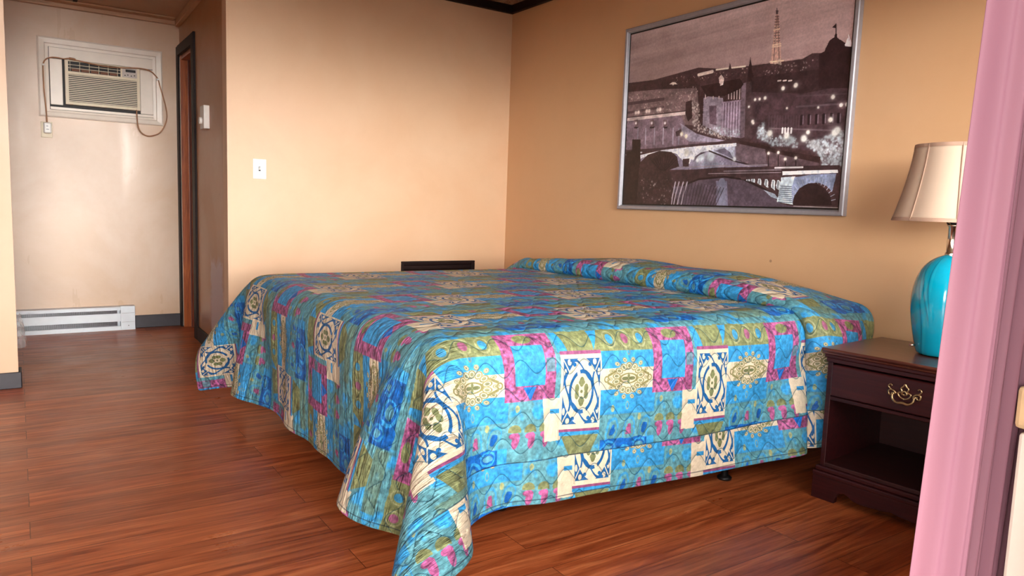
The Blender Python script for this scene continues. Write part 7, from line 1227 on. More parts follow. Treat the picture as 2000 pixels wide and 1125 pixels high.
 -50,5,3,3,1,2,3,3,2,3,5,3,4,5,3,2,2,1,2,-1,0,-1,-1,0,-1,0,-1,-1,-1,0,0,-1,0,0,-1,0,-1,0,0,0,0,-1,0,0,0,0,0,1,0,0,0,1,0,0,0,0,0,0,1,-1,0,0,0,1,-1,0,0,1,-1,0,0,1,-1,0,1,0,-1,0,1,0,0,0,0,-1,0,-1,0,-1,0,-1,3,5,5,1,3,4,5,4,2,-1,-2,0,1,
 -51,0,0,0,2,1,1,0,1,1,2,2,1,2,3,6,8,4,1,-1,-1,-1,0,0,1,1,0,2,1,1,1,1,0,0,2,-1,2,0,-1,1,-1,1,0,0,0,0,0,0,0,0,0,0,0,1,-1,0,1,0,-1,1,0,0,0,0,0,0,0,0,0,0,0,0,0,0,0,0,0,0,0,0,0,0,0,1,0,0,1,0,0,0,5,6,1,4,1,2,2,2,-2,-2,-1,0,0,
 -49,1,-2,-1,-1,0,-1,1,0,0,-1,1,1,0,1,3,2,3,2,2,0,3,2,3,2,2,2,1,2,2,0,2,1,1,0,2,0,1,1,0,1,0,0,0,0,1,0,-1,1,-1,1,-1,1,-1,1,0,0,0,0,0,0,1,0,-1,1,0,0,0,0,0,1,-1,0,1,-1,0,1,0,-1,1,0,1,0,0,1,1,1,1,1,2,1,3,2,2,2,1,-1,-3,-2,-1,-1,-1,2,
 -25,-2,-2,-2,-3,-2,-2,-2,-1,-1,-1,0,0,1,0,2,3,5,4,1,2,1,0,1,0,1,1,1,1,0,2,0,0,1,1,0,1,1,1,0,1,1,0,1,0,0,0,1,-1,1,-1,1,-1,1,0,1,-1,1,0,0,0,0,1,0,-1,1,0,0,0,1,-1,1,0,-1,1,0,0,1,0,0,0,0,0,1,-1,1,0,0,0,2,2,2,0,1,-1,-1,-3,-3,-1,0,1,1,0,
 5,-6,-3,-3,-2,-4,-2,-4,-4,-2,-1,-1,1,1,2,3,5,5,2,1,-1,-1,0,-1,0,0,0,1,0,1,-1,1,-1,1,-1,1,0,0,0,1,0,0,1,0,0,0,1,-1,0,0,0,0,1,0,0,0,0,0,0,0,1,0,-1,1,0,0,1,0,0,0,0,0,0,1,0,1,-1,0,1,-1,0,0,1,-1,1,-1,0,0,-1,0,1,1,1,-2,-3,-3,-3,0,-1,1,-1,1,0,
 0,2,0,0,-2,-1,-1,0,-1,-3,-2,-1,-1,1,2,5,4,2,2,0,0,-1,-2,0,0,-1,0,-1,-1,0,0,-1,1,-1,1,0,0,-1,0,0,0,0,-1,0,1,0,-1,1,0,0,0,0,0,0,-1,0,1,0,0,0,0,-1,1,0,0,0,0,-1,1,0,0,0,0,0,0,-1,1,0,-1,1,0,-1,0,0,-1,0,-1,1,0,-1,-1,1,0,-3,-4,-3,-2,-1,0,-1,1,0,0,
 15,2,0,-4,-6,-4,-3,0,0,0,1,2,0,0,3,3,3,0,0,-1,-1,-1,-1,-1,-1,0,-1,-1,0,-1,0,0,0,0,-1,0,-1,1,0,0,-1,0,0,0,0,-1,1,0,0,0,0,0,0,-1,1,0,-1,0,0,0,0,1,-1,0,0,0,0,0,0,0,0,0,0,0,-1,0,0,-1,1,-1,0,0,-1,0,-1,0,0,-1,0,-1,-1,0,-2,-4,-6,-4,0,0,0,0,0,0,0,
 30,-8,-4,-3,-2,-5,-6,-2,0,4,8,4,1,-1,-6,-5,-3,0,1,1,0,-1,0,0,0,0,0,0,-1,0,0,-1,0,0,1,-1,1,-1,0,-1,1,0,0,0,0,0,0,0,0,0,0,0,-1,1,0,-1,1,0,0,0,-1,0,1,0,0,0,-1,1,0,-1,1,-1,0,0,0,1,-1,0,-1,1,0,-1,0,-1,0,-1,-1,-1,0,-1,0,-1,-2,-6,-8,-5,-1,0,1,0,0,1,0,
 14,-4,-5,-5,-4,-1,3,3,6,9,8,2,-3,-11,-6,-3,-1,-1,1,0,-1,0,-1,1,0,0,-1,0,0,0,-1,1,0,0,-1,1,-1,0,0,1,-1,0,1,-1,0,1,-1,0,1,0,0,0,0,0,-1,1,0,-1,1,0,0,0,-1,0,1,-1,1,-1,0,0,0,0,0,0,0,-1,1,0,0,-1,0,0,0,0,0,0,-1,0,-1,1,0,0,-1,-1,-7,-10,-6,-2,0,0,1,-1,0,
 1,-4,-6,-3,1,6,7,6,10,8,0,-3,-7,-7,-3,-2,-1,0,-1,-1,0,0,1,-1,0,0,0,0,0,0,1,-1,0,0,0,0,0,0,0,-1,1,-1,0,1,-1,0,1,-1,0,0,0,0,0,0,0,0,-1,1,0,-1,1,-1,1,0,-1,1,-1,1,-1,1,-1,1,0,-1,0,0,0,0,0,0,0,0,-1,1,0,-1,0,-1,0,0,1,-1,0,2,-1,-9,-9,-6,-3,0,-1,1,-1,
 -8,-6,-2,3,8,7,8,9,7,2,-5,-6,-7,-3,0,0,-2,-1,-2,-1,1,0,-1,0,0,0,1,0,0,-1,0,1,-1,0,0,-1,1,0,0,0,-1,1,0,-1,1,-1,0,1,-1,0,0,0,0,0,0,0,0,0,-1,1,-1,1,0,-1,1,-1,1,-1,1,-1,0,0,0,0,0,1,-1,0,0,0,0,0,0,-1,0,1,0,-1,0,1,-1,0,-1,0,2,-4,-9,-5,-5,-4,-1,0,0,
 -23,3,6,10,7,9,9,7,2,-6,-6,-7,-5,1,1,-2,0,-2,-2,0,-2,1,0,0,0,0,0,0,0,0,0,-1,1,0,0,0,-1,1,-1,1,0,0,-1,1,-1,1,-1,0,0,0,0,0,0,0,0,0,0,0,0,0,0,0,-1,1,-1,1,-1,1,-1,1,0,0,0,0,0,-1,0,0,0,0,0,0,1,0,0,0,-1,0,-2,0,1,-1,0,0,3,2,-6,-9,-7,-4,-3,-2,1,
 -22,10,10,8,8,8,7,3,-5,-7,-6,-7,-2,1,1,0,-1,-2,-2,-1,0,0,0,0,0,0,-1,0,0,1,0,0,0,-1,0,1,0,-1,1,-1,0,0,0,0,0,0,0,0,0,0,0,0,0,0,0,0,0,0,0,0,0,-1,1,-1,1,-1,1,-1,1,-1,0,0,0,0,0,0,0,0,0,0,0,0,0,0,0,0,1,-1,0,-3,0,0,0,2,2,4,-2,-9,-7,-6,-4,-2,-2,
 -7,7,9,8,8,6,2,-4,-7,-6,-7,-5,1,3,0,-1,-2,-1,-3,-1,1,-1,1,0,-1,0,1,0,0,0,-1,1,-1,1,0,-1,1,0,-1,1,0,0,0,0,0,-1,1,-1,1,-1,1,-1,0,0,0,0,0,-1,1,-1,1,0,0,0,-1,1,-1,1,-1,0,1,-1,0,0,0,1,0,0,0,0,0,0,-1,1,0,0,0,1,-2,-3,-1,0,0,1,1,3,2,-4,-7,-5,-6,-4,-3,
 1,10,8,7,6,2,-4,-7,-6,-6,-6,0,2,2,0,-2,-1,-3,-2,0,-1,0,0,0,1,0,0,-1,1,-1,1,-1,1,0,0,0,-1,1,0,-1,1,-1,1,-1,0,1,-1,1,-1,0,0,0,0,0,0,-1,1,0,-1,1,-1,1,-1,1,0,-1,1,-1,0,1,-1,0,1,0,0,-1,0,0,0,1,-1,1,0,0,0,0,1,0,0,-3,-3,-1,1,0,2,1,1,-1,-4,-5,-4,-5,-3,
 15,8,6,5,2,-4,-7,-7,-7,-5,-2,2,3,1,-1,-1,-3,-2,-2,-2,1,0,0,1,0,0,0,1,-1,0,0,1,-1,0,0,0,0,0,0,0,-1,1,-1,1,0,-1,1,-1,0,1,-1,0,1,-1,0,1,-1,0,0,0,0,0,0,-1,1,0,-1,1,0,-1,0,1,-1,0,0,0,0,1,0,-1,1,-1,1,-1,1,0,0,0,1,-1,-1,-3,-1,0,-1,0,0,1,-1,-3,-3,-4,-5,
 26,5,5,0,-4,-7,-6,-7,-5,-3,1,3,3,0,-1,-2,-4,-2,-2,0,-1,1,1,-1,0,0,0,1,0,0,0,0,0,0,0,0,0,0,0,0,0,0,0,-1,1,0,-1,0,1,-1,0,1,-1,0,0,0,0,0,0,0,0,-1,1,0,-1,0,1,-1,0,1,0,-1,0,0,0,0,1,-1,0,0,0,1,-1,1,-1,1,-1,1,1,2,-1,-1,-4,-4,-2,-1,1,0,0,-1,-2,-2,-4,
 34,2,0,-4,-6,-7,-7,-5,-3,0,3,3,2,0,-1,-3,-2,-4,-2,-1,0,1,0,1,0,0,0,0,0,0,0,0,1,-1,0,0,0,0,0,0,0,-1,1,0,-1,0,1,0,-1,0,1,-1,0,0,0,0,0,0,0,0,0,0,-1,1,0,0,-1,0,1,-1,0,0,0,0,0,1,-1,0,0,0,0,0,0,0,0,0,1,0,1,2,0,-3,-5,-3,-3,-3,-1,1,2,1,1,-2,-5,
 40,-2,-5,-7,-7,-7,-6,-2,0,2,4,2,0,1,-2,-3,-3,-2,-3,-1,0,0,1,0,0,0,1,-1,0,1,0,0,-1,1,0,0,0,0,0,0,0,0,-1,1,0,0,-1,0,0,1,-1,0,0,0,0,0,0,0,0,-1,1,0,0,-1,0,1,0,0,-1,0,0,0,1,0,0,-1,0,0,0,0,0,0,1,0,0,0,0,1,-1,2,0,0,-4,-6,-5,-4,0,3,3,3,-1,-4,-8,
 40,-7,-9,-7,-8,-4,-2,-1,3,3,1,2,1,0,-1,-1,-3,-4,-2,-1,0,0,0,0,1,0,0,0,1,0,0,-1,1,0,0,0,0,-1,0,0,0,0,0,-1,0,0,0,1,0,-1,0,0,0,1,0,-1,0,0,0,0,-1,1,0,0,0,-1,0,0,0,0,0,0,-1,0,1,0,0,0,0,0,0,0,-1,0,1,0,0,0,1,-1,0,0,-1,-7,-5,-1,1,3,2,-2,-4,-4,-4,
 34,-10,-13,-8,-1,-1,0,3,2,2,1,0,2,1,1,-3,-5,-3,-4,0,1,2,1,1,0,0,0,1,-1,0,0,0,0,-1,0,0,0,-1,0,0,0,-1,1,-1,1,-1,1,-1,0,0,0,1,0,-1,0,1,0,0,0,0,0,-1,0,-1,0,0,0,0,0,0,0,0,0,-1,0,-1,0,0,0,0,0,-1,1,-1,0,0,0,1,1,1,-2,-4,-2,-2,-1,-1,1,0,-2,-2,-3,-3,-2,
 16,0,6,16,15,15,12,10,9,11,11,12,12,10,11,10,10,11,11,11,12,12,11,10,8,6,4,0,-3,-5,-8,-8,-8,-6,-4,-3,-1,-1,0,0,0,0,0,0,1,0,0,0,0,0,1,0,0,1,0,0,0,1,0,0,0,0,1,0,0,0,0,1,0,1,0,1,1,2,3,4,5,5,5,3,2,-1,-2,-4,-6,-7,-8,-9,-7,-7,-7,-6,-5,-6,-6,-6,-8,-8,-9,-9,-10,-9,-9,
 26,14,8,0,1,-1,0,2,1,0,0,0,-1,1,-1,1,0,0,0,0,0,-1,0,0,0,0,-1,0,0,0,0,0,0,1,1,0,0,1,0,0,0,0,0,0,0,0,0,0,0,0,0,0,0,0,0,0,0,-1,1,0,0,0,-1,0,1,0,0,-1,1,-1,1,0,0,0,-1,0,-1,1,-1,0,0,1,0,0,0,0,0,1,-1,0,1,0,-1,1,-1,0,0,0,0,-1,1,0,0,
 43,3,3,0,0,0,1,-1,1,0,1,-1,1,0,0,0,0,-1,0,0,0,1,0,0,0,-1,0,0,-1,0,0,-1,2,0,0,1,1,-1,0,0,0,1,0,0,-1,1,0,0,0,0,-1,1,0,-1,1,0,0,0,-1,1,0,0,0,0,-1,1,0,0,0,0,0,-1,0,0,0,-1,1,-1,1,0,0,0,0,-1,1,0,0,0,0,1,-1,0,1,-1,1,-1,0,-1,0,0,0,1,0,
 50,0,-1,1,-1,0,0,1,1,0,0,0,-1,0,1,-1,1,0,0,0,0,-1,0,0,0,1,-1,0,0,-1,0,0,0,1,1,1,-1,1,0,0,0,0,0,0,0,0,0,0,0,0,0,0,0,0,-1,1,0,0,0,0,0,0,0,0,0,-1,1,0,0,0,0,0,0,-1,0,0,-1,1,0,0,0,0,0,0,0,0,0,0,1,-1,1,0,-1,0,0,0,0,0,-1,1,0,0,1,
 50,-1,0,0,0,1,0,1,-1,1,-1,1,0,0,0,0,-1,1,0,0,-1,1,0,0,0,-1,0,-1,0,0,-1,1,1,1,0,0,1,0,0,0,0,-1,1,0,0,-1,1,0,0,0,0,-1,1,0,0,-1,1,0,0,0,0,0,0,0,0,0,0,0,-1,1,-1,1,0,-1,0,0,0,-1,0,1,0,0,0,0,0,0,0,0,0,0,0,1,0,0,-1,0,-1,0,1,0,0,0,0,
 46,0,2,0,1,1,0,0,1,-1,1,0,0,0,-1,1,0,0,-1,1,0,0,0,-1,0,0,0,0,0,-2,1,1,0,1,1,0,0,0,0,0,0,0,0,0,0,0,-1,0,1,0,0,0,0,0,0,0,0,0,0,-1,1,0,0,0,0,0,0,0,0,0,0,0,-1,1,-1,0,-1,0,1,-1,1,0,0,1,-1,0,0,0,0,1,0,-1,0,0,0,-1,1,-1,0,1,1,-1,0,
 38,4,3,2,1,1,1,0,0,1,-1,0,1,0,0,0,0,-1,1,-1,1,-1,0,1,0,0,-1,-1,0,0,-1,1,2,0,0,1,0,0,0,0,0,0,-1,1,0,0,0,0,-1,1,0,0,0,0,0,0,0,0,0,0,0,0,0,0,0,0,-1,1,0,-1,1,0,0,0,0,-1,0,0,-1,1,-1,1,0,0,0,0,0,1,0,-1,0,1,0,-1,0,0,-1,1,0,0,0,0,-1,
 31,6,3,4,3,1,1,1,0,0,1,0,-1,0,1,0,0,0,0,0,0,0,0,0,-1,0,0,0,-2,0,1,1,1,0,1,0,0,0,0,0,0,0,0,0,0,0,0,0,0,0,0,0,0,0,0,0,-1,1,0,0,-1,1,0,0,0,0,0,0,0,0,0,0,0,0,-1,0,-1,0,0,1,0,0,0,0,1,-1,1,-1,0,1,0,-1,0,1,-1,0,0,0,1,-1,0,-1,-2,
 23,6,6,3,4,3,3,2,1,-1,0,0,1,0,0,-1,1,0,0,0,-1,1,0,0,0,-1,0,-1,0,-1,1,2,0,1,0,0,0,0,0,0,0,0,0,-1,1,0,0,0,0,0,0,0,-1,1,0,0,0,0,0,0,0,-1,0,0,1,0,0,-1,1,0,0,-1,1,0,0,-1,0,-1,1,-1,1,0,0,0,0,1,-1,1,0,0,0,0,0,-1,0,-1,0,1,0,0,-2,-2,-3,
 17,6,5,6,4,4,4,2,2,1,0,-1,0,1,0,0,-1,1,0,0,0,0,0,-1,1,-1,-1,0,-1,0,2,0,1,1,0,0,0,0,0,0,0,0,0,0,0,0,0,0,0,0,0,0,0,0,0,0,0,0,0,0,0,0,0,0,0,0,0,0,0,0,0,0,0,-1,1,0,-1,-1,-1,2,0,0,1,0,-1,0,0,0,0,0,0,0,0,0,0,0,1,0,-1,-1,-2,-4,-5,
 13,5,4,5,5,5,4,4,3,2,0,0,0,0,0,1,0,0,-1,1,0,0,0,0,-1,0,-1,-1,-1,2,1,1,1,0,0,0,-1,0,1,0,0,0,0,0,0,0,0,0,0,-1,1,0,0,-1,1,0,0,0,0,0,0,0,0,0,-1,1,0,0,0,0,-1,1,0,0,0,-1,1,-1,-1,0,0,1,0,0,1,0,0,0,0,0,0,0,-1,0,-1,1,0,0,-2,-2,-5,-5,-4,
 9,3,4,4,5,5,6,5,4,3,2,1,-1,0,1,0,0,-1,1,-1,1,0,0,0,-1,0,-1,-2,0,2,1,1,0,0,1,0,0,1,-1,0,0,0,0,0,0,0,0,0,0,1,-1,0,0,1,-1,0,0,0,0,0,0,0,0,0,0,0,0,0,0,0,0,0,-1,1,0,0,-1,0,-1,-1,2,0,0,1,-1,0,0,0,0,0,0,0,0,-1,1,1,-1,-2,-2,-5,-5,-5,-6,
 5,2,3,4,5,4,5,6,6,5,4,2,0,-1,0,0,1,0,0,0,0,0,0,0,-1,-1,-1,-1,1,1,2,1,0,0,0,-1,1,0,0,0,0,0,0,0,0,0,0,0,0,-1,1,0,0,-1,1,0,0,-1,1,0,0,0,0,0,0,0,0,0,-1,1,0,0,0,0,0,0,0,-1,-1,0,0,0,1,0,1,0,0,0,0,0,0,-1,0,-1,1,0,-1,-4,-5,-6,-6,-6,-5,
 2,1,3,2,3,5,5,5,6,7,6,4,2,0,-1,1,-1,1,-1,1,0,0,0,-1,0,-1,-2,0,1,3,1,0,0,0,0,0,0,0,0,0,0,0,0,0,0,0,0,0,0,1,-1,0,0,0,0,0,0,0,0,0,0,0,0,0,0,0,0,0,0,0,0,0,0,0,0,0,0,-1,0,-2,1,1,0,1,-1,0,0,0,0,0,0,0,-1,2,0,-2,-4,-6,-7,-6,-6,-5,-4,
 -1,1,2,2,3,3,3,5,6,7,6,7,4,2,0,-1,2,-1,1,0,0,0,-1,0,0,-2,-1,0,3,1,0,1,0,0,-1,1,0,0,0,0,0,0,0,0,0,0,0,0,0,-1,1,0,0,0,0,0,0,0,0,0,0,0,0,0,0,0,0,0,0,0,0,0,0,0,-1,1,-1,1,-2,0,-2,2,1,0,1,0,0,0,0,-1,-1,0,1,0,-3,-4,-7,-6,-7,-6,-5,-4,-4,
 -3,1,0,2,1,3,3,4,5,6,7,7,8,5,2,0,-1,0,0,0,0,0,1,-1,-2,-2,0,3,2,1,0,-1,1,0,0,0,0,0,0,0,0,0,0,0,-1,1,0,0,0,1,-1,0,0,0,0,0,0,0,0,0,0,0,0,0,0,-1,1,0,0,0,0,0,0,0,0,-1,1,0,0,-2,-1,0,1,1,0,0,1,0,-1,0,0,1,0,-3,-5,-8,-7,-7,-6,-6,-4,-3,-3,
 -4,1,0,1,1,1,2,3,3,4,7,7,8,8,6,3,0,0,0,0,0,0,-1,-1,-3,-1,2,3,2,-1,1,0,-1,1,0,0,0,0,-1,0,1,0,0,0,0,0,0,0,0,-1,1,0,0,0,-1,1,0,0,0,0,0,0,0,0,0,0,0,0,0,0,0,-1,1,0,0,0,0,-1,1,0,-2,-1,-1,0,3,1,-1,0,0,0,1,-1,-3,-7,-7,-9,-7,-6,-5,-4,-3,-2,-2,
 -4,-1,1,0,1,1,1,1,2,4,4,6,7,9,9,7,3,0,-1,1,0,0,-1,-3,-3,3,4,1,0,0,0,0,0,0,0,0,0,-1,1,0,0,0,0,0,0,0,0,0,0,0,0,0,0,0,0,0,0,0,-1,0,0,1,0,0,0,0,0,0,0,0,0,0,0,-1,1,0,0,0,0,0,-1,-1,-1,-2,3,1,1,0,0,0,-1,-4,-8,-7,-9,-8,-6,-6,-3,-2,-2,-2,-1,
 -5,1,-1,0,0,0,1,1,2,1,2,5,6,7,8,9,7,5,2,0,0,-2,-2,-2,2,3,1,0,0,0,0,0,0,-1,1,0,0,0,0,0,-1,1,0,0,0,-1,0,1,0,0,-1,0,1,0,0,-1,0,0,0,1,0,-1,0,1,0,0,-1,0,1,-1,0,0,0,0,0,0,0,0,0,0,0,-2,-1,1,-1,2,2,1,-1,-2,-6,-7,-8,-9,-8,-6,-5,-3,-2,-2,-1,-1,-1,
 -6,0,1,0,0,0,0,1,0,1,1,2,4,6,8,7,9,8,5,2,0,-3,-3,1,3,0,0,1,-1,1,-1,1,0,0,-1,0,0,1,0,0,0,0,0,0,0,0,0,-1,1,0,0,0,0,0,0,0,0,0,0,-1,0,0,1,-1,0,0,1,0,-1,0,0,0,0,0,0,0,-1,1,-1,-1,0,-1,0,1,-1,2,2,1,-4,-6,-6,-8,-9,-9,-6,-4,-3,-1,-2,-1,-1,0,-1,
 -4,0,0,-1,0,0,0,-1,0,1,1,0,2,3,6,8,7,7,7,6,1,-2,-1,-1,1,-1,0,0,1,-1,0,0,0,0,0,0,0,0,0,0,0,-1,1,0,0,0,0,0,-1,0,0,1,-1,0,0,0,0,0,0,0,0,0,-1,1,0,0,-1,0,0,0,1,0,-1,0,-1,1,0,-1,1,0,0,-1,0,1,0,0,2,-1,-4,-6,-7,-9,-9,-5,-5,-2,-1,-1,0,0,0,-1,0,
 -5,0,0,1,0,0,0,-1,0,-1,0,0,0,2,1,6,9,7,6,6,2,-1,-2,0,-2,0,0,0,-1,0,0,-1,0,0,1,0,0,-1,0,0,0,0,-1,0,0,0,1,0,0,0,0,-1,0,0,0,0,0,0,0,0,0,0,0,0,0,0,0,0,0,0,-1,0,0,0,1,-1,0,0,0,0,0,0,0,0,0,1,0,1,-2,-7,-9,-9,-5,-4,0,-1,0,0,0,0,0,1,0,
 -3,-1,0,0,0,0,0,1,-1,0,0,0,0,-2,1,1,5,7,7,2,0,-2,0,0,1,0,0,-1,0,0,0,0,0,-1,-1,0,0,0,0,0,0,0,0,0,0,0,-1,0,0,0,0,0,0,0,0,0,0,0,0,0,0,0,0,-1,1,0,0,0,0,0,0,0,0,0,0,0,1,0,0,0,-1,0,0,-1,-1,0,0,0,0,-3,-7,-5,-3,1,-1,0,0,0,0,0,0,-1,0,
 -1,1,-1,0,0,-1,0,0,1,-1,0,0,-1,1,-1,0,1,4,3,-1,-1,2,0,1,0,1,-1,0,0,-1,0,-1,0,1,-1,0,-1,0,0,0,0,0,0,0,0,0,0,0,0,0,0,0,0,0,0,0,0,0,-1,0,0,1,0,0,-1,0,0,0,0,0,0,0,1,0,-1,1,0,0,0,0,1,-1,0,0,0,0,0,-1,1,-2,-1,-2,0,-2,0,0,-1,-1,0,0,-1,0,0,
 0,0,1,-1,0,1,-1,0,0,0,0,0,1,-1,1,-1,0,0,1,0,0,0,-1,-1,-1,-1,0,0,0,0,-1,1,-1,0,1,0,0,0,0,0,0,0,0,0,0,0,0,0,0,0,0,0,0,0,0,0,-1,0,1,0,0,-1,1,0,0,0,0,0,0,0,0,0,-1,0,1,-1,0,0,-1,0,0,1,0,0,2,2,2,-1,0,0,-1,1,-1,0,-1,0,-1,0,-1,-1,0,0,-1,
 2,0,-1,1,-1,0,1,-1,0,1,-1,0,0,0,-1,1,0,-1,0,0,0,2,-1,-4,-1,-1,0,0,0,1,1,0,1,-1,0,0,1,0,0,0,0,0,0,0,0,0,0,0,0,0,0,0,0,0,0,0,1,0,0,0,0,0,-1,0,0,0,0,0,0,0,0,0,0,0,-1,0,0,0,0,0,0,0,1,1,1,2,0,-2,0,1,0,-1,1,0,0,-1,0,-1,0,-1,0,-1,0,
 2,0,0,0,0,0,0,0,0,-1,1,0,-1,0,1,0,-2,1,-1,0,1,1,-1,-1,-1,0,0,0,0,0,0,0,0,1,0,0,0,0,0,0,0,0,0,0,0,0,0,0,0,0,0,0,0,0,0,0,0,0,0,0,0,0,0,0,0,0,0,0,0,0,0,0,0,0,0,0,-1,0,0,0,0,1,0,0,0,1,0,0,0,-1,1,1,0,0,0,-1,0,0,-1,0,-1,0,0,
 2,-1,1,-1,1,-1,0,0,0,0,0,-1,0,1,-1,0,0,-1,1,1,0,0,0,-1,0,0,0,0,0,0,0,0,0,0,0,0,0,0,0,0,0,0,0,0,0,0,0,0,0,0,0,0,0,0,0,0,0,0,0,0,0,0,0,0,0,0,0,0,0,0,0,0,0,0,0,0,0,0,0,0,0,0,0,0,0,0,0,1,-1,1,0,0,0,0,0,0,0,0,0,0,0,-1,-1,
 1,0,0,0,-1,1,-1,0,0,0,-1,1,0,0,-1,0,0,1,0,0,1,-1,0,0,0,0,0,0,0,0,0,0,0,0,0,0,0,0,0,0,0,0,0,0,0,0,0,0,0,0,0,0,0,0,0,0,0,0,0,0,0,0,0,0,0,0,0,0,0,0,0,0,0,0,0,0,0,0,0,0,0,0,0,0,0,0,0,0,1,0,0,0,0,0,0,0,0,0,0,-1,0,0,0,
 -2,1,-1,0,1,-1,0,1,-1,1,0,0,0,0,0,0,1,0,0,0,0,0,0,0,0,0,0,0,0,0,0,0,0,0,0,0,0,0,0,0,0,0,0,0,0,0,0,0,0,0,0,0,0,0,0,0,0,0,0,0,0,0,0,0,0,0,0,0,0,0,0,0,0,0,0,0,0,0,0,0,0,0,0,0,0,0,0,0,0,0,0,1,0,0,-1,1,0,0,0,0,0,0,0,
 -2,-1,1,0,0,0,1,-1,1,0,0,0,0,-1,1,0,0,0,0,0,1,1,-1,0,0,0,0,0,0,0,0,0,0,0,0,0,0,0,0,0,0,0,0,0,0,0,0,0,0,0,0,0,0,0,0,0,0,0,0,0,0,0,0,0,0,0,0,0,0,0,0,0,0,0,0,0,0,0,0,0,0,0,0,0,0,0,0,0,0,0,1,-1,1,0,0,0,0,0,-1,1,0,0,0,
 -4,0,0,1,-1,1,0,1,0,-1,1,-1,1,0,1,0,0,1,0,0,0,0,0,0,0,0,0,0,0,0,0,0,0,0,0,0,0,0,0,0,0,0,0,0,0,0,0,0,0,0,0,0,0,0,0,0,0,0,0,0,0,0,0,0,0,0,0,0,0,0,0,0,0,0,0,0,0,0,0,0,0,0,0,0,0,-1,1,0,0,1,-1,1,0,0,0,0,0,0,0,0,0,0,0,
 -4,1,-1,0,1,0,0,0,0,1,-1,1,0,1,0,0,0,0,1,0,0,-1,1,0,0,0,0,0,0,0,0,0,0,0,0,0,0,0,0,0,0,0,0,0,0,0,0,0,0,0,0,0,0,0,0,0,0,0,0,0,0,0,0,0,0,0,0,0,0,0,0,0,0,0,0,0,0,0,0,0,0,0,0,0,0,0,-1,1,1,-1,1,0,0,0,0,0,0,0,0,0,0,0,0,
 -4,0,1,0,0,0,0,0,0,0,1,0,1,0,0,0,1,0,-1,1,-1,1,0,0,0,0,0,0,0,0,0,0,0,0,0,0,0,0,0,0,0,0,0,0,0,0,0,0,0,0,0,0,0,0,0,0,0,0,0,0,0,0,0,0,0,0,0,0,0,0,0,0,0,0,0,0,0,0,0,0,0,0,0,0,0,0,0,0,0,1,-1,1,0,0,0,0,0,0,0,0,0,0,0,
 -4,0,0,0,1,0,0,0,1,0,0,1,-1,0,1,0,0,0,1,-1,1,0,0,0,0,0,0,0,0,0,0,0,0,0,0,0,0,0,0,0,0,0,0,0,0,0,0,0,0,0,0,0,0,0,0,0,0,0,0,0,0,0,0,0,0,0,0,0,0,0,0,0,0,0,0,0,0,0,0,0,0,0,0,0,0,0,0,0,0,0,1,0,0,0,0,0,0,0,0,0,0,0,0,
 -4,0,0,1,-1,1,0,1,-1,1,0,0,0,1,-1,1,0,0,0,1,0,0,-1,1,0,0,0,0,0,0,0,0,0,0,0,0,0,0,0,0,0,0,0,0,0,0,0,0,0,0,0,0,0,0,0,0,0,0,0,0,0,0,0,0,0,0,0,0,0,0,0,0,0,0,0,0,0,0,0,0,0,0,0,0,0,-1,1,0,0,1,0,0,0,0,1,-1,0,0,1,-1,0,0,0,
 -5,1,0,0,1,-1,1,0,1,0,0,0,1,0,0,0,0,1,0,0,0,-1,1,0,0,0,0,0,0,0,0,0,0,0,0,0,0,0,0,0,0,0,0,0,0,0,0,0,0,0,0,0,0,0,0,0,0,0,0,0,0,0,0,0,0,0,0,0,0,0,0,0,0,0,0,0,0,0,0,0,0,0,0,0,0,0,0,0,1,-1,1,-1,1,0,0,0,0,0,0,0,0,0,0,
 -4,0,1,0,-1,1,0,0,0,0,1,0,0,0,1,0,0,0,0,0,0,1,0,0,0,0,0,0,0,0,0,0,0,0,0,0,0,0,0,0,0,0,0,0,0,0,0,0,0,0,0,0,0,0,0,0,0,0,0,0,0,0,0,0,0,0,0,0,0,0,0,0,0,0,0,0,0,0,0,0,0,0,0,0,0,0,0,0,0,1,-1,1,-1,0,0,1,0,0,-1,1,0,0,0,
 -4,0,0,0,1,1,0,0,0,0,0,1,0,0,0,0,0,1,0,0,0,0,0,0,0,0,0,0,0,0,0,0,0,0,0,0,0,0,0,0,0,0,0,0,0,0,0,0,0,0,0,0,0,0,0,0,0,0,0,0,0,0,0,0,0,0,0,0,0,0,0,0,0,0,0,0,0,0,0,0,0,0,0,0,0,0,0,0,1,0,0,0,0,0,0,0,0,0,0,0,0,0,0,
 -2,0,0,0,0,0,0,0,0,1,0,-1,0,1,0,0,1,-1,0,1,0,0,0,0,0,0,0,0,0,0,0,0,0,0,0,0,0,0,0,0,0,0,0,0,0,0,0,0,0,0,0,0,0,0,0,0,0,0,0,0,0,0,0,0,0,0,0,0,0,0,0,0,0,0,0,0,0,0,0,0,0,0,0,0,0,0,0,0,0,0,1,0,0,0,0,0,-1,0,1,0,0,-1,0,
 -3,0,1,0,0,0,0,0,1,-1,1,0,0,0,0,0,0,0,1,0,-1,1,0,0,0,0,0,0,0,0,0,0,0,0,0,0,0,0,0,0,0,0,0,0,0,0,0,0,0,0,0,0,0,0,0,0,0,0,0,0,0,0,0,0,0,0,0,0,0,0,0,0,0,0,0,0,0,0,0,0,0,0,0,0,0,0,0,1,0,0,0,0,0,0,0,-1,1,0,0,-1,0,1,0,
 -3,1,-1,1,0,0,0,1,-1,1,-1,1,0,0,0,0,0,1,-1,0,1,-1,1,0,0,0,0,0,0,0,0,0,0,0,0,0,0,0,0,0,0,0,0,0,0,0,0,0,0,0,0,0,0,0,0,0,0,0,0,0,0,0,0,0,0,0,0,0,0,0,0,0,0,0,0,0,0,0,0,0,0,0,0,0,0,0,0,0,0,1,0,0,0,0,-1,1,0,0,-1,1,0,0,0,
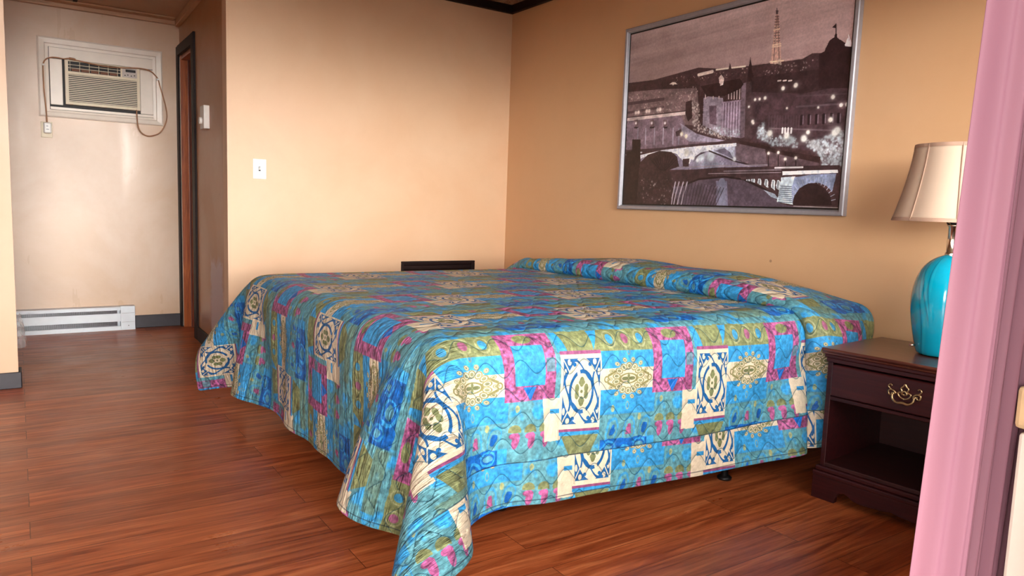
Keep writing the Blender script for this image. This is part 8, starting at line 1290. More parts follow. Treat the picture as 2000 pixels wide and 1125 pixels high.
 -2,-1,1,-1,1,0,0,0,0,0,1,-1,1,-1,1,1,-1,0,1,0,0,0,0,0,0,0,0,0,0,0,0,0,0,0,0,0,0,0,0,0,0,0,0,0,0,0,0,0,0,0,0,0,0,0,0,0,0,0,0,0,0,0,0,0,0,0,0,0,0,0,0,0,0,0,0,0,0,0,0,0,0,0,0,0,0,0,0,0,0,1,0,0,0,-1,1,0,0,0,0,0,0,0,0,
 -3,1,0,0,0,0,0,0,1,-1,0,1,0,0,0,0,1,-1,0,0,1,0,0,0,0,0,0,0,0,0,0,0,0,0,0,0,0,0,0,0,0,0,0,0,0,0,0,0,0,0,0,0,0,0,0,0,0,0,0,0,0,0,0,0,0,0,0,0,0,0,0,0,0,0,0,0,0,0,0,0,0,0,0,0,0,0,0,1,0,-1,0,0,1,0,0,0,0,-1,1,0,0,0,0,
 -2,-1,0,1,0,0,0,0,0,1,0,0,-1,1,0,0,0,1,0,0,-1,1,0,0,0,0,0,0,0,0,0,0,0,0,0,0,0,0,0,0,0,0,0,0,0,0,0,0,0,0,0,0,0,0,0,0,0,0,0,0,0,0,0,0,0,0,0,0,0,0,0,0,0,0,0,0,0,0,0,0,0,0,0,0,0,0,0,0,0,1,0,0,0,0,0,0,0,0,0,0,0,0,-1,
 -3,1,0,0,0,-1,1,0,0,0,0,0,1,0,0,0,0,0,0,1,0,0,0,0,0,0,0,0,0,0,0,0,0,0,0,0,0,0,0,0,0,0,0,0,0,0,0,0,0,0,0,0,0,0,0,0,0,0,0,0,0,0,0,0,0,0,0,0,0,0,0,0,0,0,0,0,0,0,0,0,0,0,0,0,0,-1,1,0,0,0,1,0,0,0,0,0,0,0,0,0,0,0,0,
 -2,0,-1,0,0,1,1,0,0,0,0,0,0,0,0,0,0,0,1,-1,1,0,0,0,0,0,0,0,0,0,0,0,0,0,0,0,0,0,0,0,0,0,0,0,0,0,0,0,0,0,0,0,0,0,0,0,0,0,0,0,0,0,0,0,0,0,0,0,0,0,0,0,0,0,0,0,0,0,0,0,0,0,0,0,0,0,0,0,1,0,0,0,-1,1,0,0,0,0,0,0,0,0,0,
 -3,0,1,0,0,0,0,0,0,0,0,0,1,0,0,0,0,1,-1,1,0,0,0,0,0,0,0,0,0,0,0,0,0,0,0,0,0,0,0,0,0,0,0,0,0,0,0,0,0,0,0,0,0,0,0,0,0,0,0,0,0,0,0,0,0,0,0,0,0,0,0,0,0,0,0,0,0,0,0,0,0,0,0,0,-1,1,0,0,0,0,1,0,0,0,0,0,0,0,0,0,0,0,0,
 -3,1,0,0,0,0,0,0,0,1,0,0,-1,1,0,0,1,-1,0,1,0,0,0,0,0,0,0,0,0,0,0,0,0,0,0,0,0,0,0,0,0,0,0,0,0,0,0,0,0,0,0,0,0,0,0,0,0,0,0,0,0,0,0,0,0,0,0,0,0,0,0,0,0,0,0,0,0,0,0,0,0,0,0,0,0,0,0,0,0,1,-1,1,0,0,0,0,0,0,0,0,0,-1,1,
 -2,-1,0,1,0,0,0,0,0,0,0,1,0,-1,1,0,0,0,1,-1,0,1,0,0,0,0,0,0,0,0,0,0,0,0,0,0,0,0,0,0,0,0,0,0,0,0,0,0,0,0,0,0,0,0,0,0,0,0,0,0,0,0,0,0,0,0,0,0,0,0,0,0,0,0,0,0,0,0,0,0,0,0,0,0,0,0,0,0,1,0,0,0,0,0,0,0,-1,1,0,0,0,0,0,
 -3,1,0,-1,1,0,0,0,1,-1,1,-1,1,0,0,0,0,1,-1,1,0,0,0,0,0,0,0,0,0,0,0,0,0,0,0,0,0,0,0,0,0,0,0,0,0,0,0,0,0,0,0,0,0,0,0,0,0,0,0,0,0,0,0,0,0,0,0,0,0,0,0,0,0,0,0,0,0,0,0,0,0,0,0,0,0,0,0,0,0,0,1,0,0,0,0,0,0,0,0,0,0,0,0,
 -3,0,0,1,0,0,0,0,0,1,-1,1,-1,1,0,0,0,0,1,0,0,0,0,0,0,0,0,0,0,0,0,0,0,0,0,0,0,0,0,0,0,0,0,0,0,0,0,0,0,0,0,0,0,0,0,0,0,0,0,0,0,0,0,0,0,0,0,0,0,0,0,0,0,0,0,0,0,0,0,0,0,0,0,0,0,0,0,1,0,0,0,-1,1,0,0,-1,1,0,0,0,-1,1,0,
 -2,-1,1,0,-1,1,0,1,-1,0,1,0,0,0,0,0,0,0,0,0,1,0,0,0,0,0,0,0,0,0,0,0,0,0,0,0,0,0,0,0,0,0,0,0,0,0,0,0,0,0,0,0,0,0,0,0,0,0,0,0,0,0,0,0,0,0,0,0,0,0,0,0,0,0,0,0,0,0,0,0,0,0,0,0,0,0,0,0,0,1,0,0,0,0,0,0,0,0,0,-1,1,0,0,
 -3,1,0,-1,1,0,0,0,0,0,0,0,1,0,0,0,1,0,0,0,0,0,0,0,0,0,0,0,0,0,0,0,0,0,0,0,0,0,0,0,0,0,0,0,0,0,0,0,0,0,0,0,0,0,0,0,0,0,0,0,0,0,0,0,0,0,0,0,0,0,0,0,0,0,0,0,0,0,0,0,0,0,0,0,0,0,0,0,0,0,1,0,0,0,-1,1,0,0,0,0,0,0,0,
 -2,0,-1,1,0,0,0,0,1,0,0,0,0,0,0,1,-1,0,0,1,0,0,0,0,0,0,0,0,0,0,0,0,0,0,0,0,0,0,0,0,0,0,0,0,0,0,0,0,0,0,0,0,0,0,0,0,0,0,0,0,0,0,0,0,0,0,0,0,0,0,0,0,0,0,0,0,0,0,0,0,0,0,0,0,0,0,0,0,1,0,-1,1,0,0,0,0,0,0,-1,1,0,0,0,
 -3,0,1,0,0,0,0,0,0,0,0,0,0,0,1,0,0,0,1,-1,0,1,0,0,0,0,0,0,0,0,0,0,0,0,0,0,0,0,0,0,0,0,0,0,0,0,0,0,0,0,0,0,0,0,0,0,0,0,0,0,0,0,0,0,0,0,0,0,0,0,0,0,0,0,0,0,0,0,0,0,0,0,0,0,0,-1,1,0,0,0,1,0,0,-1,1,0,0,0,0,0,0,0,0,
 -2,0,0,0,0,0,0,0,1,0,0,0,0,0,0,0,0,1,-1,1,0,0,1,-1,0,0,0,0,0,0,0,0,0,0,0,0,0,0,0,0,0,0,0,0,0,0,0,0,0,0,0,0,0,0,0,0,0,0,0,0,0,0,0,0,0,0,0,0,0,0,0,0,0,0,0,0,0,0,0,0,0,0,0,0,0,0,0,1,-1,1,0,0,0,1,-1,0,0,0,0,0,0,0,0,
 -3,0,1,0,0,0,0,1,-1,0,0,1,0,0,0,0,0,0,1,-1,1,0,0,0,0,0,0,0,0,0,0,0,0,0,0,0,0,0,0,0,0,0,0,0,0,0,0,0,0,0,0,0,0,0,0,0,0,0,0,0,0,0,0,0,0,0,0,0,0,0,0,0,0,0,0,0,0,0,0,0,0,0,0,0,0,0,0,-1,2,0,0,0,0,0,0,0,0,0,0,0,0,0,0,
 0,0,-1,0,0,0,1,-1,0,1,0,-1,1,0,-1,0,1,-1,0,1,0,0,0,0,0,0,0,0,0,0,0,0,0,0,0,0,0,0,0,0,0,0,0,0,0,0,0,0,0,0,0,0,0,0,0,0,0,0,0,0,0,0,0,0,0,0,0,0,0,0,0,0,0,0,0,0,0,0,0,0,0,0,0,0,0,0,-1,2,-1,0,0,1,-1,1,0,0,0,0,0,0,0,0,0,
 -1,0,0,1,0,0,-1,1,0,-1,0,1,-1,0,1,0,-1,1,0,0,0,0,0,0,0,0,0,0,0,0,0,0,0,0,0,0,0,0,0,0,0,0,0,0,0,0,0,0,0,0,0,0,0,0,0,0,0,0,0,0,0,0,0,0,0,0,0,0,0,0,0,0,0,0,0,0,0,0,0,0,0,0,0,0,0,0,0,0,0,1,0,-1,1,-1,1,0,0,-1,1,0,0,0,-1,
 0,0,0,-1,1,0,0,-1,1,0,0,-1,1,0,-1,1,0,-1,0,0,1,0,0,1,-1,0,0,0,0,0,0,0,0,0,0,0,0,0,0,0,0,0,0,0,0,0,0,0,0,0,0,0,0,0,0,0,0,0,0,0,0,0,0,0,0,0,0,0,0,0,0,0,0,0,0,0,0,0,0,0,0,0,0,0,0,0,1,-1,0,0,1,0,0,0,0,0,0,0,0,0,0,0,0,
 0,0,0,0,-1,1,0,0,-1,1,0,0,-1,1,0,-1,1,0,0,0,-1,1,0,0,0,0,0,0,0,0,0,0,0,0,0,0,0,0,0,0,0,0,0,0,0,0,0,0,0,0,0,0,0,0,0,0,0,0,0,0,0,0,0,0,0,0,0,0,0,0,0,0,0,0,0,0,0,0,0,0,0,0,0,0,0,0,0,0,1,0,0,0,0,0,0,0,-1,1,0,0,0,0,1,
 1,-1,0,0,0,-1,1,0,0,0,0,0,0,0,0,0,0,0,-1,1,0,0,0,0,0,0,0,0,0,0,0,0,0,0,0,0,0,0,0,0,0,0,0,0,0,0,0,0,0,0,0,0,0,0,0,0,0,0,0,0,0,0,0,0,0,0,0,0,0,0,0,0,0,0,0,0,0,0,0,0,0,0,0,0,0,0,0,1,-1,1,0,0,0,0,0,0,0,0,0,0,0,0,0,
 0,0,0,0,0,0,0,0,0,-1,1,0,0,0,0,0,-1,1,0,0,0,0,1,-1,0,0,0,0,0,0,0,0,0,0,0,0,0,0,0,0,0,0,0,0,0,0,0,0,0,0,0,0,0,0,0,0,0,0,0,0,0,0,0,0,0,0,0,0,0,0,0,0,0,0,0,0,0,0,0,0,0,0,0,0,0,0,0,0,0,0,1,0,0,0,0,0,1,-1,0,0,0,0,1,
 1,0,-1,0,0,1,-1,0,0,1,-1,0,0,0,0,0,0,-1,1,-1,1,0,0,1,-1,0,0,0,0,0,0,0,0,0,0,0,0,0,0,0,0,0,0,0,0,0,0,0,0,0,0,0,0,0,0,0,0,0,0,0,0,0,0,0,0,0,0,0,0,0,0,0,0,0,0,0,0,0,0,0,0,0,0,0,0,0,0,0,1,0,-1,1,0,0,0,0,0,1,0,-1,1,0,-1,
 1,0,0,0,0,-1,0,0,1,-1,0,0,1,-1,0,0,1,-1,0,0,0,0,1,-1,0,0,0,0,0,0,0,0,0,0,0,0,0,0,0,0,0,0,0,0,0,0,0,0,0,0,0,0,0,0,0,0,0,0,0,0,0,0,0,0,0,0,0,0,0,0,0,0,0,0,0,0,0,0,0,0,0,0,0,0,0,0,0,0,0,0,1,0,1,0,0,0,0,-1,1,1,-1,0,0,
 2,-1,0,-1,0,0,0,1,-1,0,0,1,-1,0,0,1,-1,0,0,0,0,1,-1,0,0,0,0,0,0,0,0,0,0,0,0,0,0,0,0,0,0,0,0,0,0,0,0,0,0,0,0,0,0,0,0,0,0,0,0,0,0,0,0,0,0,0,0,0,0,0,0,0,0,0,0,0,0,0,0,0,0,0,0,0,0,-1,0,1,0,1,0,0,0,1,0,-1,0,1,-1,1,0,0,0,
 2,0,-1,1,-1,0,0,-1,1,0,0,-1,0,1,0,-1,0,1,-2,1,0,0,1,0,0,-1,0,0,0,0,0,0,0,0,0,0,0,0,0,0,0,0,0,0,0,0,0,0,0,0,0,0,0,0,0,0,0,0,0,0,0,0,0,0,0,0,0,0,0,0,0,0,0,0,0,0,0,0,0,0,0,0,0,0,0,0,0,-1,1,0,0,1,0,0,0,1,0,0,0,-1,0,1,1,
 3,0,0,-2,0,0,0,0,-1,0,1,0,0,-1,0,0,0,0,0,0,0,1,0,0,-1,0,0,0,0,0,0,0,0,0,0,0,0,0,0,0,0,0,0,0,0,0,0,0,0,0,0,0,0,0,0,0,0,0,0,0,0,0,0,0,0,0,0,0,0,0,0,0,0,0,0,0,0,0,0,0,0,0,0,0,0,0,0,0,1,0,0,0,0,0,0,0,0,0,0,0,0,1,2,
 4,-1,0,-1,0,-1,0,0,0,0,-1,1,0,0,0,0,0,-1,1,-1,1,-1,0,1,-1,0,0,0,0,0,0,0,0,0,0,0,0,0,0,0,0,0,0,0,0,0,0,0,0,0,0,0,0,0,0,0,0,0,0,0,0,0,0,0,0,0,0,0,0,0,0,0,0,0,0,0,0,0,0,0,0,0,0,0,0,0,0,1,-1,0,1,0,0,-1,0,0,0,0,0,1,1,1,3,
 4,0,-1,0,-1,-1,0,-1,0,1,0,-1,0,0,0,0,0,0,0,0,0,1,0,0,-1,0,0,0,0,0,0,0,0,0,0,0,0,0,0,0,0,0,0,0,0,0,0,0,0,0,0,0,0,0,0,0,0,0,0,0,0,0,0,0,0,0,0,0,0,0,0,0,0,0,0,0,0,0,0,0,0,0,0,0,0,0,0,0,0,1,0,-1,0,0,0,0,0,0,1,0,2,2,3,
 6,0,-1,0,-1,-1,-2,0,0,-1,1,0,0,0,0,0,0,0,-1,0,1,0,1,-1,-1,0,0,0,0,0,0,0,0,0,0,0,0,0,0,0,0,0,0,0,0,0,0,0,0,0,0,0,0,0,0,0,0,0,0,0,0,0,0,0,0,0,0,0,0,0,0,0,0,0,0,0,0,0,0,0,0,0,0,0,0,0,0,0,0,0,0,1,0,0,0,0,0,0,0,2,2,3,4,
 7,-1,0,0,-1,-1,-1,-1,-1,0,-1,0,0,0,0,0,0,0,0,1,0,0,0,0,-1,0,0,0,0,0,0,0,0,0,0,0,0,0,0,0,0,0,0,0,0,0,0,0,0,0,0,0,0,0,0,0,0,0,0,0,0,0,0,0,0,0,0,0,0,0,0,0,0,0,0,0,0,0,0,0,0,0,0,0,0,0,0,0,1,0,0,0,-1,1,0,0,0,0,1,2,3,5,4,
 5,1,1,-1,0,0,-1,-2,-1,-1,0,0,0,0,0,0,0,0,0,-1,0,1,0,0,0,-1,0,0,0,0,0,0,0,0,0,0,0,0,0,0,0,0,0,0,0,0,0,0,0,0,0,0,0,0,0,0,0,0,0,0,0,0,0,0,0,0,0,0,0,0,0,0,0,0,0,0,0,0,0,0,0,0,0,0,0,0,0,1,-1,0,1,-1,1,-1,0,0,0,2,2,2,4,5,5,
 4,0,0,1,1,1,0,-1,-3,-1,-1,0,0,-1,0,0,1,0,-1,1,0,0,0,0,-1,0,0,0,0,0,0,0,0,0,0,0,0,0,0,0,0,0,0,0,0,0,0,0,0,0,0,0,0,0,0,0,0,0,0,0,0,0,0,0,0,0,0,0,0,0,0,0,0,0,0,0,0,0,0,0,0,0,0,0,0,0,1,-1,0,1,0,0,-1,1,-1,0,1,1,3,5,6,4,5,
 0,1,1,1,1,0,1,1,0,-3,-2,0,0,0,0,0,-1,1,1,-1,1,-1,0,-1,0,0,0,0,0,0,0,0,0,0,0,0,0,0,0,0,0,0,0,0,0,0,0,0,0,0,0,0,0,0,0,0,0,0,0,0,0,0,0,0,0,0,0,0,0,0,0,0,0,0,0,0,0,0,0,0,0,0,0,0,0,0,0,0,1,0,0,0,0,-1,1,0,2,3,4,5,5,5,4,
 -2,1,1,0,1,1,1,1,2,0,-2,-3,-1,1,-1,0,1,0,0,0,-1,1,0,0,-1,0,0,0,0,0,0,0,0,0,0,0,0,0,0,0,0,0,0,0,0,0,0,0,0,0,0,0,0,0,0,0,0,0,0,0,0,0,0,0,0,0,0,0,0,0,0,0,0,0,0,0,0,0,0,0,0,0,0,0,0,0,0,1,0,-1,0,1,-1,0,0,2,3,5,6,5,4,4,1,
 -4,0,1,1,0,1,1,1,1,2,1,-2,-1,-1,1,-1,0,0,0,0,0,0,-1,0,0,0,0,0,0,0,0,0,0,0,0,0,0,0,0,0,0,0,0,0,0,0,0,0,0,0,0,0,0,0,0,0,0,0,0,0,0,0,0,0,0,0,0,0,0,0,0,0,0,0,0,0,0,0,0,0,0,0,0,0,0,0,1,0,0,0,1,0,0,-1,2,4,5,5,6,5,3,0,1,
 -6,0,0,1,0,1,0,1,1,1,1,1,-1,0,-1,1,0,0,1,0,1,-1,0,0,-1,0,0,0,0,0,0,0,0,0,0,0,0,0,0,0,0,0,0,0,0,0,0,0,0,0,0,0,0,0,0,0,0,0,0,0,0,0,0,0,0,0,0,0,0,0,0,0,0,0,0,0,0,0,0,0,0,0,0,0,0,1,1,0,0,-1,0,1,1,1,4,6,6,7,4,4,1,-1,-4,
 -6,1,0,-1,1,0,0,1,0,1,2,2,1,-2,1,0,-1,1,0,0,-1,-1,1,1,-1,0,0,0,0,0,0,0,0,0,0,0,0,0,0,0,0,0,0,0,0,0,0,0,0,0,0,0,0,0,0,0,0,0,0,0,0,0,0,0,0,0,0,0,0,0,0,0,0,0,0,0,0,0,0,0,0,0,0,0,0,1,0,0,0,1,0,0,0,5,8,6,7,5,5,1,1,-1,-3,
 -3,0,-1,1,-1,-1,1,-1,1,0,1,1,2,1,-1,0,1,0,0,0,-1,-3,-1,2,2,0,1,0,0,0,0,0,0,0,0,0,0,0,0,0,0,0,0,0,0,0,0,0,0,0,0,0,0,0,0,0,0,0,0,0,0,0,0,0,0,0,-1,0,0,0,0,0,0,0,0,0,0,0,0,0,0,0,0,0,1,0,-2,0,1,3,-2,1,6,10,8,7,5,4,2,0,0,-2,-4,
 3,-2,-1,-1,0,0,-1,0,-1,0,0,1,0,0,1,0,0,2,2,-1,-4,-7,-2,3,10,2,-1,0,0,0,0,0,-1,0,0,0,0,0,0,0,0,0,0,0,0,0,0,0,0,0,0,0,0,0,0,0,0,0,0,0,0,0,0,0,0,0,1,0,0,0,0,0,0,0,0,0,0,0,0,0,0,0,0,0,-1,-3,-4,0,7,13,-13,4,17,12,3,3,3,1,1,1,-2,-2,-3,
 13,1,0,0,0,0,-1,0,0,-1,-1,-3,-1,0,0,-1,0,-1,-3,-2,-4,0,0,0,0,0,0,0,0,0,0,0,1,0,0,0,1,0,0,0,0,0,0,0,0,0,0,0,0,0,0,0,0,0,0,0,0,0,0,0,0,0,0,0,0,0,0,0,0,0,0,0,-1,0,0,0,0,0,0,0,0,0,0,0,0,0,-1,0,-2,-8,16,4,2,7,10,9,6,5,1,-2,-4,-3,1,
 11,0,1,1,0,-1,1,0,-1,0,-1,0,-1,0,-2,-1,-1,-2,-1,-3,0,0,0,0,1,0,1,0,1,0,0,1,0,0,0,0,0,1,1,0,1,0,0,0,-1,0,0,-1,0,0,-1,0,1,0,1,1,1,0,1,0,1,0,0,0,0,-1,0,-1,-1,0,-1,-1,0,0,-1,0,0,0,0,0,0,-1,0,0,0,-1,0,-1,1,3,9,10,9,4,6,3,3,-1,-4,-4,-2,-1,1,
 8,1,1,-1,0,2,0,0,1,-1,1,1,0,-1,0,-1,-2,-3,-4,-2,2,3,1,2,3,4,2,3,2,2,3,0,2,2,1,1,1,0,0,1,-1,1,0,0,1,-1,0,0,0,0,0,0,0,1,0,0,0,1,0,0,0,0,1,-1,0,0,-1,0,0,-1,0,0,0,-2,0,0,-1,-1,-1,-1,-1,-1,-2,-1,-2,-1,-2,-2,0,8,11,9,4,1,0,0,-3,-5,-5,-3,-1,0,0,
 10,-1,0,1,1,0,0,1,0,2,0,1,2,2,0,1,1,1,1,2,3,5,5,4,1,1,2,1,0,2,-1,2,0,0,1,0,0,0,1,0,0,-1,1,0,-1,1,0,0,0,0,1,0,-1,0,0,0,0,0,0,1,-1,1,-1,1,0,0,0,0,0,0,0,0,-1,1,0,-1,0,0,0,0,-1,1,0,-1,0,0,-1,0,0,1,3,1,-2,0,-3,-4,-7,-6,-5,-1,-2,0,3,
 7,0,0,0,0,0,1,1,0,1,2,1,1,1,2,2,-1,-1,-1,1,1,5,4,4,1,3,0,3,1,1,1,1,0,1,0,2,0,1,-1,1,0,1,-1,0,1,0,-1,1,0,-1,0,0,1,0,0,0,0,0,0,0,0,0,0,0,0,0,0,0,0,0,0,-1,1,0,-1,0,0,0,-1,0,0,-1,-1,0,-1,-1,0,-1,0,2,0,0,-1,-5,-5,-6,-6,-4,0,-1,0,1,0,
 4,1,0,0,1,0,1,-1,1,0,0,0,0,1,0,0,-2,-2,-3,-1,1,3,3,3,2,1,2,1,2,2,1,1,0,1,1,1,1,0,1,0,1,0,0,0,0,0,1,-1,0,0,0,0,0,0,1,0,1,0,0,0,1,0,0,0,-1,0,0,0,0,0,-1,0,-1,0,0,-1,-1,-1,1,-1,-1,-1,-1,-2,-1,-2,-2,-1,1,2,3,1,-2,-4,-6,-5,-3,0,-1,0,1,0,1,
 1,0,0,1,-1,0,-1,1,0,0,0,0,0,-1,0,-2,-2,-4,-5,-2,-1,0,3,1,2,2,2,1,2,1,2,1,3,1,1,0,1,1,0,0,0,0,0,0,-1,0,0,0,0,0,0,0,0,1,0,1,0,1,0,1,0,0,0,0,0,0,-1,0,-1,-1,0,0,-1,-1,-1,-1,-1,0,-2,-1,-1,-3,-1,-3,-2,-2,-2,-2,0,8,6,4,-1,-4,-6,-4,-1,-1,0,1,0,1,0,
 1,0,0,-1,0,-1,0,-1,1,0,-2,0,-1,0,-1,-3,-2,-4,-3,-3,-1,0,1,1,1,1,1,2,2,0,2,1,2,2,1,1,-1,1,1,0,0,0,-1,0,0,-1,-1,1,-1,0,0,0,1,0,1,1,0,1,0,0,0,0,1,0,-1,-1,0,-1,0,0,0,-2,0,-2,0,-1,-1,-2,-1,-1,-1,-1,-3,-1,-2,-1,-3,-1,2,4,6,3,-1,-6,-5,-4,-1,1,2,0,1,1,-1,
 1,0,0,0,-1,0,-1,0,-1,0,-1,-1,-1,-1,0,2,1,1,-2,0,-3,0,1,-1,0,0,1,0,1,1,0,1,1,1,1,0,1,-1,1,1,1,-2,0,-1,0,0,0,-1,0,1,-1,0,0,1,0,1,0,0,1,0,0,0,0,0,0,0,0,-1,0,-1,0,0,-1,0,-1,-1,0,0,0,-1,0,-1,-1,-1,-1,-2,-2,-2,-1,2,1,-1,-4,-6,-7,-3,-2,0,1,2,1,0,1,
 1,0,-1,-1,-1,0,0,1,-1,-2,-2,-1,0,0,1,1,2,0,0,0,1,3,1,0,1,0,1,1,1,0,1,0,0,0,0,0,0,1,0,0,-1,1,0,0,-1,0,0,0,0,-1,1,0,0,0,0,0,1,-1,0,0,1,0,0,0,0,0,-1,1,-1,0,0,0,-1,0,0,0,0,-1,0,0,-1,-1,0,-1,0,-1,-2,-4,-3,-4,0,-3,-1,-1,-4,-7,-4,-5,-1,0,0,1,1,
 0,-1,-1,-2,1,1,1,-1,-2,-3,0,0,1,0,0,0,1,1,2,1,1,0,0,1,0,0,1,0,0,0,0,0,1,0,1,0,0,0,0,0,0,0,0,0,0,0,0,0,0,0,-1,0,1,0,0,0,0,1,0,-1,0,0,0,0,0,0,0,0,0,1,-1,0,0,0,-1,1,-1,1,-1,0,0,0,-1,0,-1,0,0,-2,-5,-4,-3,-1,-2,1,0,-3,-6,-4,-6,-3,-1,0,-1,
 -2,-2,-1,2,1,0,-1,-3,-3,0,2,2,-1,-1,0,1,0,1,3,2,1,-1,0,0,1,0,-1,0,0,0,0,0,0,0,0,0,1,0,0,0,0,0,0,-1,1,0,0,0,0,0,0,0,-1,0,1,-1,0,0,0,1,0,0,0,0,0,0,0,-1,1,-1,0,0,1,-1,1,-1,1,-1,0,1,-1,0,1,0,0,1,-1,-2,-3,-5,-4,-2,0,0,1,-2,-3,-4,-5,-5,-3,-2,0,
 -6,1,2,1,0,-1,-2,-4,0,2,1,0,-1,1,-1,1,0,2,2,1,2,-1,1,-1,0,0,0,0,0,0,0,0,0,0,0,0,0,0,0,0,1,-1,0,0,0,0,0,0,0,0,0,0,0,0,0,0,0,0,0,0,0,0,1,-1,0,0,0,0,0,0,0,0,0,0,0,0,0,0,0,-1,1,0,-1,1,0,0,1,-1,-4,-6,-3,-1,-2,1,1,1,-3,-4,-3,-5,-3,-2,-3,
 -5,2,1,0,-1,-3,-4,0,2,2,1,-1,-1,0,1,-1,1,1,3,2,0,0,0,0,0,0,0,0,0,0,0,0,0,0,0,0,0,0,0,0,-1,1,0,0,0,0,0,0,0,0,0,0,0,1,-1,0,1,-1,0,0,0,0,0,0,0,0,0,1,-1,0,0,0,0,0,0,0,0,0,0,1,0,-1,1,-1,1,0,-1,1,-5,-11,-2,0,2,0,1,1,0,-2,-4,-3,-5,-4,-2,
 -2,0,0,-2,-3,-3,-1,2,2,2,-1,-1,0,1,0,0,0,2,2,1,1,1,-1,0,0,0,0,0,0,0,0,1,-1,0,0,0,0,0,0,0,0,0,0,0,0,0,0,0,0,0,0,0,0,-1,1,0,-1,1,0,0,0,0,-1,1,0,0,0,0,0,0,0,0,0,0,0,0,0,0,1,-1,-1,1,0,0,-1,0,1,0,0,-11,-7,1,1,1,1,1,0,-1,-2,-3,-3,-3,-3,
 -2,-1,-2,-3,-3,-2,3,3,2,-1,-1,0,1,0,0,0,1,1,3,1,0,0,0,0,0,0,0,0,0,0,-1,0,0,0,0,0,-1,0,0,0,1,-1,0,1,0,-1,0,0,0,0,1,0,0,0,-1,1,0,0,0,-1,0,0,0,0,0,0,0,0,0,1,0,0,0,0,0,0,0,0,0,0,0,1,-1,1,0,-1,0,1,-1,-6,-7,-4,2,1,1,0,1,0,-1,-2,-2,-4,-4,
 -3,-3,-4,-2,-2,4,2,2,0,-1,1,0,0,0,0,1,1,1,2,1,0,-1,-1,0,-1,-1,0,-1,-1,0,0,0,0,0,-1,0,0,0,-1,1,-1,0,0,0,0,1,0,0,0,0,-1,0,0,0,0,0,0,-1,0,1,-1,1,0,0,0,-1,1,0,0,0,0,0,0,1,-1,1,0,0,0,0,1,0,1,0,0,1,1,0,1,1,-4,-6,-3,0,0,0,0,0,0,0,-2,-2,-3,
 -7,-3,-3,-2,4,3,2,0,0,0,-1,1,1,0,0,0,1,2,1,1,1,-1,-2,-1,-1,0,-1,0,-1,-1,0,-1,-1,0,0,-1,0,0,0,-1,1,0,0,0,0,-1,0,0,0,1,0,0,0,0,0,-1,0,0,0,0,0,0,0,-1,1,0,0,0,0,0,1,0,0,0,1,0,0,1,0,0,1,0,0,0,2,1,0,2,1,1,0,-3,-6,-3,-2,-1,0,0,1,-1,0,-2,-2,
 -12,-2,0,4,2,2,1,0,-1,0,1,0,1,0,0,0,0,1,2,1,0,-1,-2,-1,-1,-1,-1,0,-1,0,-1,-1,0,-1,0,0,0,-1,1,-1,0,0,0,0,0,1,0,0,0,-1,0,0,0,0,0,0,-1,1,-1,0,0,0,0,0,0,1,-1,0,1,0,0,0,1,0,0,0,0,1,0,1,0,0,1,1,0,0,2,0,3,4,-3,-3,-6,-3,-1,0,-1,0,0,1,0,0,-3,
 -17,2,3,3,3,0,0,-1,1,0,1,1,-1,0,0,0,1,1,2,1,1,-1,-1,-2,0,0,-1,-2,0,-1,-1,0,-1,-1,0,-1,-1,1,-1,0,-1,1,0,0,0,0,0,0,0,0,1,0,0,-1,0,-1,1,-1,0,0,0,-1,0,1,-1,0,1,0,1,0,-1,1,0,1,0,1,1,-1,1,0,0,2,0,1,1,0,0,1,0,1,1,-2,-3,-4,-3,-1,0,1,0,0,0,-2,-1,
 -16,4,4,2,0,0,0,1,-1,1,0,0,1,0,0,0,0,1,1,2,0,0,-2,-2,-2,-2,-1,-2,-1,-1,-1,-1,-1,-1,-1,0,0,-1,-1,0,0,0,0,0,0,0,1,0,0,1,-1,0,0,0,-1,0,-1,0,1,-1,0,0,0,-1,1,0,1,0,-1,1,1,0,0,0,1,1,0,1,0,0,1,1,2,0,1,2,2,2,1,-1,0,-2,-2,-4,-1,-1,1,0,0,0,-2,0,-1,
 -11,3,2,0,0,0,0,0,1,0,0,0,0,1,0,0,0,2,2,3,-2,-5,-9,-4,-2,-3,-2,-1,-2,-1,-1,-1,-1,0,-1,0,-1,-1,1,0,0,-1,0,1,0,0,-1,1,0,0,0,0,0,-1,0,0,0,0,-1,0,0,0,0,0,0,1,-1,1,0,0,0,1,0,1,0,0,0,1,0,1,1,0,1,2,1,2,4,5,6,1,-4,-3,0,-1,0,0,0,-1,1,-2,1,-1,0,
]

# ------------------------------------------------------------------ pictures drawn by rule: quilt cloth and wall print
rng = np.random.default_rng(11)


def vnoise(h, w, cell, octaves=3, seed=0):         # tiling value noise in 0..1
    out = np.zeros((h, w)); amp = 1.0; tot = 0
    r = np.random.default_rng(seed)
    for o in range(octaves):
        gh, gw = max(2, int(h / cell)), max(2, int(w / cell))
        g = r.random((gh, gw))
        y = np.arange(h) * gh / h; x = np.arange(w) * gw / w
        yi, xi = y.astype(int), x.astype(int); fy, fx = y - yi, x - xi
        fy = fy * fy * (3 - 2 * fy); fx = fx * fx * (3 - 2 * fx)
        a = g[yi % gh][:, xi % gw]; b = g[yi % gh][:, (xi + 1) % gw]; c = g[(yi + 1) % gh][:, xi % gw]; d = g[(yi + 1) % gh][:, (xi + 1) % gw]
        fy = fy[:, None]; fx = fx[None, :]
        out += amp * (a * (1 - fy) * (1 - fx) + c * fy * (1 - fx) + b * (1 - fy) * fx + d * fy * fx)
        tot += amp; amp *= .55; cell = max(2, cell / 2)
    return out / tot


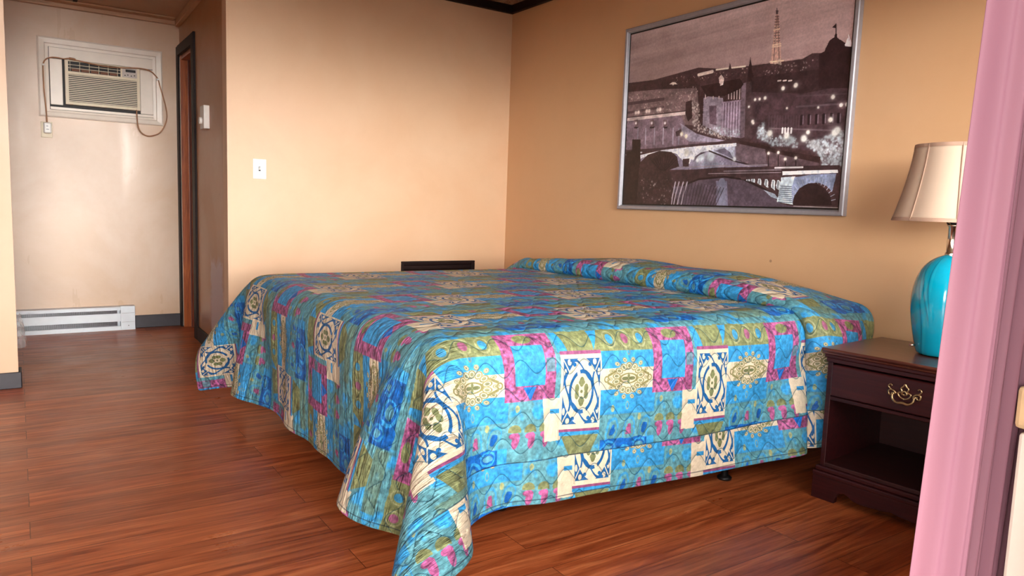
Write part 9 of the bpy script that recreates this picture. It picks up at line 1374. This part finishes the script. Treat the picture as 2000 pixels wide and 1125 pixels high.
def to_image(name, arr, noncolor=False):           # arr h,w,3 in 0..1, row 0 at the bottom
    h, w = arr.shape[:2]
    im = bpy.data.images.new(name, w, h, alpha=False, is_data=noncolor)
    px = np.ones((h, w, 4), np.float32); px[..., :3] = np.clip(arr, 0, 1)
    im.pixels.foreach_set(px.ravel()); im.update(); im.pack()
    return im


# ---- quilt print: one repeat, half-drop
PX, PT = .555, .443
QW, QH = 840, 1340
U, V = np.meshgrid((np.arange(QW) + .5) / QW * PX, (np.arange(QH) + .5) / QH * 2 * PT)
n1 = vnoise(QH, QW, 34, 4, 1); n2 = vnoise(QH, QW, 14, 3, 2); n3 = vnoise(QH, QW, 60, 3, 3)
img = np.zeros((QH, QW, 3))
C = lambda *c: np.array(c, float) / 255
SKYB, DEEP, TEAL, OLIVE, CREAM, MAG, NAVY, LOLV = C(52, 144, 200), C(18, 90, 166), C(86, 140, 150), C(116, 122, 82), C(206, 190, 164), C(152, 80, 122), C(22, 86, 140), C(142, 144, 106)


def mott(c, amt=.28, n=n2):
    c = np.asarray(c)
    return np.clip(c * (1 + amt * 2 * (n[..., None] - .5)) + .10 * amt * (n1[..., None] - .5), 0, 1)


def local(cu, cv):                                 # the two copies of a motif in one repeat
    for du, dv in ((0, 0), (PX / 2, PT)):
        u = (U - du - cu + PX / 2) % PX - PX / 2 + cu
        v = (V - dv - cv + PT) % (2 * PT) - PT + cv
        yield u, v


def put(mask, col, a=1.0):
    m = np.clip(mask.astype(float) * a, 0, 1)[..., None]
    img[:] = img * (1 - m) + col * m


wob = (n1 - .5) * .012
wob2 = (n3 - .5) * .02
R = lambda u, v, a, b, c, d: (u > a) & (u < b) & (v > c) & (v < d)
E = lambda u, v, cu, cv, ru, rv, th=0.: (((u - cu) * math.cos(th) + (v - cv) * math.sin(th)) / ru) ** 2 + ((-(u - cu) * math.sin(th) + (v - cv) * math.cos(th)) / rv) ** 2
base = mott(TEAL, .30) * (1 - np.clip((n3[..., None] - .54) * 6, 0, 1)) + mott(SKYB, .22) * np.clip((n3[..., None] - .54) * 6, 0, 1)
img[:] = base
for u, v in local(.27, -.02):                      # bands right of the block
    put(R(u, v, .15, .53, .185, .30), mott(TEAL, .28), .9)
    put(R(u, v, -.02, .372, -.072 + wob, 0.002), mott(OLIVE * 1.06, .3))
    put((v > -.07) & (v < .0) & (u > .125) & (u < .125 + (-.005 - v) * .6), mott(SKYB, .2))
    put((v > -.07) & (v < .0) & (u > -.03) & (u < .012 + (v + .07) * .25), mott(SKYB, .2))
    for cu in (.195, .255, .315):
        q = E(u, v, cu, -.036, .020, .026); put(np.abs(q - 1) < .22, mott(LOLV * 1.1, .2), .8)
        put(q < .4, mott(SKYB if cu != .255 else MAG, .25), .85)
    put(R(u, v, .15, .372, 0.0, .052), mott(SKYB, .22)); put(R(u, v, .15, .372, .112, .188), mott(SKYB * .97, .25))
    put(R(u, v, .15, .372, .050, .113), mott(CREAM, .06))
for u, v in local(.44, .24):                       # tulips
    for cu in (.395, .445, .497):
        put((E(u, v, cu, .213, .020, .018) < 1) & (v < .218 + wob), mott(OLIVE, .3))
        put((E(u, v, cu + .004, .242, .011, .024, .2) < 1), mott(MAG * 1.05, .4))
        put((E(u, v, cu, .228, .017, .009) < 1), mott(MAG * 1.12, .4))
    for cu in (.20, .27, .335):
        q = E(u, v, cu + wob * 2, .235, .020, .036, .3); put(np.abs(q - 1) < .25, mott(SKYB, .2), .8); put(q < .22, mott(MAG if cu == .27 else DEEP, .3))
for u, v in local(.26, .30):                       # deep blue floral patch
    put(R(u, v, .155, .345, .262 + wob2, .345 - wob2), mott(DEEP, .35))
    for cu, cv, r in ((.19, .29, .026), (.255, .315, .034), (.315, .285, .024)):
        q = E(u, v, cu + wob * 2, cv + wob, r, r * .8); put(np.abs(q - 1) < .28, mott(SKYB * 1.05, .2), .85); put(q < .3, mott(TEAL * 1.1, .2), .8)
    put(R(u, v, .345, .375, .262, .345), mott(SKYB, .2))
for u, v in local(.08, .30):                       # olive trapezoid under the block
    put((v > .242) & (v < .300) & (np.abs(u - .078) < .070 - (v - .242) * .55), mott(OLIVE * .98, .3))
    put((v > .30 + wob) & (v < .345) & (np.abs(u - .06) < .09), mott(OLIVE * .8 + SKYB * .2, .3), .7)
for u, v in local(-.10, .03):                      # magenta frame
    ow = wob * .5
    put(R(u, v, -.195 + ow, -.018 + ow, -.070, .130), mott(MAG, .62))
    put(R(u, v, -.158, -.054, -.026, .088), mott(SKYB * .98, .25))
    put(E(u, v, -.11, -.048, .030, .016) < 1 + wob * 20, mott(OLIVE * 1.05, .3))
    put((v > .092) & (v < .128) & (np.abs(u + .108) < .024 - (v - .092) * .6), mott(DEEP * 1.15, .2))
    put(R(u, v, -.050, -.020, .012, .050), mott(TEAL, .3), .8)
for u, v in local(.05, .115):                      # cream block
    put(R(u, v, -.060 + wob * .6, .005, .128, .250 + wob), mott(CREAM, .06)); put(R(u, v, -.034, .0, .160, .173), mott(SKYB * .95, .2))
    put(R(u, v, 0, .150, -.004, .228), mott(CREAM * 1.02, .06))
    put(R(u, v, 0, .150, -.004, .006), mott(MAG * .95, .2)); put(R(u, v, 0, .150, .222, .230), mott(MAG * .9, .2)); put(R(u, v, 0, .150, .230, .240), mott(SKYB, .2))
    x, y = (u - .077) / .070, (v - .113) / .098
    ax, ay = np.abs(x), np.abs(y); ins = (ax < 1) & (ay < 1)
    ring = np.abs(np.sqrt((x / .60) ** 2 + (y / .60) ** 2 + .25 * (x * y) ** 2) - 1)
    put(ins & (ring < .10) & (np.abs(x * .75 - y * .25) > .06), mott(NAVY, .12))
    put(ins & (np.abs(ay - .62 - .30 * np.sin(np.clip((x * np.sign(y) + .1) * 3.4, -1.6, 1.6))) < .040) & (ax < .62), mott(NAVY, .12))
    put(ins & (np.abs(ax - .74 - .16 * np.sin(np.clip(y * np.sign(x) * 4.2, -2.6, 2.6))) < .045) & (ay < .58), mott(NAVY, .12))
    cx_, cy_ = 1 - ax, 1 - ay
    leaf = (cx_ + .02) ** .62 + (cy_ * .86 + .02) ** .62 < 1.04
    leaf &= ~(np.abs(cx_ - cy_ * .8) < .030) & ~(E(cx_, cy_, .34, .13, .10, .09) < 1) & ~(E(cx_, cy_, .12, .42, .07, .11) < 1)
    put(ins & leaf & (cx_ > .03) & (cy_ > .03), mott(NAVY, .12))
    put(ins & (E(ax, ay, .40, .80, .09, .06) < 1), mott(NAVY * 1.1, .15))
    for a, b, ru, rv in ((0, .29, .13, .15), (.24, .10, .11, .13)):
        put((E(ax, ay, a, b, ru, rv) < 1), mott(OLIVE * .98, .16))
    put((E(ax, ay, .10, .26, .07, .05, .7) < 1), mott(OLIVE * .98, .16)); put(E(ax, ay, 0, 0, .07, .05) < 1, mott(OLIVE * .9, .1))
for u, v in local(.26, .082):                      # outlined medallion over the cream band
    x, y = (u - .258) / .082, (v - .082) / .056
    LIN = mott(C(128, 124, 80), .12)
    put((E(x, y, 0, 0, .70, .85) < 1), mott(CREAM, .05), .6)
    for k in range(14):
        a = k * 2 * PI / 14 + .22
        for rr, s_ in ((.66, .17), (1.0, .11)):
            q = E(x, y, rr * .92 * math.cos(a + (rr > .8) * .22), rr * math.sin(a + (rr > .8) * .22), s_ * 1.05, s_ * .80, a)
            put(q < 1.35, mott(CREAM * 1.03, .05)); put(np.abs(q - .95) < .30, LIN); put(q < .30, mott(LOLV * .9, .2))
    q = E(x, y, 0, 0, .42, .26); put(np.abs(q - 1) < .26, LIN); put(E(np.abs(x), y, .17, 0, .16, .10) < 1, mott(OLIVE * .9, .1)); put(E(x, np.abs(y), 0, .13, .06, .12) < 1, mott(OLIVE, .1))
    for s_ in (-1, 1):
        put(np.abs(E(x, y, s_ * 1.06, 0, .10, .15) - 1) < .5, LIN)
        put((np.abs(np.abs(y) - (.42 - (s_ * x - .62) * .62)) < .07) & (s_ * x > .60) & (s_ * x < 1.02), LIN)
        put(np.abs(E(x, y, 0, s_ * 1.45, .07, .20) - 1) < .40, mott(LOLV, .2), .7)
for u, v in local(.36, .17):                       # tiny gold sparks
    for cu, cv in ((.40, .15), (-.11, .03), (.20, .17), (.31, .20)):
        put(E(u, v, cu, cv, .007, .010) < 1 + n2 - .5, mott(C(176, 160, 90), .2), .7)
# stitched meander: a net of wavy lines
kx, ky = 5, 12
ph = 2 * PI * U / PX * kx
dmin = np.full(U.shape, 9.0)
for k in range(-1, ky + 2):
    c = (k + .5) * 2 * PT / ky + .021 * np.sin(ph + PI * (k % 2)) + .004 * np.sin(2 * ph / 5 + k % ky)
    dmin = np.minimum(dmin, np.abs(V - c))
stitch = np.exp(-(dmin / .0015) ** 2)
img[:] = img * (1 - .62 * stitch[..., None]) + C(22, 66, 84) * .62 * stitch[..., None]
hgt = np.clip(dmin / .020, 0, 1) ** .5 * .70 + .30 * n1
QUILT = to_image('quilt_print', img[::-1])
QHGT = to_image('quilt_relief', np.repeat(hgt[::-1, :, None], 3, 2), True)


# ---- wall print: a river city at night
PW, PH = 1400, 990
pic = np.zeros((PH, PW, 3))
yy = np.linspace(0, 1, PH)[:, None]; xx = np.linspace(0, 1, PW)[None, :]
tt = np.clip((yy - .62) / .38, 0, 1)
g = .5 + .5 * xx
pic[:] = (C(158, 128, 126) * (1 - tt[..., None]) + C(208, 184, 184) * tt[..., None]) * (.90 + .20 * xx[..., None])
cl = np.zeros((PH, PW))
sn = vnoise(PH, PW, 90, 4, 21)
shy = ((yy * PH - (xx * PW) * .05).astype(int)) % PH
cl = vnoise(PH, 64, 26, 4, 22)[shy, (xx * 63).astype(int) % 64]
pic += ((cl - .5) * .30 * tt + (sn - .5) * .10)[..., None] * np.array([1, .97, 1.0])
XX, YY = np.meshgrid((np.arange(PW) + .5) / PW, (np.arange(PH) + .5) / PH)
ASP = PW / PH


def window(xs, ys, pad):
    a = max(0, int((min(xs) - pad) * PW)); b = min(PW, int((max(xs) + pad) * PW) + 2)
    c = max(0, int((min(ys) - pad) * PH)); d = min(PH, int((max(ys) + pad) * PH) + 2)
    return slice(c, max(c, d)), slice(a, max(a, b))


def inside(pts, X, Y):
    m = np.zeros(X.shape, bool); n = len(pts)
    for i in range(n):
        (x0, y0), (x1, y1) = pts[i], pts[(i + 1) % n]
        if y0 == y1: continue
        m ^= ((y0 > Y) != (y1 > Y)) & (X < (x1 - x0) * (Y - y0) / (y1 - y0) + x0)
    return m


def dab(x, y, r, c, a=1.0):
    w = window([x], [y], r * 2.6); X, Y = XX[w], YY[w]
    if X.size == 0: return
    q = (((X - x)) ** 2 + ((Y - y) / ASP) ** 2) / r ** 2
    m = (np.exp(-q ** 2 * 1.2) * .9 + .25 * np.exp(-q * .35))[..., None] * a
    pic[w] = pic[w] * (1 - np.clip(m, 0, 1)) + c * np.clip(m, 0, 1)


texn = vnoise(PH, PW, 10, 3, 31)
for it in POSTER:
    k, pts, c = it[0], it[1], C(*it[-1])
    if k == 'p':
        w = window([p[0] for p in pts], [p[1] for p in pts], .01)
        X, Y = XX[w], YY[w]
        if X.size:
            m = inside(pts, X + (texn[w] - .5) * .004, Y)[..., None]
            pic[w] = np.where(m, c * 1.12 * (.80 + .40 * texn[w][..., None]), pic[w])
    elif k == 'l':
        for (x0, y0), (x1, y1) in zip(pts[:-1], pts[1:]):
            w = window([x0, x1], [y0, y1], it[2]); X, Y = XX[w], YY[w]
            if not X.size: continue
            dx, dy = x1 - x0, (y1 - y0) / ASP
            tq = np.clip(((X - x0) * dx + (Y - y0) / ASP * dy) / (dx * dx + dy * dy + 1e-12), 0, 1)
            q = np.hypot(X - x0 - tq * dx, (Y - y0) / ASP - tq * dy)
            m = np.clip((it[2] / 2 - q) * PW + .5, 0, 1)[..., None]
            pic[w] = pic[w] * (1 - m) + c * m
    elif k == 'd':
        for x, y in pts: dab(x, y, it[2], c)
    else:
        xs = [p[0] for p in pts]; ys = [p[1] for p in pts]; cnt = 0
        for _ in range(it[2] * 6):
            if cnt >= it[2]: break
            x, y = rng.uniform(min(xs), max(xs)), rng.uniform(min(ys), max(ys))
            if inside(pts, np.array([x]), np.array([y]))[0]:
                cnt += 1; dab(x, y, it[3] * rng.uniform(.25, .85), c * rng.uniform(.72, 1.0), rng.uniform(.25, .9))
gr = vnoise(PH, PW, 7, 2, 41); bw = vnoise(PH, PW, 40, 3, 42)
pic *= (.93 + .14 * gr)[..., None]; pic[YY < .70] *= (.72 + .56 * bw[YY < .70])[..., None]
pic[:8] = pic[-8:] = 0.07; pic[:, :8] = pic[:, -8:] = 0.07
PRINT = to_image('night_city_print', pic)

fp = empty('framed_picture', (2.90, 2.49, 1.008), 'large silver-framed black and white night picture of a river city with bridges, above the bed', 'picture')
py0, py1, pz0, pz1 = 1.790, 3.197, 1.008, 2.015
ty0_, ty1_, tz0_, tz1_ = 1.815, 3.172, 1.033, 1.990
bm = bmesh.new()
prf = [(0, 0), (0, .026), (.004, .030), (.017, .030), (.021, .026), (.0255, .014), (.0255, 0)]
cs = [(py1, pz0), (py0, pz0), (py0, pz1), (py1, pz1)]; nn = [(-1, 1), (1, 1), (1, -1), (-1, -1)]
rings = [[bm.verts.new((XR - .001 - t_, c[0] + n_[0] * w_, c[1] + n_[1] * w_)) for w_, t_ in prf] for c, n_ in zip(cs, nn)]
for i in range(4):
    a, b = rings[i], rings[(i + 1) % 4]
    for j in range(len(prf) - 1): bm.faces.new((a[j], a[j + 1], b[j + 1], b[j]))
bmesh.ops.recalc_face_normals(bm, faces=bm.faces[:])
obj('frame', bm, M_SILVER, fp)
bm = bmesh.new(); box(bm, XR - .014, XR - .002, ty0_ - .003, ty1_ + .003, tz0_ - .003, tz1_ + .003)
uvl = bm.loops.layers.uv.new('uv')
for f in bm.faces:
    for l in f.loops:
        l[uvl].uv = ((ty1_ - l.vert.co.y) / (ty1_ - ty0_), (l.vert.co.z - tz0_) / (tz1_ - tz0_))
t = NT('printed_picture'); ti = t.new('TexImage'); ti.image = PRINT; ti.extension = 'EXTEND'
t.P(Base_Color=ti.outputs[0], Roughness=.38)
obj('print', bm, t.m, fp)

# ------------------------------------------------------------------ bed
bd = empty('bed', (1.87, 2.56, 0), 'king size bed with its head against the picture wall, covered by the patchwork bedspread', 'bed')
BX0, BX1, BY0, BY1 = .885, 2.862, 1.635, 3.48
obj('mattress', bx(BX0, BX1, BY0, BY1, .385, .632), M_MATT, bd, bevel=.07, seg=5)
obj('box_spring', bx(BX0 + .01, BX1, BY0 + .01, BY1 - .01, .190, .385), M_MATT, bd, bevel=.02)
bm = bmesh.new()
for y in (BY0 + .05, (BY0 + BY1) / 2, BY1 - .09): box(bm, BX0 + .06, BX1 - .02, y, y + .04, .150, .190)
for x in (1.285, 2.18, 2.80): box(bm, x, x + .035, BY0 + .05, BY1 - .05, .146, .186)
obj('bed_frame', bm, M_METBLK, bd)
for x, y in ((2.196, 1.757), (2.196, 2.56), (2.196, 3.36), (1.30, 1.95), (1.30, 2.56), (1.30, 3.2)):
    bm = bmesh.new(); lathe(bm, [(.026, 0), (.028, .008), (.020, .014), (.012, .020), (.012, .150)], 16, (x, y))
    obj('leg', bm, M_METBLK, bd)

# ------------------------------------------------------------------ bedspread (draped shape stored as height-field deltas)
NS, NTT, SL, TL, I0 = 104, 103, 2.668925, 2.660000, 81
Q = np.array(CLOTH, np.int64).reshape(3, NS, NTT).cumsum(1).cumsum(2) / 2000.0
Q = Q.transpose(1, 2, 0)
ss = np.linspace(0, SL, NS); ts = np.linspace(0, TL, NTT)
DF, DS, CX0, CY0 = .5, .445, .865, 1.615
TB = .135                                          # sewn-on border strip along the near hem
bm = bmesh.new()
vs = [[bm.verts.new(Q[i, j]) for j in range(NTT)] for i in range(NS)]
uvl = bm.loops.layers.uv.new('print'); flt = bm.loops.layers.uv.new('flat')


def quv(i, j, border):
    X, Y = ss[i] - DF + CX0, ts[j] - DS + CY0
    w = max(0.0, min(1.0, (1.95 - Y) / .35))
    v_ = (1.595 - Y) - .036 * (X - 1.45) * w
    u_ = X - 1.262
    if border: u_ -= .055; v_ -= .170
    return (u_ / PX, 1 - (v_ / (2 * PT)))


for i in range(NS - 1):
    for j in range(NTT - 1):
        f = bm.faces.new((vs[i][j], vs[i + 1][j], vs[i + 1][j + 1], vs[i][j + 1])); f.smooth = True
        brd = .5 * (ts[j] + ts[j + 1]) < TB
        for l, (a, b) in zip(f.loops, ((i, j), (i + 1, j), (i + 1, j + 1), (i, j + 1))):
            l[uvl].uv = quv(a, b, brd); l[flt].uv = (ss[a], ts[b])
t = NT('quilted_patchwork_cloth')
uv1 = t.new('UVMap'); uv1.uv_map = 'print'; uv2 = t.new('UVMap'); uv2.uv_map = 'flat'
ti = t.new('TexImage'); ti.image = QUILT; t.l.new(uv1.outputs[0], ti.inputs[0])
th_ = t.new('TexImage'); th_.image = QHGT; t.l.new(uv1.outputs[0], th_.inputs[0])
sp = t.new('SeparateXYZ'); t.l.new(uv2.outputs[0], sp.inputs[0])
s_, t_ = sp.outputs['X'], sp.outputs['Y']
foot = t.fmap(s_, .62, .40, 0, 1)
mpf = t.new('Mapping'); mpf.inputs['Scale'].default_value = (2.6, 21, 1); t.l.new(uv2.outputs[0], mpf.inputs[0])
wr1 = t.noise(mpf.outputs[0], 2.2, 5, .6, 1.0)
mps = t.new('Mapping'); mps.inputs['Scale'].default_value = (9, 5, 1); mps.inputs['Rotation'].default_value = (0, 0, .7); t.l.new(uv2.outputs[0], mps.inputs[0])
wr2 = t.noise(mps.outputs[0], 2.0, 5, .6, .6)
seam = t.math('LESS_THAN', t.math('ABSOLUTE', t.math('SUBTRACT', t_, TB - .003)), .0018)
edge = t.math('MINIMUM', t.math('MINIMUM', t_, t.math('SUBTRACT', TL, t_)), t.math('MINIMUM', s_, t.math('SUBTRACT', SL, s_)))
hem = t.math('LESS_THAN', t.math('ABSOLUTE', t.math('SUBTRACT', edge, .016)), .0016)
sl = t.math('MAXIMUM', seam, hem)
col = t.mix(t.math('MULTIPLY', sl, .7), ti.outputs[0], sr(24, 40, 60))
h = t.math('MULTIPLY_ADD', wr1, t.math('MULTIPLY_ADD', foot, 4.0, .25), t.math('MULTIPLY', wr2, .9))
h = t.math('SUBTRACT', h, t.math('MULTIPLY', sl, .6))
nb = t.bump(h, .8, .016)
nb = t.bump(th_.outputs[0], .9, .007, nb)
t.P(Base_Color=col, Roughness=.50, Normal=nb); t.p.inputs['Specular IOR Level'].default_value = .28
M_QUILT = t.m
M_LINING = plain('white_quilt_lining', (222, 212, 206), .8)
bs = obj('bedspread', bm, [M_QUILT, M_LINING])
so = bs.modifiers.new('thick', 'SOLIDIFY'); so.thickness = .004; so.offset = 1; so.material_offset = 0; so.material_offset_rim = 0; so.use_even_offset = False
sm = bs.modifiers.new('sub', 'SUBSURF'); sm.levels = sm.render_levels = 2
tag(bs, 'quilted patchwork bedspread in blue, olive, magenta and cream draped over the bed and pillows', 'bedspread')
